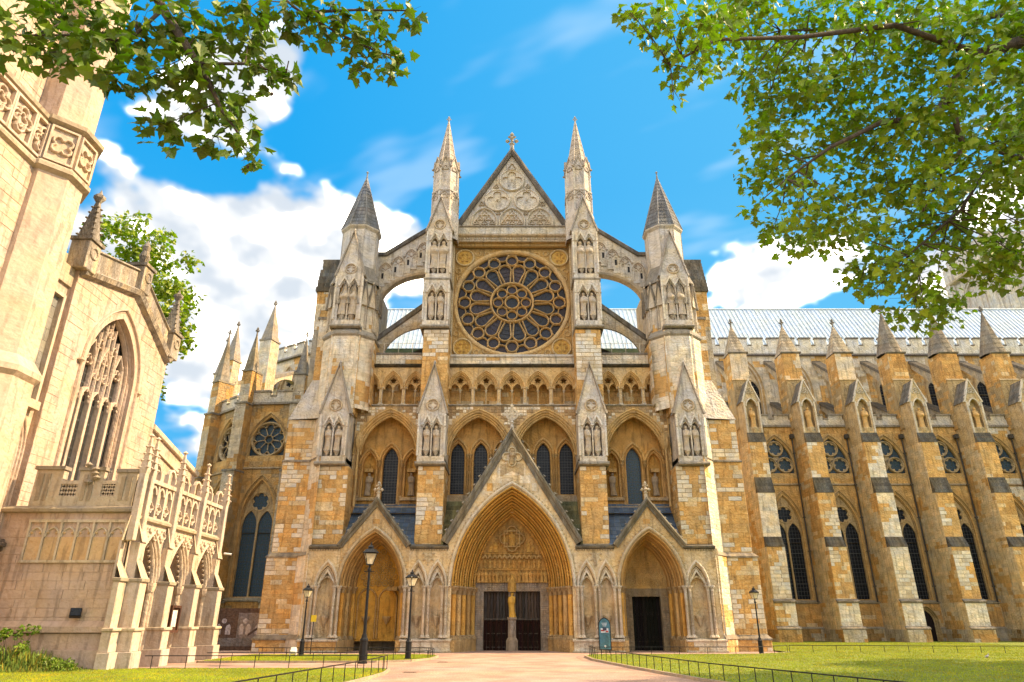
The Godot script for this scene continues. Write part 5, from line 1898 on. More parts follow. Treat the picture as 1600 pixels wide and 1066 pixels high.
# -- flying buttresses of the side bays: a panelled wall over an arch, and a plain raking arch below it
func flyers(t: Node3D, i: int) -> void:
	const Z := -4.6
	var f := group_part(t, "flying_buttress", Vector3(10.5 * MIRROR[i].x, 30, Z))
	var s := mirrored(i)
	s.col = Color(0.64, 0.57, 0.48)
	var p := PackedVector2Array([Vector2(13.4, 35.7), Vector2(12.5, 35.7), Vector2(7.6, 39.2), Vector2(7.6, 34.2)])
	var low := []
	for k in 13:
		var q := k / 12.0
		# arch from high on the inner side to the turret
		var x := lerpf(8.2, 13.1, q)
		low.append(Vector2(x, 30.4 + 3.75 * sqrt(maxf(0.0, 1.0 - q * q * 0.93)) - 0.55 * (1 - q) * 0.0))
	for q in low: p.append(q)
	p.append(Vector2(13.4, 30.4))
	s.prism(p, Z - 0.7, Z, true)
	part(f, "spandrel_wall", s, M.stone)
	var r := mirrored(i)
	r.col = Color(0.58, 0.46, 0.32)
	var lp := PackedVector2Array(low)
	lp.reverse()
	r.sweep(lp, [Vector2(0.5, Z - 0.8), Vector2(0.5, Z + 0.1), Vector2(0.3, Z + 0.18), Vector2(0.0, Z + 0.1), Vector2(0, Z - 0.8)])
	r.col = Color(0.6, 0.5, 0.37)
	r.sweep(lp, [Vector2(-0.02, Z - 0.8), Vector2(-0.02, Z + 0.1), Vector2(-0.2, Z + 0.0), Vector2(-0.2, Z - 0.7)])
	part(f, "arch_moulding", r, M.stone)
	var c := mirrored(i)
	c.col = Color(0.17, 0.155, 0.135)
	c.sweep(PackedVector2Array([Vector2(13.4, 35.8), Vector2(12.5, 35.8), Vector2(7.5, 39.35)]), bar(-0.3, 0.12, Z - 0.85, Z + 0.22, 0.06))
	part(f, "coping", c, M.weathered_stone)
	# four sunk two-light panels stepping up the slope
	var n := mirrored(i)
	for k in 4:
		var x := 12.45 - k * 1.22
		var top := 35.2 + maxf(0.0, (12.3 - x) * 0.66)
		for dx in [-0.28, 0.28]:
			n.col = vary(Color(0.68, 0.61, 0.52), 0.05)
			n.sweep(opening(x + dx, top - 2.55 + dx * -0.7, top - 1.35, 0.22, 0.3, 4), bar(-0.05, 0.05, Z, Z + 0.1))
			n.box(x + dx - 0.3, x + dx + 0.3, top - 2.75 + dx * -0.7, top - 2.55 + dx * -0.7, Z, Z + 0.16)
		n.col = Color(0.6, 0.5, 0.4)
		n.sweep(foil(x, top - 0.72, 0.34, 4), roll(0.055, Z, Z + 0.12), true)
		n.sweep(arch(x, top - 1.1, 0.6, 0.85, 6), roll(0.06, Z, Z + 0.14))
		n.col = Color(0.03, 0.03, 0.035)  # near-black box: the dark of a slit opening put into the colour
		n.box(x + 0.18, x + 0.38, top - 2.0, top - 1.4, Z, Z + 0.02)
		for m in 2:
			n.col = vary(Color(0.55, 0.46, 0.36))
			n.lump(Vector3(x - 0.55, top - 0.3, Z + 0.08), Vector3(0.12, 0.1, 0.08))
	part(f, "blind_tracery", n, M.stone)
	# lower flyer
	var l := mirrored(i)
	l.col = Color(0.62, 0.52, 0.39)
	var q2 := PackedVector2Array([Vector2(13.2, 26.1), Vector2(7.8, 30.5)])
	var cv := []
	for k in 11:
		var q := k / 10.0
		cv.append(Vector2(lerpf(8.2, 12.9, q), 24.0 + 4.6 * sqrt(maxf(0.0, 1 - q * q * 0.96))))
	q2.append(Vector2(7.8, 28.9))
	for e in cv: q2.append(e)
	q2.append(Vector2(13.2, 24.4))
	l.prism(q2, Z - 0.9, Z + 0.1, true)
	l.col = Color(0.55, 0.43, 0.28)
	var cr := PackedVector2Array(cv)
	cr.reverse()
	l.sweep(cr, [Vector2(0.75, Z), Vector2(0.72, Z + 0.2), Vector2(0.5, Z + 0.25), Vector2(0.42, Z + 0.12), Vector2(0.2, Z + 0.16), Vector2(0, Z + 0.1)])
	part(f, "lower_arch", l, M.stone)
	var lc := mirrored(i)
	lc.col = Color(0.22, 0.19, 0.15)
	lc.sweep(PackedVector2Array([Vector2(13.3, 26.2), Vector2(7.7, 30.75)]), bar(-0.35, 0.15, Z - 1.0, Z + 0.25, 0.08))
	part(f, "coping", lc, M.weathered_stone)

# -- the building behind the front
func transept_body(t: Node3D) -> void:
	var s := Shape.new()
	s.col = Color(0.6, 0.5, 0.36)
	s.box(-5.9, 5.9, 7.0, 37.2, -36.0, -5.3)
	s.col = Color(0.52, 0.4, 0.25)
	s.box(-13.4, 13.4, 0.0, 23.4, -30.0, -5.3)
	part(t, "walls", s, M.stone)
	var r := Shape.new()
	r.col = Color(0.36, 0.42, 0.47)
	for sd in [-1, 1]:
		r.quad(Vector3(0, 47.2, -4.3), Vector3(0, 47.2, -40), Vector3(sd * 5.9, 37.3, -40), Vector3(sd * 5.9, 37.3, -4.3))
		r.quad(Vector3(sd * 5.9, 27.0, -4.5), Vector3(sd * 5.9, 27.0, -30), Vector3(sd * 13.4, 23.5, -30), Vector3(sd * 13.4, 23.5, -4.5))
	part(t, "lead_roof", r, M.lead)


# ---------------------------------------------------------------- nave and chapels

# a wall frame: local x along the wall, local z out of it
func frame_at(o: Vector3, along: Vector3) -> Transform3D:
	var x := along.normalized()
	return Transform3D(Basis(x, Vector3.UP, x.cross(Vector3.UP)), o)

func crenels(s: Shape, x0: float, x1: float, y0: float, y1: float, z: float, col: Color, cap: Color, merlon := 1.5, gap := 0.75) -> void:
	var mid := lerpf(y0, y1, 0.5)
	s.col = col
	s.box(x0, x1, y0, mid, z - 0.35, z)
	s.col = cap
	s.box(x0, x1, y0 - 0.22, y0 + 0.02, z - 0.5, z + 0.16)
	var n := maxi(1, roundi((x1 - x0) / (merlon + gap)))
	var step := (x1 - x0) / n
	var g := gap * step / (merlon + gap)
	for k in n:
		var a := x0 + k * step
		s.col = vary(col, 0.05)
		s.box(a + g * 0.5, a + step - g * 0.5, mid - 0.01, y1 - 0.22, z - 0.345, z - 0.005)
		s.col = cap
		s.box(a + g * 0.5 - 0.06, a + step - g * 0.5 + 0.06, y1 - 0.22, y1, z - 0.45, z + 0.1)
		s.box(a - g * 0.5 + 0.07, a + g * 0.5 - 0.07, mid, mid + 0.16, z - 0.42, z + 0.08)

# one bay of aisle wall, w wide: plinth, tall two-light window, string, gallery window, crenellated parapet
func aisle_bay(b: Node3D, xf: Transform3D, w: float, gallery: String, mode: String, glass: Material, base := 4.0) -> void:
	var cx := w / 2
	var s := Shape.new()
	s.xf = xf
	s.col = Color(0.60, 0.36, 0.13)
	var a := minf(1.72, w * 0.36)
	var low := opening(cx, 4.4, 12.2, a, 3.9, 10)
	holed(s, 0, w, base - 0.2, flat_top(0, w, 17.2), low, 0.0, 0.5)
	ashlar_around(s, 0, w, base, 17.1, 0.0, [opening(cx, 3.9, 12.2, a + 0.45, 4.5, 10)], mode, 0.4, 0.8)
	s.col = Color(0.46, 0.28, 0.1)
	s.box(0, w, 0.0, base, -0.5, 0.25)
	ashlar(s, Vector3(0, 1.5, 0.25), Vector3.RIGHT, w, base - 1.5, mode, null, 0.45, 0.9, Color(0.85, 0.8, 0.76))
	ashlar(s, Vector3(0, 0.0, 0.5), Vector3.RIGHT, w, 1.3, "half", null, 0.43, 1.0, Color(0.6, 0.58, 0.55))
	s.col = Color(0.34, 0.28, 0.2)
	s.box(0, w, 0.0, 1.32, -0.4, 0.49)
	cornice(s, 0, w, 1.3, 0.5, [Vector2(0, 0), Vector2(0.06, 0.04), Vector2(0.04, 0.12), Vector2(-0.3, 0.3)])
	s.col = Color(0.3, 0.24, 0.16)
	cornice(s, 0, w, base - 0.1, 0.25, [Vector2(0, 0), Vector2(0.14, 0.06), Vector2(0.14, 0.18), Vector2(-0.3, 0.46)])
	part(b, "wall", s, M.stone)
	var hm := Shape.new()
	hm.xf = xf
	for k in 4:
		hm.col = vary(Color(0.52, 0.34, 0.15), 0.05)
		hm.sweep(opening(cx, 4.3, 12.2, a + 0.38 - k * 0.14, 4.4 - k * 0.17, 10), roll(0.085, -0.05 - k * 0.08, 0.16 - k * 0.1))
	part(b, "window_moulding", hm, M.stone)
	var tr := Shape.new()
	tr.xf = xf
	tr.col = Color(0.52, 0.36, 0.18)
	plate(tr, cx, a, 10.6, 16.3, a * 0.5, a * 0.44, 11.4, 1.5, 13.85, a * 0.56, -0.3, 6)
	for x in [cx - a + 0.03, cx, cx + a - 0.03]:
		tr.box(x - 0.09, x + 0.09, 4.4, 10.62, -0.48, -0.26)
	part(b, "tracery", tr, M.stone)
	glazing(b, low, -0.46, glass, xf, 10, 0.42)
	# gallery storey
	var g := Shape.new()
	g.xf = xf
	g.col = Color(0.62, 0.39, 0.15)
	var ga := minf(2.0, w * 0.41)
	var up := opening(cx, 18.7, 19.4, ga, 3.7, 10)
	holed(g, 0, w, 17.2, flat_top(0, w, 24.45), up, 0.0, 0.5)
	ashlar_around(g, 0, w, 17.3, 24.4, 0.0, [opening(cx, 18.3, 19.4, ga + 0.4, 4.2, 10)], mode, 0.4, 0.8)
	g.col = Color(0.4, 0.3, 0.18)
	cornice(g, 0, w, 17.2, 0.0, [Vector2(0, 0), Vector2(0.14, 0.05), Vector2(0.15, 0.14), Vector2(0, 0.28)])
	for k in 3:
		g.col = vary(Color(0.52, 0.35, 0.16), 0.05)
		g.sweep(opening(cx, 18.7, 19.4, ga + 0.3 - k * 0.14, 4.05 - k * 0.17, 10), roll(0.085, -0.05 - k * 0.08, 0.16 - k * 0.1))
	part(b, "gallery_wall", g, M.stone)
	var t2 := Shape.new()
	t2.xf = xf
	t2.col = Color(0.5, 0.37, 0.21)
	if gallery == "three":
		for q in [Vector2(0, 21.75), Vector2(-ga * 0.49, 19.75), Vector2(ga * 0.49, 19.75)]:
			var r := ga * 0.45
			t2.sweep(circle(cx + q.x, q.y, r, 20), roll(0.12, -0.45, -0.08), true)
			ring_face(t2, circle(cx + q.x, q.y, r), foil(cx + q.x, q.y, r * 0.86, 6), -0.25)
		t2.face(PackedVector2Array([Vector2(cx - 0.5, 20.55), Vector2(cx, 21.0), Vector2(cx + 0.5, 20.55), Vector2(cx, 20.3)]), -0.3)
	else:
		var r := ga * 0.92
		var c := Vector2(cx, 20.55)
		t2.sweep(circle(c.x, c.y, r, 30), roll(0.17, -0.45, 0.0), true)
		t2.sweep(circle(c.x, c.y, r * 0.24, 14), roll(0.06, -0.4, -0.15), true)
		var lob := foil(c.x, c.y, r * 0.95, 9, PI / 2, 6)
		t2.sweep(lob, roll(0.07, -0.4, -0.12), true)
		for k in 9:
			var an := PI / 2 + TAU * (k + 0.5) / 9
			var d := Vector2(cos(an), sin(an))
			t2.tube(Vector3(c.x + d.x * r * 0.26, c.y + d.y * r * 0.26, -0.25), Vector3(c.x + d.x * r * 0.66, c.y + d.y * r * 0.66, -0.25), 0.06, 0.06, 5, false)
	part(b, "tracery", t2, M.stone)
	glazing(b, up, -0.46, M.blue_glass if gallery == "three" or glass == M.blue_glass else M.glass, xf, 10, 0.4)
	var p := Shape.new()
	p.xf = xf
	crenels(p, 0, w, 24.65, 26.1, 0.1, Color(0.66, 0.57, 0.45), Color(0.32, 0.27, 0.2), 1.9, 0.8)
	part(b, "parapet", p, M.stone)

func drainpipe(b: Node3D, xf: Transform3D, x: float, y0: float, y1: float) -> void:
	var s := Shape.new()
	s.xf = xf
	s.col = Color(0.10, 0.085, 0.07)
	s.tube(Vector3(x, y0, 0.3), Vector3(x, y1, 0.3), 0.09, 0.09, 6)
	s.box(x - 0.22, x + 0.22, y1 - 0.1, y1 + 0.45, 0.1, 0.55, 0.05)
	for k in 5:
		var y := lerpf(y0, y1, (k + 0.5) / 5.0)
		s.box(x - 0.14, x + 0.14, y - 0.06, y + 0.06, 0.16, 0.42)
	part(b, "drainpipe", s, M.weathered_stone)

# stepped stone weathering on top of a buttress stage
func weathering(s: Shape, x0: float, x1: float, y0: float, y1: float, z0: float, z1: float) -> void:
	var n := 5
	for k in n:
		s.col = vary(Color(0.17, 0.145, 0.11), 0.2)
		s.box(x0 + 0.01, x1 - 0.01, lerpf(y0, y1, float(k) / n), lerpf(y0, y1, (k + 1.0) / n) + 0.02, z1 - 0.1, lerpf(z0 + 0.08, z1, float(k) / n))

func nave_buttress(n: Node3D, bx: float, mode: String, pale_cap: bool) -> void:
	var b := group_part(n, "buttress", Vector3(bx, 0, -23))
	stone_left[b] = 24
	var st := [[0.0, 1.3, 1.22, -22.35, -23.0], [1.3, 4.0, 1.1, -22.7, -23.0], [4.0, 9.7, 1.0, -23.0, -23.6], [10.8, 15.7, 1.0, -23.6, -24.1], [17.5, 21.7, 1.0, -24.1, -24.5]]
	var s := Shape.new()
	for q in st:
		var hw: float = q[2]; var z: float = q[3]
		var dull := Color(0.66, 0.64, 0.6) if q[1] < 1.5 else Color(1, 1, 1)
		s.col = Color(0.42, 0.33, 0.2)
		s.box(bx - hw + 0.01, bx + hw - 0.01, q[0], q[1], -28.2, z)
		if q[1] > 5: s.box(bx - 0.985, bx + 0.985, q[1] - 0.01, q[1] + 1.9, -28.2, q[4] - 0.02)
		ashlar(s, Vector3(bx - hw, q[0], z), Vector3.RIGHT, hw * 2, q[1] - q[0], mode if q[1] > 1.5 else "half", b if q[1] > 5 else null, 0.4, 0.9, dull)
		ashlar(s, Vector3(bx - hw, q[0], -28.2), Vector3.BACK, z + 28.2, q[1] - q[0], "flank" if q[1] > 1.5 else "half", null, 0.42, 0.9, dull)
	for q in [[9.7, 1.1, -23.6], [15.7, 1.8, -24.1]]:
		ashlar(s, Vector3(bx - 1.0, q[0], -28.2), Vector3.BACK, q[2] + 28.2, q[1], "flank", null, 0.42, 0.9)
	part(b, "ashlar", s, M.stone, "stuff")
	var wv := Shape.new()
	weathering(wv, bx - 1.0, bx + 1.0, 9.7, 10.8, -23.0, -23.6)
	part(b, "weathering", wv, M.weathered_stone)
	wv = Shape.new()
	weathering(wv, bx - 1.0, bx + 1.0, 15.7, 17.5, -23.6, -24.1)
	part(b, "weathering", wv, M.weathered_stone)
	wv = Shape.new()
	weathering(wv, bx - 1.0, bx + 1.0, 21.7, 22.9, -24.1, -24.5)
	part(b, "weathering", wv, M.weathered_stone)
	var md := Shape.new()
	md.col = Color(0.28, 0.23, 0.16)
	cornice(md, bx - 1.2, bx + 1.2, 3.9, -22.7, [Vector2(0, 0), Vector2(0.16, 0.06), Vector2(0.16, 0.2), Vector2(-0.3, 0.45)])
	cornice(md, bx - 1.3, bx + 1.3, 1.3, -22.35, [Vector2(0, 0), Vector2(0.06, 0.04), Vector2(0.05, 0.14), Vector2(-0.34, 0.34)])
	part(b, "string_course", md, M.weathered_stone)
	# niche with a statue under a steep gablet
	var nc := Shape.new()
	var z := -24.5
	nc.col = vary(Color(0.62, 0.45, 0.24), 0.1)
	nc.box(bx - 0.97, bx + 0.97, 21.5, 27.0, -28.2, z - 0.62)
	holed(nc, bx - 1.0, bx + 1.0, 22.6, PackedVector2Array([Vector2(bx - 1.0, 27.0), Vector2(bx, 29.6), Vector2(bx + 1.0, 27.0)]), opening(bx, 23.1, 26.2, 0.62, 0.95, 6), z, 0.6)
	for sd in [-1, 1]:
		nc.col = vary(Color(0.62, 0.46, 0.26), 0.06)
		nc.quad(Vector3(bx + sd * 1.0, 21.5, z), Vector3(bx + sd * 1.0, 27.0, z), Vector3(bx + sd * 1.0, 27.0, -28.2), Vector3(bx + sd * 1.0, 21.5, -28.2))
		nc.col = Color(0.66, 0.57, 0.44)
		nc.box(bx + sd * 0.86 - 0.1, bx + sd * 0.86 + 0.1, 22.9, 26.8, z - 0.1, z + 0.14, 0.03)
	nc.col = Color(0.68, 0.6, 0.48)
	nc.sweep(arch(bx, 26.2, 0.66, 1.0, 6), roll(0.09, z, z + 0.14))
	nc.sweep(PackedVector2Array([Vector2(bx - 1.1, 26.75), Vector2(bx, 29.65), Vector2(bx + 1.1, 26.75)]), bar(-0.12, 0.06, z - 0.2, z + 0.14, 0.03))
	for q in [Vector2(0, 28.4), Vector2(-0.22, 28.0), Vector2(0.22, 28.0)]:
		nc.sweep(circle(bx + q.x, q.y, 0.16, 8), roll(0.05, z - 0.02, z + 0.12), true)
	nc.col = Color(0.6, 0.45, 0.26)
	nc.lathe([Vector2(0.2, 22.9), Vector2(0.3, 23.1), Vector2(0.42, 23.4), Vector2(0.42, 23.6), Vector2(0, 23.6)], 8, Vector3(bx, 0, z - 0.15), PI / 8)
	part(b, "niche", nc, M.stone)
	statue(b, Vector3(bx, 23.6, z - 0.15), 2.5, M.statue_gold, rng.randf_range(-0.4, 0.4))
	var rf := Shape.new()
	for k in 7:
		for sd in [-1, 1]:
			rf.col = vary(Color(0.19, 0.165, 0.13), 0.2)
			var y0 := 26.9 + k * 0.39; var x0: float = bx + sd * (1.12 - k * 0.155); var x1: float = bx + sd * (1.12 - (k + 1) * 0.155)
			rf.quad(Vector3(x0, y0 - 0.04, z + 0.02), Vector3(x1, y0 + 0.39, z + 0.02), Vector3(x1, y0 + 0.39, -27.4), Vector3(x0, y0 - 0.04, -27.4))
	part(b, "gablet_roof", rf, M.weathered_stone)
	# pier and its spire
	var pr := Shape.new()
	pr.col = Color(0.5, 0.36, 0.18)
	pr.box(bx - 1.12, bx + 1.12, 24.0, 30.3, -29.4, -26.6)
	pr.col = Color(0.62, 0.45, 0.25)
	cornice(pr, bx - 1.22, bx + 1.22, 30.2, -26.6, [Vector2(0, 0), Vector2(0.1, 0.05), Vector2(0.1, 0.15), Vector2(-0.1, 0.3)])
	ashlar(pr, Vector3(bx - 1.1, 30.4, -26.75), Vector3.RIGHT, 2.2, 3.6, "pale" if pale_cap else "gold", null, 0.5, 0.9, Color(1, 0.93, 0.85))
	ashlar(pr, Vector3(bx - 1.1, 24.0, -29.4), Vector3.BACK, 2.65, 10.0, "gold", null, 0.5, 0.9)
	pr.col = Color(0.55, 0.43, 0.27)
	pr.box(bx - 1.09, bx + 1.09, 30.3, 34.0, -29.3, -26.76)
	part(b, "pier", pr, M.stone)
	var sp := Shape.new()
	sp.col = Color(0.26, 0.225, 0.175)
	cornice(sp, bx - 1.3, bx + 1.3, 33.9, -26.75, [Vector2(0, 0), Vector2(0.2, 0.12), Vector2(0.2, 0.24), Vector2(-0.1, 0.4)])
	var hh := 0.47 if pale_cap else 0.68
	for k in 9:
		var r0 := 1.62 * (1 - k / 9.4); var r1 := 1.62 * (1 - (k + 1) / 9.4)
		sp.col = vary(Color(0.50, 0.40, 0.28) if pale_cap else Color(0.29, 0.24, 0.18), 0.12)
		sp.lathe([Vector2(r0, 34.1 + k * hh), Vector2(r1, 34.1 + (k + 1) * hh), Vector2(r1 + 0.03, 34.1 + (k + 1) * hh)], 4 if pale_cap else 8, Vector3(bx, 0, -28.0), PI / 4 if pale_cap else PI / 8)
	sp.col = Color(0.3, 0.26, 0.21)
	finial(sp, Vector3(bx, 33.8 + hh * 9, -28.0), 1.4)
	part(b, "spire", sp, M.weathered_stone)
	# two flying buttresses up to the clerestory, drawn in the plane across the nave
	var xf := Transform3D(Basis(Vector3(0, 0, -1), Vector3.UP, Vector3(1, 0, 0)), Vector3(bx, 0, 0))
	for q in [[28.5, 31.3, 34.4, 35.6, 2.4], [28.5, 26.2, 34.4, 29.6, 1.6]]:
		var f := Shape.new()
		f.xf = xf
		f.col = Color(0.58, 0.48, 0.34)
		var p := PackedVector2Array([Vector2(q[0], q[1]), Vector2(q[2], q[3])])
		for k in 9:
			var u := k / 8.0
			p.append(Vector2(lerpf(q[2], q[0], u), lerpf(q[3] - 1.0, q[1] - 1.6, u) + 0.0 - q[4] * 0.35 * (1 - cos(u * PI / 2)) * 0.8))
		f.prism(p, -0.42, 0.42, true)
		f.col = Color(0.2, 0.175, 0.14)
		f.sweep(PackedVector2Array([Vector2(q[0] - 0.1, q[1] + 0.1), Vector2(q[2] + 0.1, q[3] + 0.1)]), bar(-0.25, 0.12, -0.55, 0.55))
		f.sweep(PackedVector2Array([Vector2(q[0] - 0.1, q[1] + 0.1), Vector2(q[2] + 0.1, q[3] + 0.1)]), bar(-0.25, 0.12, 0.55, -0.55))
		part(b, "flying_arch", f, M.stone)

func build_nave() -> void:
	var n := thing("abbey_nave", "long buttressed nave with tall windows, pinnacles and pale lead roof", "building", Vector3(45, 0, -28))
	const STEP := 6.75
	var glass: Material = M.glass
	for k in range(-1, 7):
		var bx := 29.0 + k * STEP
		if k >= 0:
			nave_buttress(n, bx, ["half", "half", "pale", "patchy", "gold", "patchy", "quoin"][k], k < 3)
		var b := group_part(n, "bay", Vector3(bx + STEP / 2, 0, -27.6))
		var xf := frame_at(Vector3(bx + 0.9, 0, -27.6), Vector3.RIGHT)
		if k >= 0:
			aisle_bay(b, xf, STEP - 1.8, "three", ["gold", "gold", "gold", "gold", "patchy", "gold", "patchy"][k], glass)
			drainpipe(b, xf, STEP - 2.2, 3.9, 23.0)
		# clerestory
		var s := Shape.new()
		s.xf = frame_at(Vector3(bx - 0.9, 0, -34.6), Vector3.RIGHT)
		var c := STEP / 2 + 0.9
		s.col = Color(0.70, 0.60, 0.46) if k < 2 else Color(0.6, 0.45, 0.26)
		var op := opening(c, 27.5, 31.6, 1.95, 4.2, 10)
		holed(s, 0.9, STEP + 0.9, 23.0, flat_top(0.9, STEP + 0.9, 36.8), op, 0.0, 0.6)
		ashlar_around(s, 0.9, STEP + 0.9, 26.0, 36.7, 0.0, [opening(c, 27.0, 31.6, 2.4, 4.8, 10)], "pale" if k < 2 else "patchy", 0.45, 1.0)
		for m in 4:
			s.col = vary(Color(0.58, 0.42, 0.23), 0.05)
			s.sweep(opening(c, 27.5, 31.6, 2.3 - m * 0.14, 4.7 - m * 0.17, 10), roll(0.09, -0.05 - m * 0.08, 0.18 - m * 0.1))
		s.col = Color(0.6, 0.48, 0.32)
		plate(s, c, 1.95, 31.0, 36.0, 0.98, 0.86, 31.4, 1.6, 33.9, 1.0, -0.3, 6)
		for x in [c - 1.9, c, c + 1.9]:
			s.box(x - 0.11, x + 0.11, 27.5, 31.02, -0.5, -0.26)
		part(b, "clerestory_wall", s, M.stone)
		glazing(b, op, -0.5, glass, s.xf, 10, 0.4)
		var p := Shape.new()
		p.xf = s.xf
		crenels(p, 0.9, STEP + 0.9, 36.8, 39.3, 0.3, Color(0.74, 0.69, 0.61), Color(0.2, 0.18, 0.16), 1.6, 0.62)
		part(b, "parapet", p, M.stone)
		var lw := Shape.new()
		lw.col = Color(0.36, 0.42, 0.47)
		lw.quad(Vector3(bx, 25.2, -28.2), Vector3(bx, 27.4, -34.6), Vector3(bx + STEP, 27.4, -34.6), Vector3(bx + STEP, 25.2, -28.2))
		part(b, "aisle_roof", lw, M.lead)
	var join := Shape.new()
	join.col = Color(0.6, 0.42, 0.2)
	join.box(12.5, 28.2, 0.0, 24.5, -30.0, -27.8)
	ashlar(join, Vector3(19.0, 0, -27.8), Vector3.RIGHT, 9.2, 24.4, "gold", null, 0.42, 0.9)
	part(n, "end_wall", join, M.stone)
	# small arched doorway in the third bay's foot
	var d := Shape.new()
	d.xf = Transform3D(Basis(), Vector3(46.0, 0, -27.35))
	d.col = Color(0.4, 0.25, 0.11)
	for k in 3:
		d.col = vary(Color(0.48, 0.33, 0.16), 0.05)
		d.sweep(opening(0, 0.0, 2.0, 1.15 - k * 0.17, 1.7 - k * 0.2, 7), roll(0.12, 0.2, 0.95 - k * 0.15))
	part(n, "door_moulding", d, M.stone)
	var dd := Shape.new()
	dd.xf = d.xf
	dd.col = Color(0.02, 0.015, 0.012)
	dd.prism(opening(0, 0.0, 2.0, 0.8, 1.3, 7), 0.3, 0.56)
	part(n, "door", dd, M.wood)
	# lead roof with standing seams, hipped round the apse on the left
	var r := Shape.new()
	var lead := Color(0.40, 0.50, 0.60)
	r.col = lead
	r.quad(Vector3(-24, 38.0, -35.2), Vector3(-24, 47.0, -41.5), Vector3(80, 47.0, -41.5), Vector3(80, 38.0, -35.2))
	r.quad(Vector3(-24, 47.0, -41.5), Vector3(-24, 38.0, -48), Vector3(80, 38.0, -48), Vector3(80, 47.0, -41.5))
	var hip := [Vector3(-29, 38.0, -35.2), Vector3(-34, 38.0, -38.5), Vector3(-37, 38.0, -44), Vector3(-34, 38, -49)]
	r.tri(Vector3(-24, 38.0, -35.2), Vector3(-29, 38.0, -35.2), Vector3(-24, 47.0, -41.5))
	for k in 3:
		r.tri(hip[k], hip[k + 1], Vector3(-24, 47.0, -41.5))
	part(n, "lead_roof", r, M.lead)
	var seam := Shape.new()
	var x := -28.6
	while x < 80:
		seam.col = vary(Color(0.54, 0.63, 0.71), 0.06)
		var top := Vector3(maxf(x, -24), 47.02, -41.45)
		seam.tube(Vector3(x, 38.0, -35.15), top, 0.055, 0.055, 4, false)
		x += 0.62
	part(n, "roof_seams", seam, M.lead, "stuff")
	var rg := Shape.new()
	rg.col = Color(0.58, 0.64, 0.68)
	rg.tube(Vector3(-24, 47.05, -41.5), Vector3(80, 47.05, -41.5), 0.14, 0.14, 6)
	part(n, "ridge", rg, M.lead)

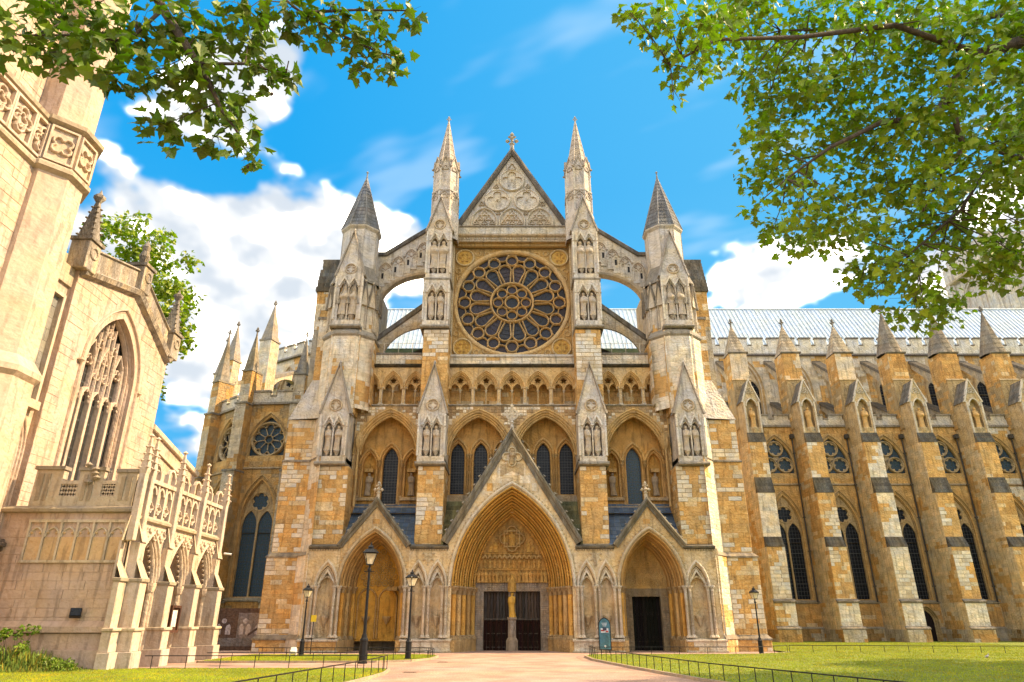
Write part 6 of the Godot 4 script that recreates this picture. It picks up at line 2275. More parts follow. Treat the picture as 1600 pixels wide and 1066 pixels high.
# -- the chapels round the apse, left of the transept
func build_chapels() -> void:
	var n := thing("abbey_chapel", "polygonal chapel with round windows and crenellated parapet left of the transept", "building", Vector3(-28, 0, -19))
	var corners := [Vector3(-21.0, 0, -17.6), Vector3(-23.9, 0, -17.8), Vector3(-29.4, 0, -18.2), Vector3(-34.6, 0, -22.6), Vector3(-37.5, 0, -29.0)]
	for k in range(1, 4):
		var a: Vector3 = corners[k + 1]; var e: Vector3 = corners[k]
		var b := group_part(n, "bay", (a + e) / 2)
		var xf := frame_at(a, e - a)
		aisle_bay(b, xf, (e - a).length(), "rose", "dull", M.blue_glass if k == 1 else M.glass)
	var w := Shape.new()
	w.col = Color(0.42, 0.28, 0.13)
	w.box(-24.0, -13.0, 0.0, 25.0, -24.0, -18.0)
	part(n, "wall", w, M.stone)
	var pp := Shape.new()
	crenels(pp, -24, -13, 24.65, 26.1, -17.9, Color(0.66, 0.57, 0.45), Color(0.32, 0.27, 0.2), 1.9, 0.8)
	part(n, "parapet", pp, M.stone)
	drainpipe(n, frame_at(Vector3(-23.6, 0, -17.9), Vector3.RIGHT), 0.0, 3.5, 22.5)
	# buttresses at the corners with pinnacles
	var spots := [[corners[2] + Vector3(-0.4, 0, 0.9), 0.25, 28.4, 33.0], [corners[3] + Vector3(-0.5, 0, 1.0), 0.6, 28.5, 34.5], [corners[1] + Vector3(0.1, 0, 0.4), 0.0, 28.0, 32.5]]
	for q in spots:
		var b := group_part(n, "buttress", q[0])
		var xf := Transform3D(Basis(Vector3.UP, -q[1]), q[0])
		var s := Shape.new()
		s.xf = xf
		for st in [[0.0, 4.0, 0.95, 0.9], [4.0, 17.0, 0.72, 0.5], [17.0, 24.5, 0.66, 0.2], [24.5, q[2], 0.62, -0.1]]:
			s.col = Color(0.45, 0.35, 0.22)
			s.box(-st[2] + 0.01, st[2] - 0.01, st[0], st[1], -2.2, st[3])
			ashlar(s, Vector3(-st[2], st[0], st[3]), Vector3.RIGHT, st[2] * 2, st[1] - st[0], "half", null, 0.42, 0.7, Color(0.72, 0.69, 0.64))
			ashlar(s, Vector3(st[2], st[0], st[3]), Vector3.FORWARD, 2.0, st[1] - st[0], "dull", null, 0.42, 0.7)
			s.col = Color(0.28, 0.24, 0.18)
			s.box(-st[2] - 0.08, st[2] + 0.08, st[1] - 0.2, st[1], -2.1, st[3] + 0.12)
		part(b, "ashlar", s, M.stone, "stuff")
		var sp := Shape.new()
		sp.xf = xf
		for k in 8:
			var hh: float = (q[3] - q[2]) / 8.0
			var r0 := 0.86 * (1 - k / 8.5); var r1 := 0.86 * (1 - (k + 1) / 8.5)
			sp.col = vary(Color(0.33, 0.28, 0.21), 0.12)
			sp.lathe([Vector2(r0, q[2] + k * hh), Vector2(r1, q[2] + (k + 1) * hh), Vector2(r1 + 0.02, q[2] + (k + 1) * hh)], 4, Vector3(0, 0, -0.8), PI / 4)
		finial(sp, Vector3(0, q[3] - 0.2, -0.8), 1.1)
		part(b, "pinnacle", sp, M.weathered_stone)
	# apse above: tall wall with one traceried window and a crenellated parapet
	var ap := thing("abbey_apse", "high polygonal apse wall with crenellated parapet behind the chapels", "building", Vector3(-31, 0, -37))
	var pts := [Vector3(-22.0, 0, -34.6), Vector3(-29, 0, -34.6), Vector3(-34.2, 0, -38.0), Vector3(-37.4, 0, -43.8), Vector3(-37.4, 0, -50)]
	for k in 4:
		var a: Vector3 = pts[k + 1]; var e: Vector3 = pts[k]
		var b := group_part(ap, "bay", (a + e) / 2)
		var xf := frame_at(a, e - a)
		var l := (e - a).length()
		var s := Shape.new()
		s.xf = xf
		s.col = Color(0.66, 0.55, 0.39)
		var op := opening(l / 2, 27.0, 31.6, minf(1.7, l * 0.3), 3.6, 9)
		holed(s, 0, l, 20.0, flat_top(0, l, 36.8), op, 0.0, 0.5)
		ashlar_around(s, 0, l, 24.0, 36.7, 0.0, [opening(l / 2, 26.5, 31.6, minf(1.7, l * 0.3) + 0.45, 4.2, 9)], "pale", 0.45, 1.0)
		for m in 3:
			s.col = vary(Color(0.58, 0.42, 0.23), 0.05)
			s.sweep(opening(l / 2, 27.0, 31.6, minf(1.7, l * 0.3) + 0.32 - m * 0.14, 4.0 - m * 0.17, 9), roll(0.09, -0.05 - m * 0.08, 0.18 - m * 0.1))
		var aa := minf(1.7, l * 0.3)
		s.col = Color(0.6, 0.48, 0.32)
		plate(s, l / 2, aa, 30.8, 35.4, aa * 0.5, aa * 0.44, 31.2, 1.3, 33.4, aa * 0.5, -0.3, 6)
		part(b, "wall", s, M.stone)
		glazing(b, op, -0.45, M.glass, xf, 8, 0.4)
		var p := Shape.new()
		p.xf = xf
		crenels(p, 0, l, 36.95, 38.9, 0.3, Color(0.68, 0.63, 0.56), Color(0.27, 0.24, 0.21), 1.5, 0.6)
		part(b, "parapet", p, M.stone)
	# raking flyers and tall pinnacles standing between chapel and apse
	for q in [[Vector3(-31.2, 0, -26.5), 35.5, 40.5, 0.85], [Vector3(-36.5, 0, -28.5), 33.5, 38.4, 0.75], [Vector3(-38.0, 0, -29.5), 32.0, 36.5, 0.7]]:
		var b := group_part(ap, "pier", q[0])
		var s := Shape.new()
		s.xf = Transform3D(Basis(Vector3.UP, -0.3), q[0])
		ashlar(s, Vector3(-q[3], 20, q[3]), Vector3.RIGHT, q[3] * 2, q[1] - 20, "pale", null, 0.45, 0.8)
		s.col = Color(0.55, 0.46, 0.33)
		s.box(-q[3], q[3] - 0.01, 0, q[1], -q[3], q[3] - 0.01)
		s.col = Color(0.35, 0.3, 0.24)
		s.box(-q[3] - 0.1, q[3] + 0.1, q[1] - 0.15, q[1] + 0.1, -q[3] - 0.1, q[3] + 0.1)
		s.lathe([Vector2(q[3] * 1.36, q[1]), Vector2(0.08, q[2])], 4, Vector3.ZERO, PI / 4)
		finial(s, Vector3(0, q[2] - 0.3, 0), 1.2)
		part(b, "pinnacle", s, M.stone)
	for q in [[Vector3(-31.0, 0, -26.5), Vector3(-30.5, 0, -36.0)], [Vector3(-36.2, 0, -28.6), Vector3(-34.0, 0, -38.0)]]:
		var a: Vector3 = q[0]; var e: Vector3 = q[1]
		var s := Shape.new()
		s.xf = frame_at(a, e - a)
		var l := (e - a).length()
		s.col = Color(0.6, 0.5, 0.37)
		var p := PackedVector2Array([Vector2(0, 30.5), Vector2(l, 34.8)])
		for k in 9:
			var u := k / 8.0
			p.append(Vector2(lerpf(l, 0.4, u), 26.5 + 6.3 * sqrt(maxf(0.0, 1 - u * u * 0.9))))
		p.append(Vector2(0, 28.0))
		s.prism(p, -0.4, 0.4, true)
		s.col = Color(0.24, 0.21, 0.17)
		s.sweep(PackedVector2Array([Vector2(0, 30.6), Vector2(l, 34.9)]), bar(-0.3, 0.12, -0.5, 0.5))
		part(ap, "flying_buttress", s, M.stone)


# ---------------------------------------------------------------- the parish church on the left

const CREAM := Color(0.502, 0.377, 0.288)
const CREAM2 := Color(0.47, 0.348, 0.263)

# the church was measured at a smaller size; CHURCH sets it at its true one, standing back behind its porch
const CHURCH := Transform3D(Vector3(1.135, 0, 0), Vector3(0, 1.135, 0), Vector3(0, 0, 1.135), Vector3(0, -0.29, -7.43))

func build_church() -> void:
	var t := thing("parish_church", "cream stone parish church west wall with large traceried window behind a porch", "church", Vector3(-27, 0, 14))
	# west wall: local x runs away from the viewer from z = 26
	var xf := CHURCH * frame_at(Vector3(-22.3, 0, 26.0), Vector3.FORWARD)
	var s := Shape.new()
	s.xf = xf
	s.col = CREAM
	var win := opening(6.8, 6.0, 14.7, 2.35, 3.5, 12)
	var top := PackedVector2Array([Vector2(2.2, 19.0), Vector2(7.4, 20.3), Vector2(12.3, 17.8)])
	holed(s, 2.2, 12.3, 0.0, top, win, 0.0, 0.9)
	ashlar_around(s, 2.2, 12.3, 0.0, 19.5, 0.0, [opening(6.8, 5.0, 14.7, 2.9, 4.2, 12)], "render", 0.42, 1.1, PackedVector2Array([Vector2(2.19, -0.1), Vector2(2.19, 18.9), Vector2(7.4, 20.1), Vector2(12.31, 17.7), Vector2(12.31, -0.1)]))
	s.col = CREAM
	s.quad(Vector3(2.2, 0, 0), Vector3(2.2, 19.0, 0), Vector3(2.2, 19.0, -1.2), Vector3(2.2, 0, -1.2))
	s.quad(Vector3(12.3, 0, 0), Vector3(12.3, 17.8, 0), Vector3(12.3, 17.8, -1.2), Vector3(12.3, 0, -1.2))
	part(t, "west_wall", s, M.church_stone)
	var body := Shape.new()
	body.xf = CHURCH
	body.col = CREAM2
	body.box(-45, -23.3, 0.0, 17.6, 13.75, 26)
	body.col = Color(0.243, 0.243, 0.235)
	body.quad(Vector3(-45, 17.6, 13.7), Vector3(-45, 20, 18.6), Vector3(-22.5, 20, 18.6), Vector3(-22.5, 17.6, 13.7))
	body.quad(Vector3(-45, 18.6, 24), Vector3(-45, 20, 18.6), Vector3(-22.5, 20, 18.6), Vector3(-22.5, 18.6, 24))
	part(t, "body", body, M.church_stone)
	var bw := Shape.new()
	bw.xf = CHURCH
	bw.col = CREAM2
	bw.box(-23.35, -22.32, 0.0, 17.3, 13.72, 14.5)
	part(t, "south_corner", bw, M.church_stone)
	var m := Shape.new()
	m.xf = xf
	for k in 5:
		m.col = vary(CREAM, 0.03)
		m.sweep(opening(6.8, 6.0, 14.7, 2.75 - k * 0.13, 4.05 - k * 0.15, 12), roll(0.08, -0.1 - k * 0.12, 0.15 - k * 0.12))
	m.col = Color(0.405, 0.308, 0.211)
	m.lump(Vector3(6.8 - 2.9, 14.6, 0.1), Vector3(0.22, 0.2, 0.2))
	m.lump(Vector3(6.8 + 2.9, 14.6, 0.1), Vector3(0.22, 0.2, 0.2))
	part(t, "window_moulding", m, M.church_stone)
	var tr := Shape.new()
	tr.xf = xf
	tr.col = Color(0.51, 0.397, 0.308)
	for k in 6:
		var x := 6.8 - 2.35 + k * 0.94
		tr.box(x - 0.1, x + 0.1, 6.0, 13.6, -0.75, -0.4, 0.03)
		if k < 5:
			var c := x + 0.47
			tr.sweep(arch(c, 13.0, 0.4, 0.75, 6), roll(0.075, -0.7, -0.42))
			tr.lump(Vector3(c - 0.25, 13.3, -0.5), Vector3(0.1, 0.1, 0.06))
			tr.lump(Vector3(c + 0.25, 13.3, -0.5), Vector3(0.1, 0.1, 0.06))
	for q in [[-1.41, 1.6, 16.6], [0.0, 2.35, 17.5], [1.41, 1.6, 16.6]]:
		for sd in [-1, 1]:
			tr.sweep(PackedVector2Array([Vector2(6.8 + q[0] + sd * 0.47, 13.5), Vector2(6.8 + q[0] + sd * 0.5, 14.6), Vector2(6.8 + q[0] + sd * 0.4, 15.6), Vector2(6.8 + q[0] * 0.92, 16.4)]), roll(0.08, -0.7, -0.4))
	for q in [[-0.94, 13.5, -0.85, 17.0], [0.94, 13.5, 0.85, 17.0], [-1.88, 13.6, -1.75, 15.9], [1.88, 13.6, 1.75, 15.9], [0.0, 13.7, 0.0, 18.0], [-0.47, 15.0, -0.42, 17.6], [0.47, 15.0, 0.42, 17.6]]:
		tr.sweep(PackedVector2Array([Vector2(6.8 + q[0], q[1]), Vector2(6.8 + q[2], q[3])]), roll(0.07, -0.7, -0.42))
	for q in [Vector2(-1.4, 15.2), Vector2(0, 15.6), Vector2(1.4, 15.2), Vector2(-0.66, 16.3), Vector2(0.66, 16.3), Vector2(0, 17.2), Vector2(-0.47, 14.6), Vector2(0.47, 14.6)]:
		tr.sweep(foil(6.8 + q.x, q.y, 0.32, 3), roll(0.05, -0.65, -0.45), true)
	part(t, "tracery", tr, M.church_stone)
	glazing(t, win, -0.72, M.grey_glass, xf, 16, 0.5)
	# parapet with coping and pinnacles
	var pp := Shape.new()
	pp.xf = xf
	pp.col = Color(0.421, 0.348, 0.259)
	pp.sweep(top, [Vector2(-0.45, 0.0), Vector2(-0.3, 0.3), Vector2(-0.05, 0.42), Vector2(0.05, 0.3), Vector2(0.1, 0.08), Vector2(1.15, 0.08), Vector2(1.2, 0.2), Vector2(1.3, 0.16), Vector2(1.3, -0.4)])
	part(t, "parapet", pp, M.weathered_stone)
	for q in [[2.3, 19.0], [7.5, 20.3], [12.2, 17.9]]:
		var pn := Shape.new()
		pn.xf = xf
		pn.col = Color(0.47, 0.381, 0.275)
		pn.box(q[0] - 0.5, q[0] + 0.5, q[1] - 0.1, q[1] + 1.5, -0.55, 0.45, 0.04)
		pn.sweep(circle(q[0], q[1] + 0.9, 0.3, 12), roll(0.06, 0.45, 0.53), true)
		pn.col = Color(0.324, 0.267, 0.203)
		pn.box(q[0] - 0.6, q[0] + 0.6, q[1] + 1.5, q[1] + 1.68, -0.65, 0.55)
		if q[0] < 7 or q[0] > 8:
			pn.lathe([Vector2(0.56, q[1] + 1.65), Vector2(0.12, q[1] + 4.1)], 4, Vector3(q[0], 0, -0.05), PI / 4)
			for k in 6:
				for e in 4:
					var an := PI / 4 + TAU * e / 4
					var r := 0.56 - 0.07 * k
					pn.lump(Vector3(q[0] + cos(an) * r, q[1] + 1.9 + k * 0.36, -0.05 + sin(an) * r), Vector3(0.1, 0.08, 0.1))
			pn.lathe([Vector2(0.1, q[1] + 4.0), Vector2(0.3, q[1] + 4.3), Vector2(0.3, q[1] + 4.45), Vector2(0.1, q[1] + 4.6), Vector2(0, q[1] + 4.9)], 6, Vector3(q[0], 0, -0.05))
		else:
			pn.lathe([Vector2(0.3, q[1] + 1.65), Vector2(0.16, q[1] + 1.9), Vector2(0.34, q[1] + 2.3), Vector2(0.2, q[1] + 2.7), Vector2(0.26, q[1] + 3.0), Vector2(0, q[1] + 3.5)], 8, Vector3(q[0], 0, -0.05))
		part(t, "pinnacle", pn, M.weathered_stone)
	# lower aisle wall running on behind the porch, with a raking coping
	var al := Shape.new()
	al.xf = CHURCH * frame_at(Vector3(-22.4, 0, 13.7), Vector3.FORWARD)
	al.col = CREAM
	al.prism(PackedVector2Array([Vector2(0, 0), Vector2(0, 13.4), Vector2(7.0, 11.8), Vector2(7.0, 0)]), -1.0, 0.0)
	al.col = Color(0.535, 0.437, 0.324)
	al.sweep(PackedVector2Array([Vector2(0, 13.4), Vector2(7.1, 11.8)]), bar(-0.25, 0.12, -1.1, 0.2, 0.05))
	al.sweep(PackedVector2Array([Vector2(0, 12.3), Vector2(7.0, 10.7)]), bar(-0.08, 0.08, 0.0, 0.14))
	part(t, "aisle_wall", al, M.church_stone)
	# set-back strip beside the tower with a blocked opening of grey stone
	var bs := Shape.new()
	bs.xf = xf
	bs.col = CREAM
	bs.box(-1.0, 2.19, 0.0, 17.9, -2.0, -0.35)
	bs.box(-1.6, -1.0, 0.0, 24.0, -2.0, -0.5)
	bs.col = Color(0.405, 0.332, 0.243)
	bs.box(-1.0, 2.19, 17.9, 18.9, -2.0, -0.2)
	bs.box(-1.0, 2.19, 18.9, 19.6, -2.0, -0.5)
	bs.col = Color(0.502, 0.405, 0.3)
	bs.box(0.05, 1.95, 11.3, 11.7, -0.35, 0.05)
	bs.sweep(PackedVector2Array([Vector2(0.2, 11.7), Vector2(0.2, 17.2), Vector2(1.8, 17.2), Vector2(1.8, 11.7)]), bar(-0.12, 0.05, -0.35, -0.05))
	ashlar(bs, Vector3(0.3, 11.7, -0.33), Vector3.RIGHT, 1.4, 5.4, "slategrey", null, 0.6, 0.9)
	for k in 4:
		bs.col = vary(CREAM, 0.03)
		bs.sweep(opening(0.35, 3.0, 9.2, 1.5 - k * 0.14, 2.7 - k * 0.16, 8), roll(0.09, -0.35, -0.05 - k * 0.06))
	part(t, "side_wall", bs, M.church_stone)

	# tower: west face and the polygonal corner turret
	var w := thing("church_tower", "tall cream stone church tower corner with quatrefoil parapet band", "tower", Vector3(-29, 0, 30))
	var tw := Shape.new()
	var tf := CHURCH * frame_at(Vector3(-22.0, 0, 40.0), Vector3.FORWARD)
	tw.xf = tf
	tw.col = CREAM
	ashlar(tw, Vector3(0, 0, 0), Vector3.RIGHT, 12.0, 21.6, "render", null, 0.45, 1.2)
	ashlar(tw, Vector3(0, 24.3, -0.9), Vector3.RIGHT, 12.0, 18.0, "render", null, 0.45, 1.2)
	tw.col = CREAM
	tw.box(0, 12.0, 0, 24.3, -10.0, -0.01)
	tw.box(0, 12.0, 24.3, 42.0, -10.0, -0.91)
	part(w, "wall", tw, M.church_stone)
	var band := Shape.new()
	band.xf = tf
	band.col = Color(0.405, 0.324, 0.235)
	cornice(band, 0, 12, 21.4, 0.0, [Vector2(0, 0), Vector2(0.2, 0.1), Vector2(0.22, 0.25), Vector2(0.1, 0.45)])
	cornice(band, 0, 12, 23.9, 0.05, [Vector2(0, 0), Vector2(0.2, 0.08), Vector2(0.24, 0.26), Vector2(-0.6, 0.42), Vector2(-1.0, 0.42)])
	band.col = Color(0.518, 0.405, 0.312)
	for k in 8:
		var x := 0.4 + k * 1.4
		band.col = Color(0.518, 0.405, 0.312)
		band.sweep(PackedVector2Array([Vector2(x, 21.95), Vector2(x, 23.8), Vector2(x + 1.3, 23.8), Vector2(x + 1.3, 21.95)]), bar(-0.06, 0.06, 0.0, 0.2), true)
		band.sweep(foil(x + 0.65, 22.88, 0.62, 4, 0.0, 6), roll(0.08, 0.0, 0.2), true)
		band.sweep(foil(x + 0.65, 22.88, 0.36, 4, 0.0, 5), roll(0.06, 0.0, 0.14), true)
	part(w, "quatrefoil_band", band, M.church_stone)
	var tu := Shape.new()
	tu.xf = CHURCH
	var c := Vector3(-22.35, 0, 27.55)
	tu.col = CREAM
	tu.lathe([Vector2(1.95, 0), Vector2(1.95, 3), Vector2(1.75, 3.4), Vector2(1.75, 11.6), Vector2(1.95, 11.8), Vector2(1.95, 12.05), Vector2(1.55, 12.6), Vector2(1.55, 21.4)], 8, c, PI / 8)
	tu.col = Color(0.405, 0.324, 0.235)
	tu.lathe([Vector2(1.55, 21.4), Vector2(1.82, 21.55), Vector2(1.82, 21.75), Vector2(1.62, 21.95)], 8, c, PI / 8)
	tu.col = Color(0.502, 0.389, 0.296)
	tu.lathe([Vector2(1.6, 21.9), Vector2(1.6, 23.9)], 8, c, PI / 8)
	tu.col = Color(0.373, 0.3, 0.219)
	tu.lathe([Vector2(1.6, 23.9), Vector2(1.92, 24.05), Vector2(1.95, 24.25), Vector2(1.4, 24.5)], 8, c, PI / 8)
	tu.col = CREAM
	tu.lathe([Vector2(1.35, 24.4), Vector2(1.35, 42.0)], 8, c, PI / 8)
	for k in 8:
		var an := TAU * k / 8
		var sv := tu.xf
		tu.xf = CHURCH * Transform3D(Basis(Vector3.UP, -an + PI / 2), c)
		tu.col = Color(0.518, 0.405, 0.312)
		var z := 1.6 * cos(PI / 8)
		tu.sweep(PackedVector2Array([Vector2(-0.55, 22.0), Vector2(-0.55, 23.8), Vector2(0.55, 23.8), Vector2(0.55, 22.0)]), bar(-0.05, 0.05, z, z + 0.14), true)
		tu.sweep(foil(0, 22.9, 0.5, 4, PI / 4, 6), roll(0.07, z, z + 0.16), true)
		tu.xf = sv
	part(w, "corner_turret", tu, M.church_stone)

	build_porch()

func build_porch() -> void:
	var t := thing("church_porch", "cream stone west porch with pointed arches, pierced parapet and crocketed pinnacles", "porch", Vector3(-22, 0, 15))
	# north wall, facing the viewer
	var n := Shape.new()
	ashlar(n, Vector3(-27, 1.9, 20.0), Vector3.RIGHT, 7.9, 5.3, "render", null, 0.42, 1.0)
	n.col = CREAM
	n.box(-27, -19.1, 0, 7.2, 19.3, 19.99)
	n.col = CREAM2
	n.box(-27, -19.0, 0.0, 0.9, 19.3, 20.4)
	cornice(n, -27, -19.0, 1.6, 20.0, [Vector2(0.0, 0), Vector2(0.3, 0.05), Vector2(0.3, 0.3), Vector2(0.05, 0.55)])
	n.box(-27, -19.0, 0.9, 1.6, 19.3, 20.12)
	part(t, "north_wall", n, M.church_stone)
	# blind tracery band
	var b := Shape.new()
	b.col = Color(0.535, 0.446, 0.324)
	b.box(-24.06, -19.14, 6.7, 6.84, 20.0, 20.12)
	b.box(-24.06, -19.14, 4.78, 4.9, 20.0, 20.14)
	for k in 7:
		var x := -24.0 + k * 0.8
		b.col = Color(0.535, 0.446, 0.324)
		b.box(x - 0.05, x + 0.05, 4.9, 6.7, 20.0, 20.115)
		if k == 6: break
		b.sweep(arch(x + 0.4, 6.0, 0.34, 0.45, 5), roll(0.05, 20.0, 20.1))
		b.col = vary(Color(0.56, 0.38, 0.2), 0.08)
		b.box(x + 0.06, x + 0.74, 4.91, 6.0, 20.0, 20.05)
		for e in [-0.2, 0.2]:
			b.lump(Vector3(x + 0.4 + e, 6.2, 20.06), Vector3(0.08, 0.08, 0.05))
	part(t, "blind_tracery", b, M.church_stone)
	# parapet on the north side: two pierced panels, merlons
	var p := Shape.new()
	p.col = Color(0.34, 0.28, 0.2)
	cornice(p, -27, -18.9, 7.15, 20.0, [Vector2(0, 0), Vector2(0.25, 0.06), Vector2(0.28, 0.2), Vector2(0.05, 0.36)])
	p.col = Color(0.47, 0.389, 0.275)
	p.box(-24.4, -19.2, 7.4, 8.0, 19.6, 20.02)
	for q in [[-24.4, -23.0, 9.35], [-22.15, -20.9, 9.3], [-20.2, -19.2, 9.2]]:
		p.col = vary(Color(0.486, 0.397, 0.283), 0.05)
		p.box(q[0], q[1], 7.99, q[2], 19.62, 20.0)
		p.col = Color(0.292, 0.243, 0.178)
		p.box(q[0] - 0.08, q[1] + 0.08, q[2], q[2] + 0.18, 19.55, 20.1)
		p.col = Color(0.34, 0.267, 0.178)
		p.box(q[0] + 0.25, q[0] + 0.45, 7.8, q[2] - 0.2, 20.0, 20.05)
		p.box(q[0] + 0.6, q[0] + 0.8, 7.8, q[2] - 0.2, 20.0, 20.05)
	part(t, "parapet", p, M.church_stone)
	var lz := Shape.new()
	for q in [[-23.0, -22.15], [-20.9, -20.2]]:
		for k in 4:
			lz.col = Color(0.502, 0.405, 0.292)
			var x: float = lerpf(q[0], q[1], k / 3.0)
			lz.sweep(PackedVector2Array([Vector2(x - 0.28, 7.9), Vector2(x, 8.3), Vector2(x + 0.28, 8.7)]), bar(-0.05, 0.05, 19.7, 19.95))
			lz.sweep(PackedVector2Array([Vector2(x + 0.28, 7.9), Vector2(x, 8.3), Vector2(x - 0.28, 8.7)]), bar(-0.05, 0.05, 19.7, 19.95))
		lz.box(q[0], q[1], 8.62, 8.8, 19.65, 20.0)
	lz.col = Color(0.3, 0.24, 0.17)
	for k in 5:
		lz.lump(Vector3(-21.5 + rng.randf_range(-0.3, 0.3), 8.7 + k * 0.22, 20.12), Vector3(0.22, 0.16, 0.16))
	part(t, "lozenge_panel", lz, M.church_stone)
	# west front
	var xf := frame_at(Vector3(-18.9, 0, 20.0), Vector3.FORWARD)
	var w := Shape.new()
	w.xf = xf
	for k in 3:
		var x0 := 0.0 + k * 3.4; var x1 := x0 + 3.4
		w.col = Color(0.518, 0.413, 0.316)
		holed(w, x0, x1, 0.0, flat_top(x0, x1, 6.9), opening(x0 + 2.1, 0.0, 3.9, 1.15, 2.3, 8), 0.0, 0.8)
		for e in 3:
			w.col = vary(Color(0.551, 0.446, 0.34), 0.03)
			w.sweep(opening(x0 + 2.1, 0.4, 3.9, 1.32 - e * 0.12, 2.55 - e * 0.14, 8), roll(0.08, -0.05 - e * 0.1, 0.14 - e * 0.1))
		for q in arch(x0 + 2.1, 3.9, 1.02, 2.1, 8):
			w.lump(Vector3(q.x, q.y, -0.3), Vector3(0.11, 0.11, 0.1))
		for e in 4:
			w.col = Color(0.527, 0.421, 0.324)
			w.sweep(foil(x0 + 0.75 + e * 0.78, 6.35, 0.3, 4), roll(0.05, 0.0, 0.1), true)
		for sd in [-1, 1]:
			w.col = Color(0.518, 0.413, 0.316)
			w.lathe([Vector2(0.24, 3.55), Vector2(0.3, 3.85), Vector2(0.3, 4.0), Vector2(0, 4.0)], 8, Vector3(x0 + 2.1 + sd * 1.2, 0, -0.2))
	part(t, "west_front", w, M.church_stone)
	var inn := Shape.new()
	inn.col = Color(0.405, 0.324, 0.227)
	inn.box(-22.2, -21.9, 0, 7.0, 9.8, 19.3)
	inn.box(-22.2, -19.0, 6.7, 7.1, 9.8, 19.5)
	inn.box(-26, -18.95, 0.0, 7.2, 9.3, 9.8)
	part(t, "inner_wall", inn, M.church_stone)
	# buttresses with stepped faces and tall crocketed pinnacles
	for k in 5:
		var lx: float = [-0.25, 0.45, 3.7, 7.0, 10.3][k]
		var b2 := group_part(t, "buttress", xf * Vector3(lx, 0, 0.4))
		var s := Shape.new()
		s.xf = xf
		var c0 := Color(0.527, 0.421, 0.324)
		var out: float = [0.2, 0.85, 0.7, 0.7, 0.7][k]
		for st in [[0.0, 0.8, 0.46, 0.3], [0.8, 1.75, 0.38, 0.16], [1.75, 4.0, 0.32, 0.0], [4.0, 5.8, 0.28, -0.4]]:
			s.col = vary(c0, 0.05)
			s.box(lx - st[2], lx + st[2], st[0], st[1], -0.1, out + st[3], 0.02)
		s.col = Color(0.502, 0.405, 0.292)
		s.box(lx - 0.46, lx + 0.46, 1.7, 1.85, -0.1, out + 0.26, 0.03)
		s.quad(Vector3(lx - 0.36, 4.0, out + 0.06), Vector3(lx - 0.28, 4.9, out - 0.42), Vector3(lx + 0.28, 4.9, out - 0.42), Vector3(lx + 0.36, 4.0, out + 0.06))
		s.quad(Vector3(lx - 0.34, 5.8, out - 0.3), Vector3(lx - 0.25, 7.0, 0.05), Vector3(lx + 0.25, 7.0, 0.05), Vector3(lx + 0.34, 5.8, out - 0.3))
		s.col = Color(0.34, 0.275, 0.194)
		s.box(lx - 0.38, lx + 0.38, 3.9, 4.08, -0.1, out + 0.1, 0.03)
		part(b2, "shaft", s, M.church_stone)
		var pn := Shape.new()
		pn.xf = xf
		pn.col = Color(0.518, 0.413, 0.316)
		pn.box(lx - 0.17, lx + 0.17, 5.8, 9.2, 0.0, 0.34, 0.03)
		pn.lathe([Vector2(0.24, 9.1), Vector2(0.28, 9.3), Vector2(0.06, 11.0)], 4, Vector3(lx, 0, 0.17), PI / 4)
		for e in 4:
			for d in 4:
				var an := PI / 4 + TAU * d / 4
				var r := 0.3 - e * 0.055
				pn.lump(Vector3(lx + cos(an) * r, 9.4 + e * 0.36, 0.17 + sin(an) * r), Vector3(0.1, 0.09, 0.1))
		pn.lump(Vector3(lx, 11.05, 0.17), Vector3(0.16, 0.14, 0.16))
		part(b2, "pinnacle", pn, M.church_stone)
	# pierced parapet on the west side: open panels with cusped heads under a straight coping
	var q := Shape.new()
	q.xf = xf
	q.col = Color(0.405, 0.324, 0.227)
	cornice(q, -0.1, 10.3, 6.85, 0.0, [Vector2(0, 0), Vector2(0.2, 0.06), Vector2(0.22, 0.18), Vector2(0.0, 0.34)])
	for k in 12:
		var x := 0.1 + k * 0.84
		q.col = vary(Color(0.535, 0.429, 0.332), 0.05)
		q.box(x - 0.07, x + 0.07, 7.15, 8.9, -0.2, 0.05)
		q.sweep(arch(x + 0.42, 8.35, 0.3, 0.4, 4), bar(-0.06, 0.06, -0.15, 0.02))
		q.sweep(foil(x + 0.42, 7.65, 0.28, 4), roll(0.05, -0.15, 0.02), true)
		if k % 2:
			q.box(x, x + 0.84, 8.85, 9.05, -0.25, 0.12)
			q.box(x - 0.07, x + 0.07, 8.9, 9.6, -0.2, 0.05)
			q.box(x + 0.77, x + 0.91, 8.9, 9.6, -0.2, 0.05)
			q.sweep(arch(x + 0.42, 9.5, 0.38, 0.4, 4), bar(-0.06, 0.06, -0.15, 0.02))
		else:
			q.box(x, x + 0.84, 8.85, 9.05, -0.25, 0.12)
	part(t, "pierced_parapet", q, M.church_stone)
	# notice case on the west front
	var nb := thing("notice_case", "brown framed notice case with white paper on the porch wall", "notice board", Vector3(-18.2, 1.9, 13.3))
	var nf := frame_at(Vector3(-17.85, 1.6, 13.75), Vector3.FORWARD)
	var fr := Shape.new()
	fr.xf = frame_at(Vector3(-18.82, 1.6, 14.6), Vector3.FORWARD)
	fr.col = Color(0.12, 0.06, 0.04)
	fr.sweep(PackedVector2Array([Vector2(0, 0), Vector2(0, 1.3), Vector2(1.0, 1.3), Vector2(1.0, 0)]), bar(-0.08, 0.05, 0.0, 0.14), true)
	fr.box(0, 1, 0, 1.3, 0.0, 0.04)
	part(nb, "frame", fr, M.wood)
	var pa := Shape.new()
	pa.xf = fr.xf
	pa.col = Color(0.567, 0.583, 0.599)
	pa.box(0.2, 0.8, 0.25, 1.1, 0.04, 0.055)
	part(nb, "paper", pa, M.church_stone)

# ---------------------------------------------------------------- far west tower

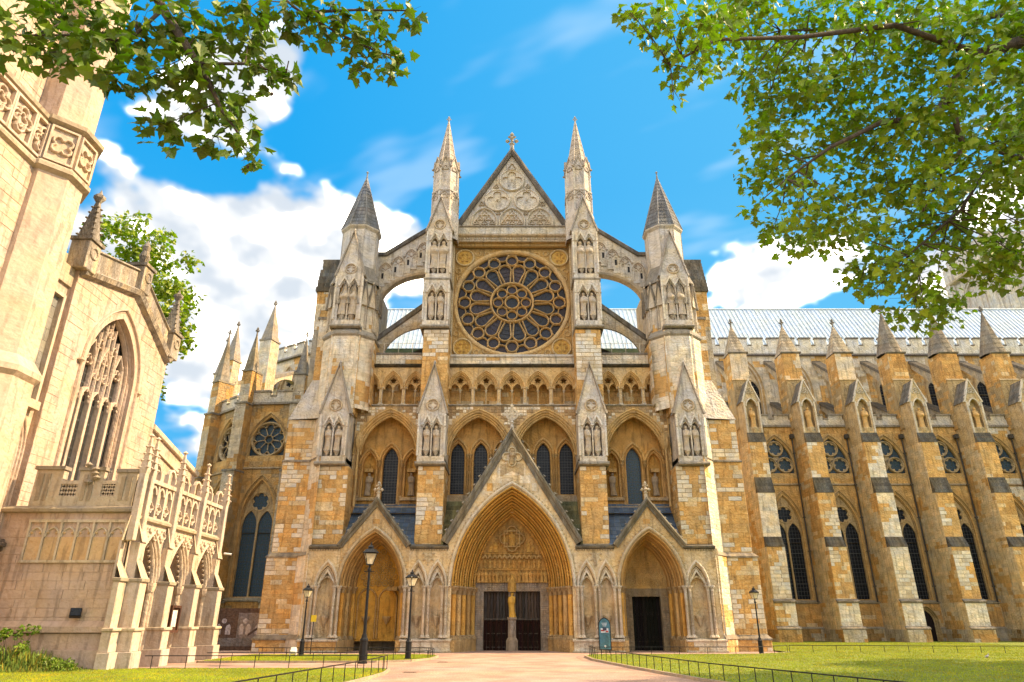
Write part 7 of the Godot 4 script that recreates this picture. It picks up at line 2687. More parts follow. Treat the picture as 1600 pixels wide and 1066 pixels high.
func build_towers() -> void:
	var t := thing("west_tower", "pale grey stone abbey tower with louvred belfry windows behind the nave roof", "tower", Vector3(100, 0, -70))
	var faces := [[Vector3(93.5, 0, -62), Vector3.RIGHT, 14.0], [Vector3(93.5, 0, -76), Vector3.BACK, 14.0]]
	var core := Shape.new()
	core.col = Color(0.62, 0.56, 0.51)
	core.box(94.0, 107.0, 0, 74, -75.5, -62.5)
	part(t, "core", core, M.stone)
	for f in faces:
		var s := Shape.new()
		s.xf = frame_at(f[0], f[1])
		s.col = Color(0.66, 0.6, 0.54)
		for x in [0.0, 11.6]:
			s.box(x, x + 2.4, 0, 72, -0.8, 0.6, 0.15)
			s.box(x + 0.5, x + 1.9, 0, 70, -0.8, 1.0, 0.12)
		holed(s, 2.4, 11.6, 40, flat_top(2.4, 11.6, 73), opening(7.0, 54.0, 63.5, 2.5, 2.6, 8), 0.0, 0.9)
		for k in 3:
			s.col = vary(Color(0.66, 0.57, 0.5), 0.04)
			s.sweep(opening(7.0, 54.0, 63.5, 2.95 - k * 0.2, 3.2 - k * 0.22, 8), roll(0.14, -0.1 - k * 0.2, 0.25 - k * 0.2))
		s.col = Color(0.66, 0.58, 0.5)
		for x in [6.15, 7.85]:
			s.box(x - 0.14, x + 0.14, 54, 65.6, -0.8, -0.4)
		s.box(4.5, 9.5, 59.0, 59.4, -0.8, -0.4)
		s.col = Color(0.58, 0.47, 0.38)
		cornice(s, -0.2, 14.2, 53.0, 0.3, [Vector2(0, 0), Vector2(0.7, 0.3), Vector2(0.8, 0.7), Vector2(0.2, 1.0)])
		cornice(s, -0.2, 14.2, 67.5, 0.3, [Vector2(0, 0), Vector2(0.7, 0.3), Vector2(0.8, 0.7), Vector2(0.2, 1.0)])
		part(t, "face", s, M.stone)
		var lv := Shape.new()
		lv.xf = s.xf
		for k in 22:
			lv.col = Color(0.6, 0.53, 0.47)
			lv.box(4.5, 9.5, 54.1 + k * 0.5, 54.28 + k * 0.5, -0.95, -0.6)
		lv.col = Color(0.03, 0.03, 0.03)
		lv.box(4.4, 9.6, 54, 66.2, -1.2, -1.0)
		part(t, "louvres", lv, M.stone)


# ---------------------------------------------------------------- trees

# plane leaf, 1 long: five pointed lobes, folded along the midrib
func leaf_mesh(fold: float) -> ArrayMesh:
	var s := Shape.new()
	var half := [Vector2(0, 0), Vector2(0.16, 0.06), Vector2(0.44, 0.02), Vector2(0.36, 0.22), Vector2(0.62, 0.44), Vector2(0.33, 0.47), Vector2(0.26, 0.66), Vector2(0, 1.0)]
	var mid := Vector3(0, 0.36, 0.03)
	for sd in [-1, 1]:
		for i in half.size() - 1:
			var a: Vector2 = half[i]; var b: Vector2 = half[i + 1]
			s.tri(mid, Vector3(a.x * sd, a.y, -a.x * fold - a.y * a.y * 0.12), Vector3(b.x * sd, b.y, -b.x * fold - b.y * b.y * 0.12))
	return s.mesh()

# leaves spread through round clumps: [x, y, z, radius]
func leaves(o: Node3D, called: String, lobes: Array, size: float, thick: float, base: Color, seed_: int, m: Material) -> void:
	var g := RandomNumberGenerator.new()
	g.seed = seed_
	var spots := []
	for q in lobes:
		var n := int(thick * q[3] * q[3] * PI / (size * size * 0.42))
		for k in n:
			var d := Vector3(g.randfn(), g.randfn(), g.randfn()).normalized() * pow(g.randf(), 0.45)
			spots.append([Vector3(q[0], q[1], q[2]) + d * q[3] * Vector3(1.12, 0.95, 1.12), d])
	var src := leaf_mesh(0.28).surface_get_arrays(0)
	var lv: PackedVector3Array = src[Mesh.ARRAY_VERTEX]
	var ln: PackedVector3Array = src[Mesh.ARRAY_NORMAL]
	var s := Shape.new()
	for i in spots.size():
		var d: Vector3 = spots[i][1]
		# the blade hangs out and down from its stalk, its face roughly up
		var along := (Vector3(d.x, 0, d.z) + Vector3(g.randfn(), g.randfn() * 0.4, g.randfn()) * 0.7 + Vector3(0, -0.5, 0)).normalized()
		var face := (Vector3.UP + Vector3(g.randfn(), g.randfn(), g.randfn()) * 0.75).normalized()
		var side := along.cross(face)
		if side.length() < 0.05: side = Vector3.RIGHT
		side = side.normalized()
		face = side.cross(along).normalized()
		var l := size * g.randf_range(0.6, 1.25)
		var b := Basis(side * l, along * l, face * l)
		var x := Transform3D(b, spots[i][0])
		var k := g.randf_range(0.6, 1.4)
		var y := g.randf()
		var col := Color(base.r * k * (1.0 + 0.5 * y), base.g * k * (1.0 + 0.12 * y), base.b * k)
		s.v.append_array(x * lv)
		s.n.append_array(Transform3D(b.orthonormalized(), Vector3.ZERO) * ln)
		var cc := PackedColorArray()
		cc.resize(lv.size())
		cc.fill(col)
		s.c.append_array(cc)
	part(o, called, s, m, "stuff")

func limb(s: Shape, pts: Array, r0: float, r1: float, seg := 7) -> void:
	var n := pts.size() - 1
	for i in n:
		s.tube(pts[i], pts[i + 1], lerpf(r0, r1, float(i) / n), lerpf(r0, r1, (i + 1.0) / n), seg)

# a thin branch from the nearest point of the skeleton to each clump, with a few side twigs
func twigs(s: Shape, lobes: Array, skeleton: Array, r: float) -> void:
	for q in lobes:
		var c := Vector3(q[0], q[1], q[2])
		var best: Vector3 = skeleton[0]
		for p in skeleton:
			if p.distance_to(c) < best.distance_to(c) and p.y > c.y - 2.5: best = p
		var mid := best.lerp(c, 0.5) + Vector3(rng.randf_range(-0.15, 0.15), rng.randf_range(0.0, 0.25), rng.randf_range(-0.15, 0.15))
		s.tube(best, mid, r, r * 0.7, 5)
		s.tube(mid, c, r * 0.7, r * 0.35, 5)
		for k in 4:
			var d: Vector3 = Vector3(rng.randfn(), rng.randfn() * 0.7, rng.randfn()).normalized() * q[3] * 0.9
			s.tube(mid.lerp(c, 0.6), c + d, r * 0.35, r * 0.15, 4)

func dense(skel: Array) -> Array:
	var p := []
	for chain in skel:
		for i in chain.size() - 1:
			for k in 4: p.append(chain[i].lerp(chain[i + 1], k / 4.0))
		p.append(chain[chain.size() - 1])
	return p

func crown_lobes(c: Vector3, r: Vector3, n: int, lobe: float, seed_: int) -> Array:
	var g := RandomNumberGenerator.new()
	g.seed = seed_
	var out := []
	for k in n:
		var d := Vector3(g.randfn(), g.randfn(), g.randfn()).normalized() * pow(g.randf_range(0.12, 1.0), 0.4)
		var p := c + d * r
		out.append([p.x, p.y, p.z, lobe * g.randf_range(0.6, 1.25)])
	return out

func build_trees() -> void:
	var L := Vector3.ZERO
	var left_lobes := [[-6.6, 9.3, 48.2, 0.40], [-6.3, 9.9, 48.0, 0.44], [-6.0, 8.9, 48.3, 0.28], [-5.5, 9.2, 48.2, 0.44], [-6.1, 10.3, 47.7, 0.46], [-5.1, 9.6, 47.9, 0.42], [-4.8, 8.8, 48.0, 0.35], [-4.7, 10.0, 47.8, 0.41], [-4.3, 9.1, 47.9, 0.38], [-4.2, 9.7, 47.7, 0.36], [-5.2, 8.6, 48.1, 0.26], [-4.7, 8.2, 47.7, 0.29], [-4.3, 8.6, 47.7, 0.29], [-4.0, 8.9, 47.6, 0.33], [-3.7, 8.4, 47.6, 0.29], [-3.5, 7.9, 47.6, 0.27], [-4.0, 8.1, 47.6, 0.20], [-3.5, 9.3, 47.6, 0.31], [-3.2, 9.3, 47.5, 0.20], [-3.7, 9.9, 47.6, 0.33], [-3.9, 10.4, 47.6, 0.37], [-3.4, 10.6, 47.4, 0.31], [-3.1, 10.5, 47.2, 0.29], [-2.8, 10.8, 47.1, 0.32], [-2.5, 10.4, 46.9, 0.28], [-2.2, 10.7, 46.8, 0.26], [-2.0, 10.3, 46.7, 0.24], [-1.8, 10.4, 46.7, 0.18], [-2.2, 11.3, 46.8, 0.27], [-1.6, 11.2, 46.8, 0.21], [-2.4, 10.1, 46.7, 0.14]]
	var right_lobes := [[2.4, 13.6, 44.7, 0.29], [2.9, 13.6, 44.2, 0.40], [3.2, 13.0, 44.3, 0.34], [3.0, 14.1, 44.3, 0.35], [3.5, 12.9, 43.8, 0.30], [3.4, 13.2, 44.9, 0.46], [3.9, 13.1, 44.9, 0.51], [3.9, 13.6, 43.8, 0.39], [3.3, 12.0, 44.0, 0.16], [3.8, 12.5, 44.3, 0.34], [4.6, 14.5, 43.9, 0.62], [5.7, 16.4, 42.1, 0.68], [6.1, 16.1, 42.5, 0.76], [7.8, 17.0, 41.7, 0.59], [8.8, 17.6, 41.4, 0.59], [9.3, 16.8, 41.9, 0.80], [9.8, 15.9, 42.8, 0.72], [9.7, 14.6, 43.8, 0.50], [11.4, 16.3, 42.1, 0.67], [11.4, 15.5, 43.1, 0.61], [13.6, 16.7, 42.0, 0.80], [14.6, 16.5, 42.0, 0.82], [5.9, 16.7, 40.9, 0.86], [7.0, 16.5, 41.2, 0.64], [7.9, 16.8, 41.2, 0.60], [8.1, 15.3, 42.7, 0.72], [10.3, 16.9, 41.1, 0.80], [10.7, 16.2, 41.6, 0.58], [11.1, 15.3, 42.2, 0.78], [12.7, 15.9, 42.0, 0.57], [12.9, 16.0, 42.0, 0.66], [12.8, 15.0, 43.1, 0.71], [5.8, 14.4, 42.1, 0.62], [6.5, 14.9, 41.8, 0.69], [7.1, 14.3, 42.2, 0.65], [9.2, 16.5, 40.5, 0.69], [8.6, 14.5, 42.4, 0.52], [10.0, 15.5, 41.7, 0.71], [10.6, 15.3, 41.4, 0.68], [9.7, 13.1, 43.7, 0.63], [11.0, 13.8, 42.9, 0.72], [12.4, 14.3, 42.5, 0.59], [12.8, 14.2, 42.8, 0.65], [6.4, 14.2, 41.5, 0.55], [7.9, 15.2, 40.8, 0.64], [8.2, 14.9, 41.2, 0.68], [9.3, 15.3, 40.7, 0.67], [9.1, 13.4, 42.3, 0.55], [9.7, 13.0, 42.7, 0.60], [11.9, 15.1, 40.7, 0.63], [13.3, 15.3, 40.8, 0.65], [11.7, 12.8, 43.1, 0.56], [13.0, 13.5, 42.3, 0.58], [7.0, 14.8, 40.0, 0.71], [7.6, 14.9, 40.3, 0.85], [9.3, 14.8, 40.0, 0.86], [9.0, 13.8, 40.9, 0.78], [8.9, 12.7, 42.6, 0.57], [11.0, 14.3, 40.4, 0.66], [12.2, 14.5, 39.9, 0.79], [10.7, 11.8, 43.2, 0.59], [13.6, 14.1, 41.0, 0.64], [14.1, 13.8, 41.1, 0.79], [6.2, 12.8, 41.4, 0.75], [7.4, 12.9, 41.2, 0.59], [9.1, 14.2, 39.8, 0.82], [9.3, 13.0, 40.7, 0.55], [9.2, 12.3, 42.2, 0.56], [11.2, 13.6, 40.2, 0.70], [9.8, 11.9, 42.7, 0.51], [10.5, 11.4, 42.7, 0.67], [12.4, 12.4, 41.8, 0.59], [12.6, 11.8, 42.4, 0.57], [6.6, 12.9, 40.2, 0.71], [6.8, 12.0, 41.5, 0.56], [8.7, 12.7, 39.8, 0.68], [8.9, 12.1, 41.0, 0.63], [9.6, 12.0, 41.1, 0.70], [9.1, 10.9, 42.6, 0.63], [12.5, 13.3, 39.3, 0.84], [11.2, 11.3, 41.8, 0.69], [13.4, 12.7, 40.4, 0.77], [14.8, 12.6, 40.0, 0.75], [6.2, 10.4, 42.7, 0.59], [6.9, 10.3, 42.2, 0.49], [7.4, 10.1, 42.5, 0.50], [10.3, 12.1, 40.1, 0.78], [11.5, 11.9, 39.4, 0.73], [11.6, 11.8, 39.8, 0.70], [11.1, 10.2, 42.3, 0.68], [12.6, 10.8, 41.7, 0.69], [7.4, 11.5, 39.5, 0.74], [7.6, 10.5, 41.0, 0.61], [9.8, 12.1, 38.7, 0.74], [10.0, 11.1, 39.6, 0.60], [10.6, 10.6, 40.5, 0.66], [10.1, 9.6, 41.9, 0.51], [12.0, 10.4, 40.6, 0.65], [12.0, 10.2, 41.7, 0.55], [14.5, 11.3, 39.7, 0.62], [8.9, 10.0, 40.5, 0.69], [9.1, 9.4, 41.3, 0.56], [10.7, 9.4, 41.5, 0.57], [11.6, 9.4, 41.6, 0.66], [13.9, 10.0, 40.3, 0.68], [9.8, 9.2, 39.9, 0.67], [11.2, 9.7, 38.8, 0.67], [8.2, 9.8, 40.4, 0.43], [8.2, 9.1, 41.1, 0.35], [9.0, 8.6, 41.5, 0.28], [8.4, 9.3, 41.8, 0.42], [9.6, 9.5, 40.8, 0.30], [11.3, 9.6, 40.9, 0.33], [12.2, 10.3, 40.6, 0.46], [6.2, 10.8, 41.0, 0.39], [5.3, 10.5, 42.2, 0.28]]
	# left: a plane tree whose trunk stands outside the picture; branches reach in at the top
	var a := thing("plane_tree", "plane tree branches with dark green leaves hanging in from the top left", "tree", Vector3(-13.5, 0, 51))
	var wa := Shape.new()
	limb(wa, [Vector3(-13.5, 0, 51), Vector3(-13.3, 4, 51), Vector3(-12.8, 9, 50.6), Vector3(-12, 14, 50)], 0.62, 0.36, 10)
	part(a, "trunk", wa, M.bark)
	var sk := [[Vector3(-12.8, 9, 50.6), Vector3(-9.5, 11.3, 49.4), Vector3(-7.2, 11.9, 48.4), Vector3(-5.5, 11.1, 47.9), Vector3(-4.9, 10.1, 47.9), Vector3(-4.5, 9.5, 47.9), Vector3(-4.3, 9.2, 47.8), Vector3(-4.1, 8.9, 47.8), Vector3(-3.9, 8.5, 47.7), Vector3(-3.6, 8.1, 47.6)],
		[Vector3(-4.9, 10.1, 47.9), Vector3(-5.2, 9.4, 48.0), Vector3(-5.7, 9.3, 48.2), Vector3(-6.5, 9.3, 48.2)], [Vector3(-4.3, 9.2, 47.8), Vector3(-3.7, 9.3, 47.7), Vector3(-3.2, 9.3, 47.5)],
		[Vector3(-7.2, 11.9, 48.4), Vector3(-4.0, 11.4, 47.4), Vector3(-3.2, 10.7, 47.3), Vector3(-2.7, 10.6, 47.0), Vector3(-2.1, 10.5, 46.7), Vector3(-1.7, 10.4, 46.7)], [Vector3(-3.2, 10.7, 47.3), Vector3(-2.5, 11.2, 46.9), Vector3(-1.6, 11.3, 46.8)]]
	var ba := Shape.new()
	for i in sk.size():
		limb(ba, sk[i], 0.11 if i == 0 else 0.028, 0.012)
	twigs(ba, left_lobes, dense(sk), 0.011)
	part(a, "branches", ba, M.bark)
	leaves(a, "crown", left_lobes, 0.175, 1.75, Color(0.085, 0.155, 0.010), 11, M.leaf)
	leaves(a, "upper_crown", crown_lobes(Vector3(-11, 17.5, 51), Vector3(6, 4, 5), 40, 1.3, 5), 0.3, 1.0, Color(0.060, 0.105, 0.012), 12, M.leaf)
	# seed balls hanging on threads
	for q in [Vector3(-4.2, 9.05, 47.6), Vector3(-3.35, 8.95, 47.5), Vector3(-3.5, 7.72, 47.5), Vector3(-1.9, 10.0, 46.7)]:
		var sb := Shape.new()
		sb.lathe([Vector2(0.0, -0.024), Vector2(0.018, -0.017), Vector2(0.024, 0), Vector2(0.018, 0.017), Vector2(0.0, 0.024)], 8, q, 0, true)
		sb.tube(q, q + Vector3(0, 0.2, 0), 0.003, 0.003, 3)
		part(a, "seed_ball", sb, M.bark)

	# right: a second plane tree, lit from behind, a heavy limb coming in from the right
	var b := thing("plane_tree", "big plane tree crown with bright yellow-green leaves filling the top right", "tree", Vector3(20, 0, 41.5))
	var wb := Shape.new()
	limb(wb, [Vector3(20, 0, 41.5), Vector3(19.9, 5, 41.6), Vector3(19.6, 10, 41.9), Vector3(19.2, 15, 42), Vector3(18.6, 20, 42)], 0.75, 0.4, 10)
	part(b, "trunk", wb, M.bark)
	var sr := [[Vector3(19.6, 11, 41.9), Vector3(17.2, 14.6, 42.3), Vector3(14.7, 15.9, 42.3), Vector3(12.7, 15.5, 42.1), Vector3(11.6, 15.2, 42.0), Vector3(11.0, 14.6, 42.0), Vector3(10.6, 14.0, 41.9), Vector3(10.1, 13.3, 41.9)],
		[Vector3(10.6, 14.0, 41.9), Vector3(11.0, 12.8, 41.4), Vector3(10.3, 12.1, 41.4), Vector3(9.6, 11.0, 41.4)], [Vector3(10.1, 13.3, 41.9), Vector3(8.7, 13.0, 42.1), Vector3(7.3, 12.2, 42.2), Vector3(6.2, 11.4, 42.1)],
		[Vector3(11.6, 15.2, 42.0), Vector3(9.2, 15.4, 42.7), Vector3(6.6, 14.5, 43.2), Vector3(4.4, 13.7, 43.9), Vector3(3.3, 12.9, 44.0)], [Vector3(19.5, 11.5, 41.9), Vector3(15.5, 12.6, 41.2), Vector3(12.7, 12.8, 41.0), Vector3(11.8, 12.7, 41.4), Vector3(10.8, 11.3, 41.0), Vector3(9.2, 10.0, 41.1)],
		[Vector3(17.2, 14.6, 42.3), Vector3(13.5, 17.0, 41.6), Vector3(10.0, 16.9, 41.2), Vector3(7.0, 16.4, 41.6)]]
	var bb := Shape.new()
	for i in sr.size():
		limb(bb, sr[i], 0.24 if i == 0 else 0.085, 0.07 if i == 0 else 0.02)
	twigs(bb, right_lobes, dense(sr), 0.02)
	part(b, "branches", bb, M.bark)
	leaves(b, "crown", right_lobes, 0.19, 1.15, Color(0.15, 0.255, 0.010), 21, M.leaf)
	leaves(b, "upper_crown", crown_lobes(Vector3(20.5, 17.5, 41.5), Vector3(6.0, 5, 6), 50, 1.4, 6), 0.32, 1.0, Color(0.10, 0.15, 0.012), 22, M.leaf)

	# trees further along the lawn, outside the picture on the right; their shade lies on the near lawn
	var spots := [[Vector3(45, 0, 18), 20.0, 7.5, "plane tree with a rounded crown standing out on the lawn nearer the nave"], [Vector3(32.5, 0, 28), 22.0, 6.5, "plane tree with a rounded crown standing beside the near end of the path"], [Vector3(43, 0, 31), 19.0, 7.5, "plane tree with a rounded crown farthest from the path on the near lawn"]]
	for k in spots.size():
		var q: Array = spots[k]
		var at: Vector3 = q[0]
		var t := thing("plane_tree", q[3], "tree", at, "plane trees along the lawn")
		var w := Shape.new()
		limb(w, [at, at + Vector3(0.2, 4, 0), at + Vector3(0, 9, 0.3), at + Vector3(0.3, 15, 0)], 0.55, 0.25, 9)
		for e in 7:
			var an := TAU * e / 7.0
			limb(w, [at + Vector3(0, 6 + e, 0), at + Vector3(cos(an) * 2.5, 9 + e, sin(an) * 2.5), at + Vector3(cos(an) * 5, 11 + e, sin(an) * 5)], 0.2, 0.06, 6)
		part(t, "trunk", w, M.bark)
		leaves(t, "crown", crown_lobes(at + Vector3(0, q[1] * 0.66, 0), Vector3(q[2], q[1] * 0.34, q[2]), 110, 1.5, 40 + k), 0.36, 2.2, Color(0.12, 0.19, 0.012), 50 + k, M.leaf)

	# behind the church
	var c := thing("lime_tree", "leafy green tree rising behind the parish church roof", "tree", Vector3(-33, 0, 2))
	var wc := Shape.new()
	limb(wc, [Vector3(-33, 0, 2), Vector3(-33, 10, 2), Vector3(-32.6, 20, 2.2), Vector3(-32, 28, 2)], 0.7, 0.3, 9)
	for e in 9:
		var an := TAU * e / 9.0
		limb(wc, [Vector3(-32.8, 15 + e, 2), Vector3(-32.8 + cos(an) * 3, 18 + e, 2 + sin(an) * 3), Vector3(-32.8 + cos(an) * 4.2, 20 + e, 2 + sin(an) * 4)], 0.22, 0.05, 6)
	part(c, "trunk", wc, M.bark)
	var lc := crown_lobes(Vector3(-33.5, 26, 2), Vector3(6.2, 9.5, 5), 130, 1.15, 71)
	lc.append_array([[-27.6, 24.5, 3, 1.3], [-27.0, 23.3, 3, 1.0], [-28.4, 26.0, 3, 1.4], [-29.2, 28.5, 3, 1.2], [-36.5, 34.5, 2, 1.2], [-34.5, 35.5, 2, 1.2], [-37.5, 32.5, 2, 1.3]])
	leaves(c, "crown", lc, 0.42, 1.2, Color(0.19, 0.28, 0.012), 72, M.leaf)



# ---------------------------------------------------------------- lamps, rails, signs and other small things

func make_lamp() -> Node3D:
	# 1 unit = the height of the lamp; stands at the origin
	var t := thing("street_lamp", "x", "lamp", Vector3.ZERO, "black iron lamps along the lawns")
	var b := Shape.new()
	b.lathe([Vector2(0.042, 0), Vector2(0.042, 0.012), Vector2(0.036, 0.018), Vector2(0.034, 0.17), Vector2(0.037, 0.175), Vector2(0.037, 0.19), Vector2(0.026, 0.205), Vector2(0.02, 0.23), Vector2(0.016, 0.235)], 8, Vector3.ZERO, PI / 8)
	part(t, "base", b, M.black_iron)
	var p := Shape.new()
	p.lathe([Vector2(0.015, 0.23), Vector2(0.012, 0.5), Vector2(0.0105, 0.74), Vector2(0.016, 0.75), Vector2(0.016, 0.765), Vector2(0.010, 0.775), Vector2(0.009, 0.80)], 10, Vector3.ZERO, 0, true)
	part(t, "post", p, M.black_iron)
	var a := Shape.new()
	a.tube(Vector3(-0.045, 0.745, 0), Vector3(0.045, 0.745, 0), 0.004, 0.004, 6)
	part(t, "ladder_bar", a, M.black_iron)
	# lantern: four tapering panes in a frame
	var lo := 0.026; var hi := 0.052; var y0 := 0.805; var y1 := 0.90
	var f := Shape.new()
	f.lathe([Vector2(0.0, 0.795), Vector2(lo * 1.5, 0.80), Vector2(lo * 1.45, 0.808), Vector2(0.0, 0.81)], 4, Vector3.ZERO, PI / 4)
	for k in 4:
		var an := PI / 4 + TAU * k / 4
		var d := Vector3(cos(an), 0, sin(an)) * 1.414
		f.tube(d * lo + Vector3(0, y0, 0), d * hi + Vector3(0, y1, 0), 0.0035, 0.0035, 5)
	f.lathe([Vector2(hi * 1.5, y1 - 0.004), Vector2(hi * 1.56, y1 + 0.004), Vector2(hi * 1.5, y1 + 0.01)], 4, Vector3.ZERO, PI / 4)
	part(t, "lantern_frame", f, M.black_iron)
	for k in 4:
		var g := Shape.new()
		g.xf = Transform3D(Basis(Vector3.UP, TAU * k / 4), Vector3.ZERO)
		g.quad(Vector3(-lo, y0, lo), Vector3(-hi, y1, hi), Vector3(hi, y1, hi), Vector3(lo, y0, lo))
		part(t, "pane", g, M.lamp_glass)
	var r := Shape.new()
	r.lathe([Vector2(hi * 1.5, y1 + 0.006), Vector2(hi * 0.95, y1 + 0.035), Vector2(hi * 0.5, y1 + 0.042), Vector2(hi * 0.5, y1 + 0.052), Vector2(hi * 0.6, y1 + 0.056), Vector2(hi * 0.3, y1 + 0.07), Vector2(hi * 0.12, y1 + 0.078), Vector2(hi * 0.2, y1 + 0.085), Vector2(0, y1 + 0.10)], 8, Vector3.ZERO, PI / 8)
	part(t, "roof", r, M.black_iron)
	var m := Shape.new()
	m.lathe([Vector2(0.008, 0.81), Vector2(0.012, 0.835), Vector2(0.008, 0.86), Vector2(0, 0.865)], 8, Vector3.ZERO, 0, true)
	part(t, "mantle", m, M.pale_stone_b)
	return t

# low iron rail along a line of ground points (x, z); every post is a part
func railing(label: String, pts: Array, high: float, gap: float) -> void:
	var t := thing("low_railing", label, "railing", Vector3(pts[0].x, 0.09, pts[0].y), "low iron rails round the lawns")
	var r := Shape.new()
	for i in pts.size() - 1:
		r.tube(Vector3(pts[i].x, 0.09 + high, pts[i].y), Vector3(pts[i + 1].x, 0.09 + high, pts[i + 1].y), 0.022, 0.022, 6)
	part(t, "rail", r, M.black_iron)
	var post := Shape.new()
	post.tube(Vector3.ZERO, Vector3(0, high, 0), 0.018, 0.018, 6)
	var pm := post.mesh()
	var left := 0.0
	for i in pts.size() - 1:
		var a: Vector2 = pts[i]; var b: Vector2 = pts[i + 1]
		var l := (b - a).length()
		var x := left
		while x < l:
			var q := a.lerp(b, x / l)
			place(t, "post", pm, M.black_iron, Transform3D(Basis(), Vector3(q.x, 0.09, q.y)))
			x += gap
		left = x - l

func build_street() -> void:
	var lamp := make_lamp()
	var spots := [[Vector3(-7.84, 0.08, 15.5), 6.15, "tallest black iron lamp post, standing nearest in front of the left portal"], [Vector3(-6.07, 0.08, 11.16), 5.0, "black iron lamp post in front of the niches between the left and central portals"], [Vector3(-13.6, 0.08, 6.6), 4.4, "slim lamp post at the far left beside the yellow sign"], [Vector3(17.0, 0.08, 3.9), 4.35, "black iron lamp post beside the right corner of the transept"]]
	for i in spots.size():
		var o: Node3D = lamp
		if i:
			o = lamp.duplicate()
			o.name = numbered("street_lamp")
			add_child(o)
		o.position = spots[i][0]
		o.scale = Vector3.ONE * spots[i][1]
		o.rotation.y = 0.3 + i * 0.5
		o.set_meta("label", spots[i][2])
	railing("low iron rail along the left edge of the near path", [Vector2(-5.75, 20.3), Vector2(-5.72, 22.5), Vector2(-6.0, 26), Vector2(-7.0, 34), Vector2(-9, 52)], 0.6, 1.15)
	railing("low iron rail along the cross path on the left near lawn", [Vector2(-5.9, 20.2), Vector2(-6.5, 19.6), Vector2(-17.2, 19.8)], 0.55, 1.6)
	railing("low iron rail along the near side of the small left lawn", [Vector2(-5.05, 10.2), Vector2(-5.9, 12.1), Vector2(-7.6, 13.0), Vector2(-17.0, 13.2)], 0.42, 1.5)
	railing("low iron rail along the portal side of the small left lawn", [Vector2(-5.0, 9.8), Vector2(-4.95, 7.4), Vector2(-5.2, 6.2), Vector2(-5.95, 5.5), Vector2(-17.0, 5.5)], 0.42, 0.8)
	railing("low iron rail along the right edge of the near path", [Vector2(5.35, 5.3), Vector2(4.95, 7.0), Vector2(5.0, 11), Vector2(6.1, 18), Vector2(7.6, 26), Vector2(10.2, 34), Vector2(16, 52)], 0.55, 0.95)
	railing("low iron rail between the right lawn and the right portal", [Vector2(5.5, 5.1), Vector2(16.4, 4.75), Vector2(19.6, 1.8)], 0.45, 1.9)
	railing("low iron rail crossing the right lawn in front of the nave", [Vector2(19.8, 1.6), Vector2(30, 3.0), Vector2(60, 4.5)], 0.45, 1.6)

	# sign with a pointed head before the right niches
	var sg := thing("visitor_sign", "blue-grey visitor sign with pointed top beside the right portal", "sign", Vector3(6.72, 0, 1.2))
	var fr := Shape.new()
	var outl := opening(6.72, 0.22, 1.85, 0.45, 0.55, 6)
	fr.prism(outl, 1.12, 1.2, true)
	part(sg, "frame", fr, M.black_iron)
	var pl := Shape.new()
	pl.col = Color(0.075, 0.20, 0.25)
	pl.prism(opening(6.72, 0.27, 1.85, 0.39, 0.47, 6), 1.2, 1.215)
	part(sg, "panel", pl, M.stone)
	var pr := Shape.new()
	pr.col = Color(0.65, 0.68, 0.7)
	for k in 3:
		pr.box(6.72 - 0.2 + k * 0.03, 6.72 + 0.2 - k * 0.03, 1.98 - k * 0.09, 2.02 - k * 0.09, 1.215, 1.218)
	pr.box(6.44, 7.0, 1.36, 1.66, 1.215, 1.218)
	pr.col = Color(0.45, 0.06, 0.05)
	pr.box(6.46, 6.72, 1.46, 1.56, 1.218, 1.220)
	pr.box(6.80, 6.98, 1.40, 1.50, 1.218, 1.220)
	pr.col = Color(0.06, 0.07, 0.10)
	pr.box(6.6, 6.86, 1.52, 1.72, 1.2185, 1.2205)
	pr.col = Color(0.7, 0.72, 0.74)
	pr.prism(PackedVector2Array([Vector2(6.66, 0.52), Vector2(6.78, 0.52), Vector2(6.78, 0.44), Vector2(6.72, 0.36), Vector2(6.66, 0.44)]), 1.215, 1.218)
	part(sg, "print", pr, M.stone)
	for dx in [-0.3, 0.3]:
		var lg := Shape.new()
		lg.box(6.72 + dx - 0.03, 6.72 + dx + 0.03, 0.0, 0.24, 1.12, 1.19)
		part(sg, "leg", lg, M.black_iron)

	# hoarding with a printed picture of an arcade, and its dark return
	var hd := thing("hoarding", "brown site hoarding printed with pale gothic arches left of the transept", "hoarding", Vector3(-20.5, 0, -3.9))
	var hp := Shape.new()
	hp.col = Color(0.13, 0.075, 0.05)
	hp.box(-24.2, -18.0, 0.0, 3.1, -4.06, -4.0)
	part(hd, "board", hp, M.stone)
	var pt := Shape.new()
	pt.col = Color(0.30, 0.24, 0.21)
	pt.box(-21.9, -19.4, 0.9, 2.75, -4.0, -3.996)
	pt.col = Color(0.24, 0.13, 0.09)
	pt.box(-19.4, -18.1, 0.9, 2.9, -4.0, -3.9965)
	pt.col = Color(0.22, 0.19, 0.17)
	pt.box(-24.1, -18.1, 0.3, 0.9, -4.0, -3.9955)
	for q in [[-23.0, 0.75], [-21.3, 0.55], [-20.0, 0.55], [-18.75, 0.55]]:
		pt.col = Color(0.6, 0.5, 0.45)
		for dx in [-0.28, 0.28]:
			pt.prism(opening(q[0] + dx * q[1] / 0.55, 1.15, 1.6, 0.2, 0.35, 4), -4.0, -3.993)
		pt.prism(circle(q[0], 2.15, 0.2, 10), -4.0, -3.993)
	pt.col = Color(0.11, 0.07, 0.05)
	for q in [[-24.0, -22.6], [-21.0, -19.7], [-19.6, -18.2]]:
		pt.quad(Vector3(q[0], 1.0, -3.991), Vector3(q[0], 1.2, -3.991), Vector3(q[1], 2.1, -3.991), Vector3(q[1], 1.9, -3.991))
	pt.col = Color(0.6, 0.6, 0.6)
	pt.box(-20.3, -18.4, 0.55, 0.6, -3.995, -3.990)
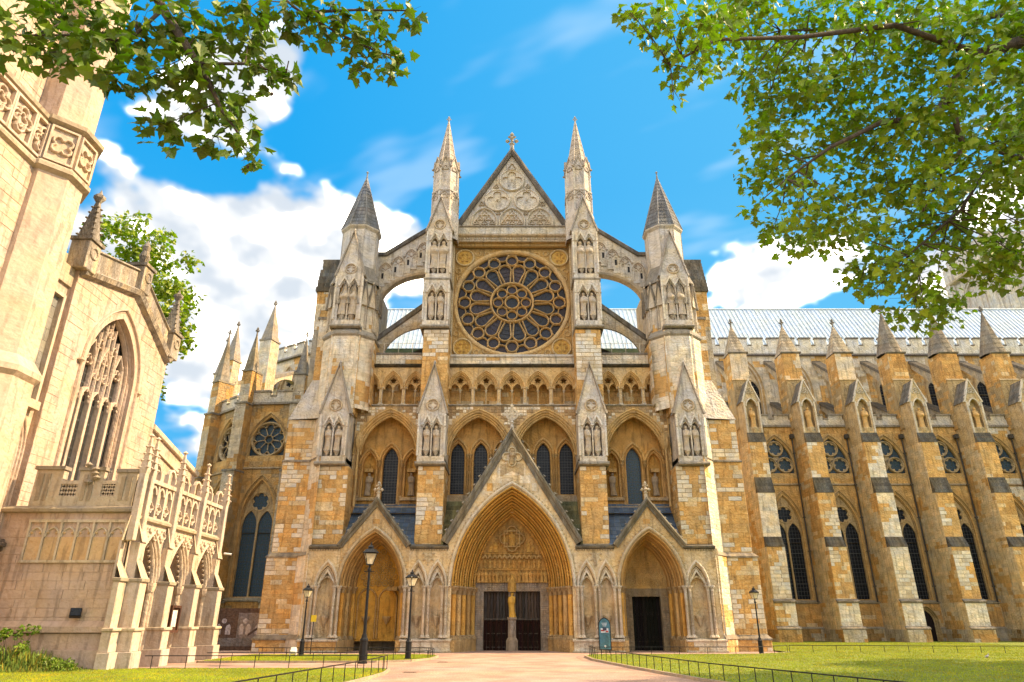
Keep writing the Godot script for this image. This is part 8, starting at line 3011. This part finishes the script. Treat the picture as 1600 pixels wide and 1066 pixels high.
	pt.box(-20.3, -18.8, 0.68, 0.75, -3.995, -3.990)
	part(hd, "print", pt, M.stone)
	var hr := Shape.new()
	hr.col = Color(0.075, 0.05, 0.04)
	hr.quad(Vector3(-18.0, 0, -4.0), Vector3(-18.0, 3.05, -4.0), Vector3(-16.3, 3.05, -1.6), Vector3(-16.3, 0, -1.6))
	hr.quad(Vector3(-18.06, 0, -4.0), Vector3(-18.06, 3.05, -4.0), Vector3(-16.36, 3.05, -1.6), Vector3(-16.36, 0, -1.6))
	hr.quad(Vector3(-18.06, 3.05, -4.0), Vector3(-18.0, 3.05, -4.0), Vector3(-16.3, 3.05, -1.6), Vector3(-16.36, 3.05, -1.6))
	hr.quad(Vector3(-16.36, 0, -1.6), Vector3(-16.36, 3.05, -1.6), Vector3(-16.3, 3.05, -1.6), Vector3(-16.3, 0, -1.6))
	part(hd, "return_panel", hr, M.stone)

	# small yellow sign on a pole
	var ys := thing("yellow_sign", "small yellow sign on a thin black pole near the left niche", "sign", Vector3(-13.45, 0, 5.0))
	var yp := Shape.new()
	yp.tube(Vector3(-13.45, 0.05, 5.0), Vector3(-13.45, 2.4, 5.0), 0.03, 0.03, 6)
	part(ys, "pole", yp, M.black_iron)
	var yb := Shape.new()
	yb.col = Color(0.75, 0.5, 0.02)
	yb.box(-13.63, -13.27, 2.1, 2.52, 5.03, 5.05)
	part(ys, "plate", yb, M.plain)

	flood("floodlight", "white ground floodlight tilted upwards on the left lawn", Vector3(-13.95, 0.08, 7.2), Color(0.7, 0.68, 0.62), 0.35, 0.5)
	# black floodlight bolted to the porch wall
	var fl := thing("floodlight", "black floodlight fixed on the porch's north wall", "floodlight", Vector3(-20.5, 2.4, 20.3))
	var fb := Shape.new()
	fb.xf = Transform3D(Basis(Vector3.UP, 0.5) * Basis(Vector3.RIGHT, -0.35), Vector3(-20.55, 2.5, 20.4))
	fb.box(-0.24, 0.24, -0.2, 0.2, -0.13, 0.13, 0.03)
	part(fl, "housing", fb, M.black_iron)
	var fg := Shape.new()
	fg.xf = fb.xf
	fg.box(-0.2, 0.2, -0.16, 0.16, 0.13, 0.14)
	part(fl, "lens", fg, M.glass)
	var fbk := Shape.new()
	fbk.tube(Vector3(-20.5, 2.35, 20.02), Vector3(-20.55, 2.42, 20.35), 0.04, 0.04, 6)
	part(fl, "bracket", fbk, M.black_iron)
	# white camera on the porch
	var cm := thing("security_camera", "small white security camera on the porch's far corner", "camera", Vector3(-18.0, 6.1, 9.6))
	var cb := Shape.new()
	cb.col = Color(0.8, 0.8, 0.78)
	cb.tube(Vector3(-18.3, 6.12, 9.7), Vector3(-17.75, 6.05, 9.85), 0.055, 0.055, 8)
	part(cm, "housing", cb, M.plain)
	var cl := Shape.new()
	cl.tube(Vector3(-17.75, 6.05, 9.85), Vector3(-17.7, 6.045, 9.865), 0.045, 0.045, 8)
	part(cm, "lens", cl, M.black_iron)
	# drain head and pipe on the porch's left end
	var dp := thing("drainpipe", "dark drainpipe with a box head beside the church porch", "pipe", Vector3(-25.4, 0, 20.4))
	var ds := Shape.new()
	ds.col = Color(0.09, 0.07, 0.055)
	ds.tube(Vector3(-25.4, 0.1, 20.35), Vector3(-25.4, 5.3, 20.35), 0.09, 0.09, 7)
	part(dp, "pipe", ds, M.plain)
	var dh := Shape.new()
	dh.col = Color(0.10, 0.075, 0.06)
	dh.box(-25.75, -25.05, 5.3, 5.9, 20.05, 20.65, 0.06)
	dh.box(-25.95, -24.85, 5.5, 5.72, 20.15, 20.55, 0.04)
	part(dp, "head", dh, M.plain)

	# small iron covers let into the path
	for q in [[Vector3(-4.6, 0, 20.8), "small rusty iron drain cover set in the path by the near lawn"], [Vector3(-3.9, 0, 12.6), "small rusty iron drain cover set in the path by the far lawn"]]:
		var dc := thing("drain_cover", q[1], "drain cover", q[0], "drain covers in the path")
		var rim := Shape.new()
		rim.col = Color(0.16, 0.10, 0.07)
		rim.box(q[0].x - 0.3, q[0].x + 0.3, 0.0, 0.016, q[0].z - 0.25, q[0].z + 0.25)
		part(dc, "rim", rim, M.plain)
		for k in 5:
			var br := Shape.new()
			br.col = Color(0.09, 0.06, 0.05)
			br.box(q[0].x - 0.25 + k * 0.1, q[0].x - 0.19 + k * 0.1, 0.016, 0.024, q[0].z - 0.2, q[0].z + 0.2)
			part(dc, "bar", br, M.plain)
	# pigeons on the right lawn
	for q in [[Vector3(27.5, 0.12, 11.5), 0.4, "grey pigeon standing on the sunlit right lawn, further from the edge"], [Vector3(28.6, 0.12, 14.0), 2.2, "grey pigeon standing on the sunlit right lawn, nearest the right edge"]]:
		pigeon(q[0], q[1], q[2])

	# rough grass and a sapling at the foot of the porch wall
	var gr := Shape.new()
	gr.tri(Vector3(-0.03, 0, 0), Vector3(0.03, 0, 0), Vector3(0.05, 0.6, 0.05))
	gr.tri(Vector3(0.03, 0, 0), Vector3(0.06, 0.58, 0.05), Vector3(0.16, 1.0, 0.12))
	var mm := MultiMesh.new()
	mm.transform_format = MultiMesh.TRANSFORM_3D
	mm.use_colors = true
	mm.mesh = gr.mesh()
	mm.instance_count = 5200
	var g := RandomNumberGenerator.new()
	g.seed = 99
	for i in mm.instance_count:
		var x := g.randf_range(-28, -18.9); var z := g.randf_range(20.5, 22.6)
		var fall := clampf((-18.9 - x) / 3.0, 0.1, 1.0) * clampf((22.8 - z) / 1.2, 0.2, 1.0)
		var h := (0.25 + 0.95 * g.randf()) * fall
		mm.set_instance_transform(i, Transform3D(Basis(Vector3.UP, g.randf() * TAU).scaled(Vector3(h * 0.8 + 0.3, h, h * 0.8 + 0.3)), Vector3(x, 0.05, z)))
		var k := g.randf_range(0.6, 1.3)
		var dry := g.randf() ** 3
		mm.set_instance_color(i, Color((0.09 + 0.25 * dry) * k, (0.16 + 0.08 * dry) * k, 0.016 * k))
	var rg := MultiMeshInstance3D.new()
	rg.name = "rough_grass"
	rg.multimesh = mm
	rg.material_override = M.grass
	add_child(rg)
	rg.set_meta("kind", "stuff")
	rg.set_meta("label", "tall rough grass at the foot of the porch wall")
	rg.set_meta("category", "grass")
	var sp := thing("sapling", "small bright green sapling in front of the porch wall", "shrub", Vector3(-22.3, 0, 21.4))
	var ss := Shape.new()
	var lob := []
	for k in 9:
		var e := Vector3(-22.3 + rng.randf_range(-0.75, 0.75), 1.35 + rng.randf_range(-0.5, 0.5), 21.4 + rng.randf_range(-0.4, 0.4))
		ss.tube(Vector3(-22.3, 0, 21.4), e, 0.02, 0.008, 5)
		lob.append([e.x, e.y, e.z, 0.26])
	part(sp, "stems", ss, M.bark)
	leaves(sp, "foliage", lob, 0.16, 1.3, Color(0.11, 0.20, 0.014), 33, M.leaf)
	var wb := []
	for k in 40:
		wb.append([rng.randf_range(-27, -19.4), rng.randf_range(0.1, 0.55), rng.randf_range(20.7, 22.0), 0.3])
	var ws := thing("weed_bed", "low leafy weeds growing among the rough grass by the porch", "weeds", Vector3(-23, 0, 21.3))
	leaves(ws, "foliage", wb, 0.11, 1.0, Color(0.10, 0.18, 0.014), 34, M.leaf)

func flood(called: String, label: String, at: Vector3, col: Color, w: float, h: float) -> void:
	var t := thing(called, label, "floodlight", at)
	var s := Shape.new()
	s.col = col
	s.xf = Transform3D(Basis(Vector3.RIGHT, -0.5), at + Vector3(0, 0.3, 0))
	s.box(-w * 0.5, w * 0.5, -0.12, 0.2, -0.12, 0.12, 0.03)
	part(t, "housing", s, M.plain)
	var b := Shape.new()
	b.col = col
	for sd in [-1, 1]:
		b.box(at.x + sd * w * 0.55 - 0.02, at.x + sd * w * 0.55 + 0.02, at.y, at.y + 0.34, at.z - 0.04, at.z + 0.04)
	b.box(at.x - w * 0.57, at.x + w * 0.57, at.y, at.y + 0.04, at.z - 0.05, at.z + 0.05)
	part(t, "bracket", b, M.plain)

func pigeon(at: Vector3, turn: float, label: String) -> void:
	var t := thing("pigeon", label, "bird", at, "pigeons on the lawn")
	var xf := Transform3D(Basis(Vector3.UP, turn), at)
	# body, neck and head as one surface of rings along x
	var s := Shape.new()
	s.xf = xf
	s.col = Color(0.16, 0.16, 0.18)
	var rings := [[-0.2, 0.10, 0.005], [-0.12, 0.11, 0.035], [-0.04, 0.13, 0.062], [0.04, 0.14, 0.07], [0.10, 0.165, 0.055], [0.13, 0.205, 0.036], [0.145, 0.24, 0.033], [0.175, 0.255, 0.03], [0.205, 0.25, 0.008]]
	for i in rings.size() - 1:
		for k in 8:
			var a := TAU * k / 8; var b := TAU * (k + 1) / 8
			var p: Array = rings[i]; var q: Array = rings[i + 1]
			s.quad(Vector3(p[0], p[1] + sin(a) * p[2], cos(a) * p[2]), Vector3(p[0], p[1] + sin(b) * p[2], cos(b) * p[2]), Vector3(q[0], q[1] + sin(b) * q[2], cos(b) * q[2]), Vector3(q[0], q[1] + sin(a) * q[2], cos(a) * q[2]))
	s.tri(Vector3(-0.15, 0.10, 0.03), Vector3(-0.15, 0.10, -0.03), Vector3(-0.3, 0.085, 0.0))
	part(t, "body", s, M.plain)
	for sd in [-1, 1]:
		var l := Shape.new()
		l.xf = xf
		l.col = Color(0.3, 0.08, 0.06)
		l.tube(Vector3(0.02, 0.085, sd * 0.025), Vector3(0.03, 0.0, sd * 0.03), 0.007, 0.006, 5)
		l.tube(Vector3(0.03, 0.004, sd * 0.03), Vector3(0.07, 0.002, sd * 0.035), 0.006, 0.003, 4)
		part(t, "leg", l, M.plain)
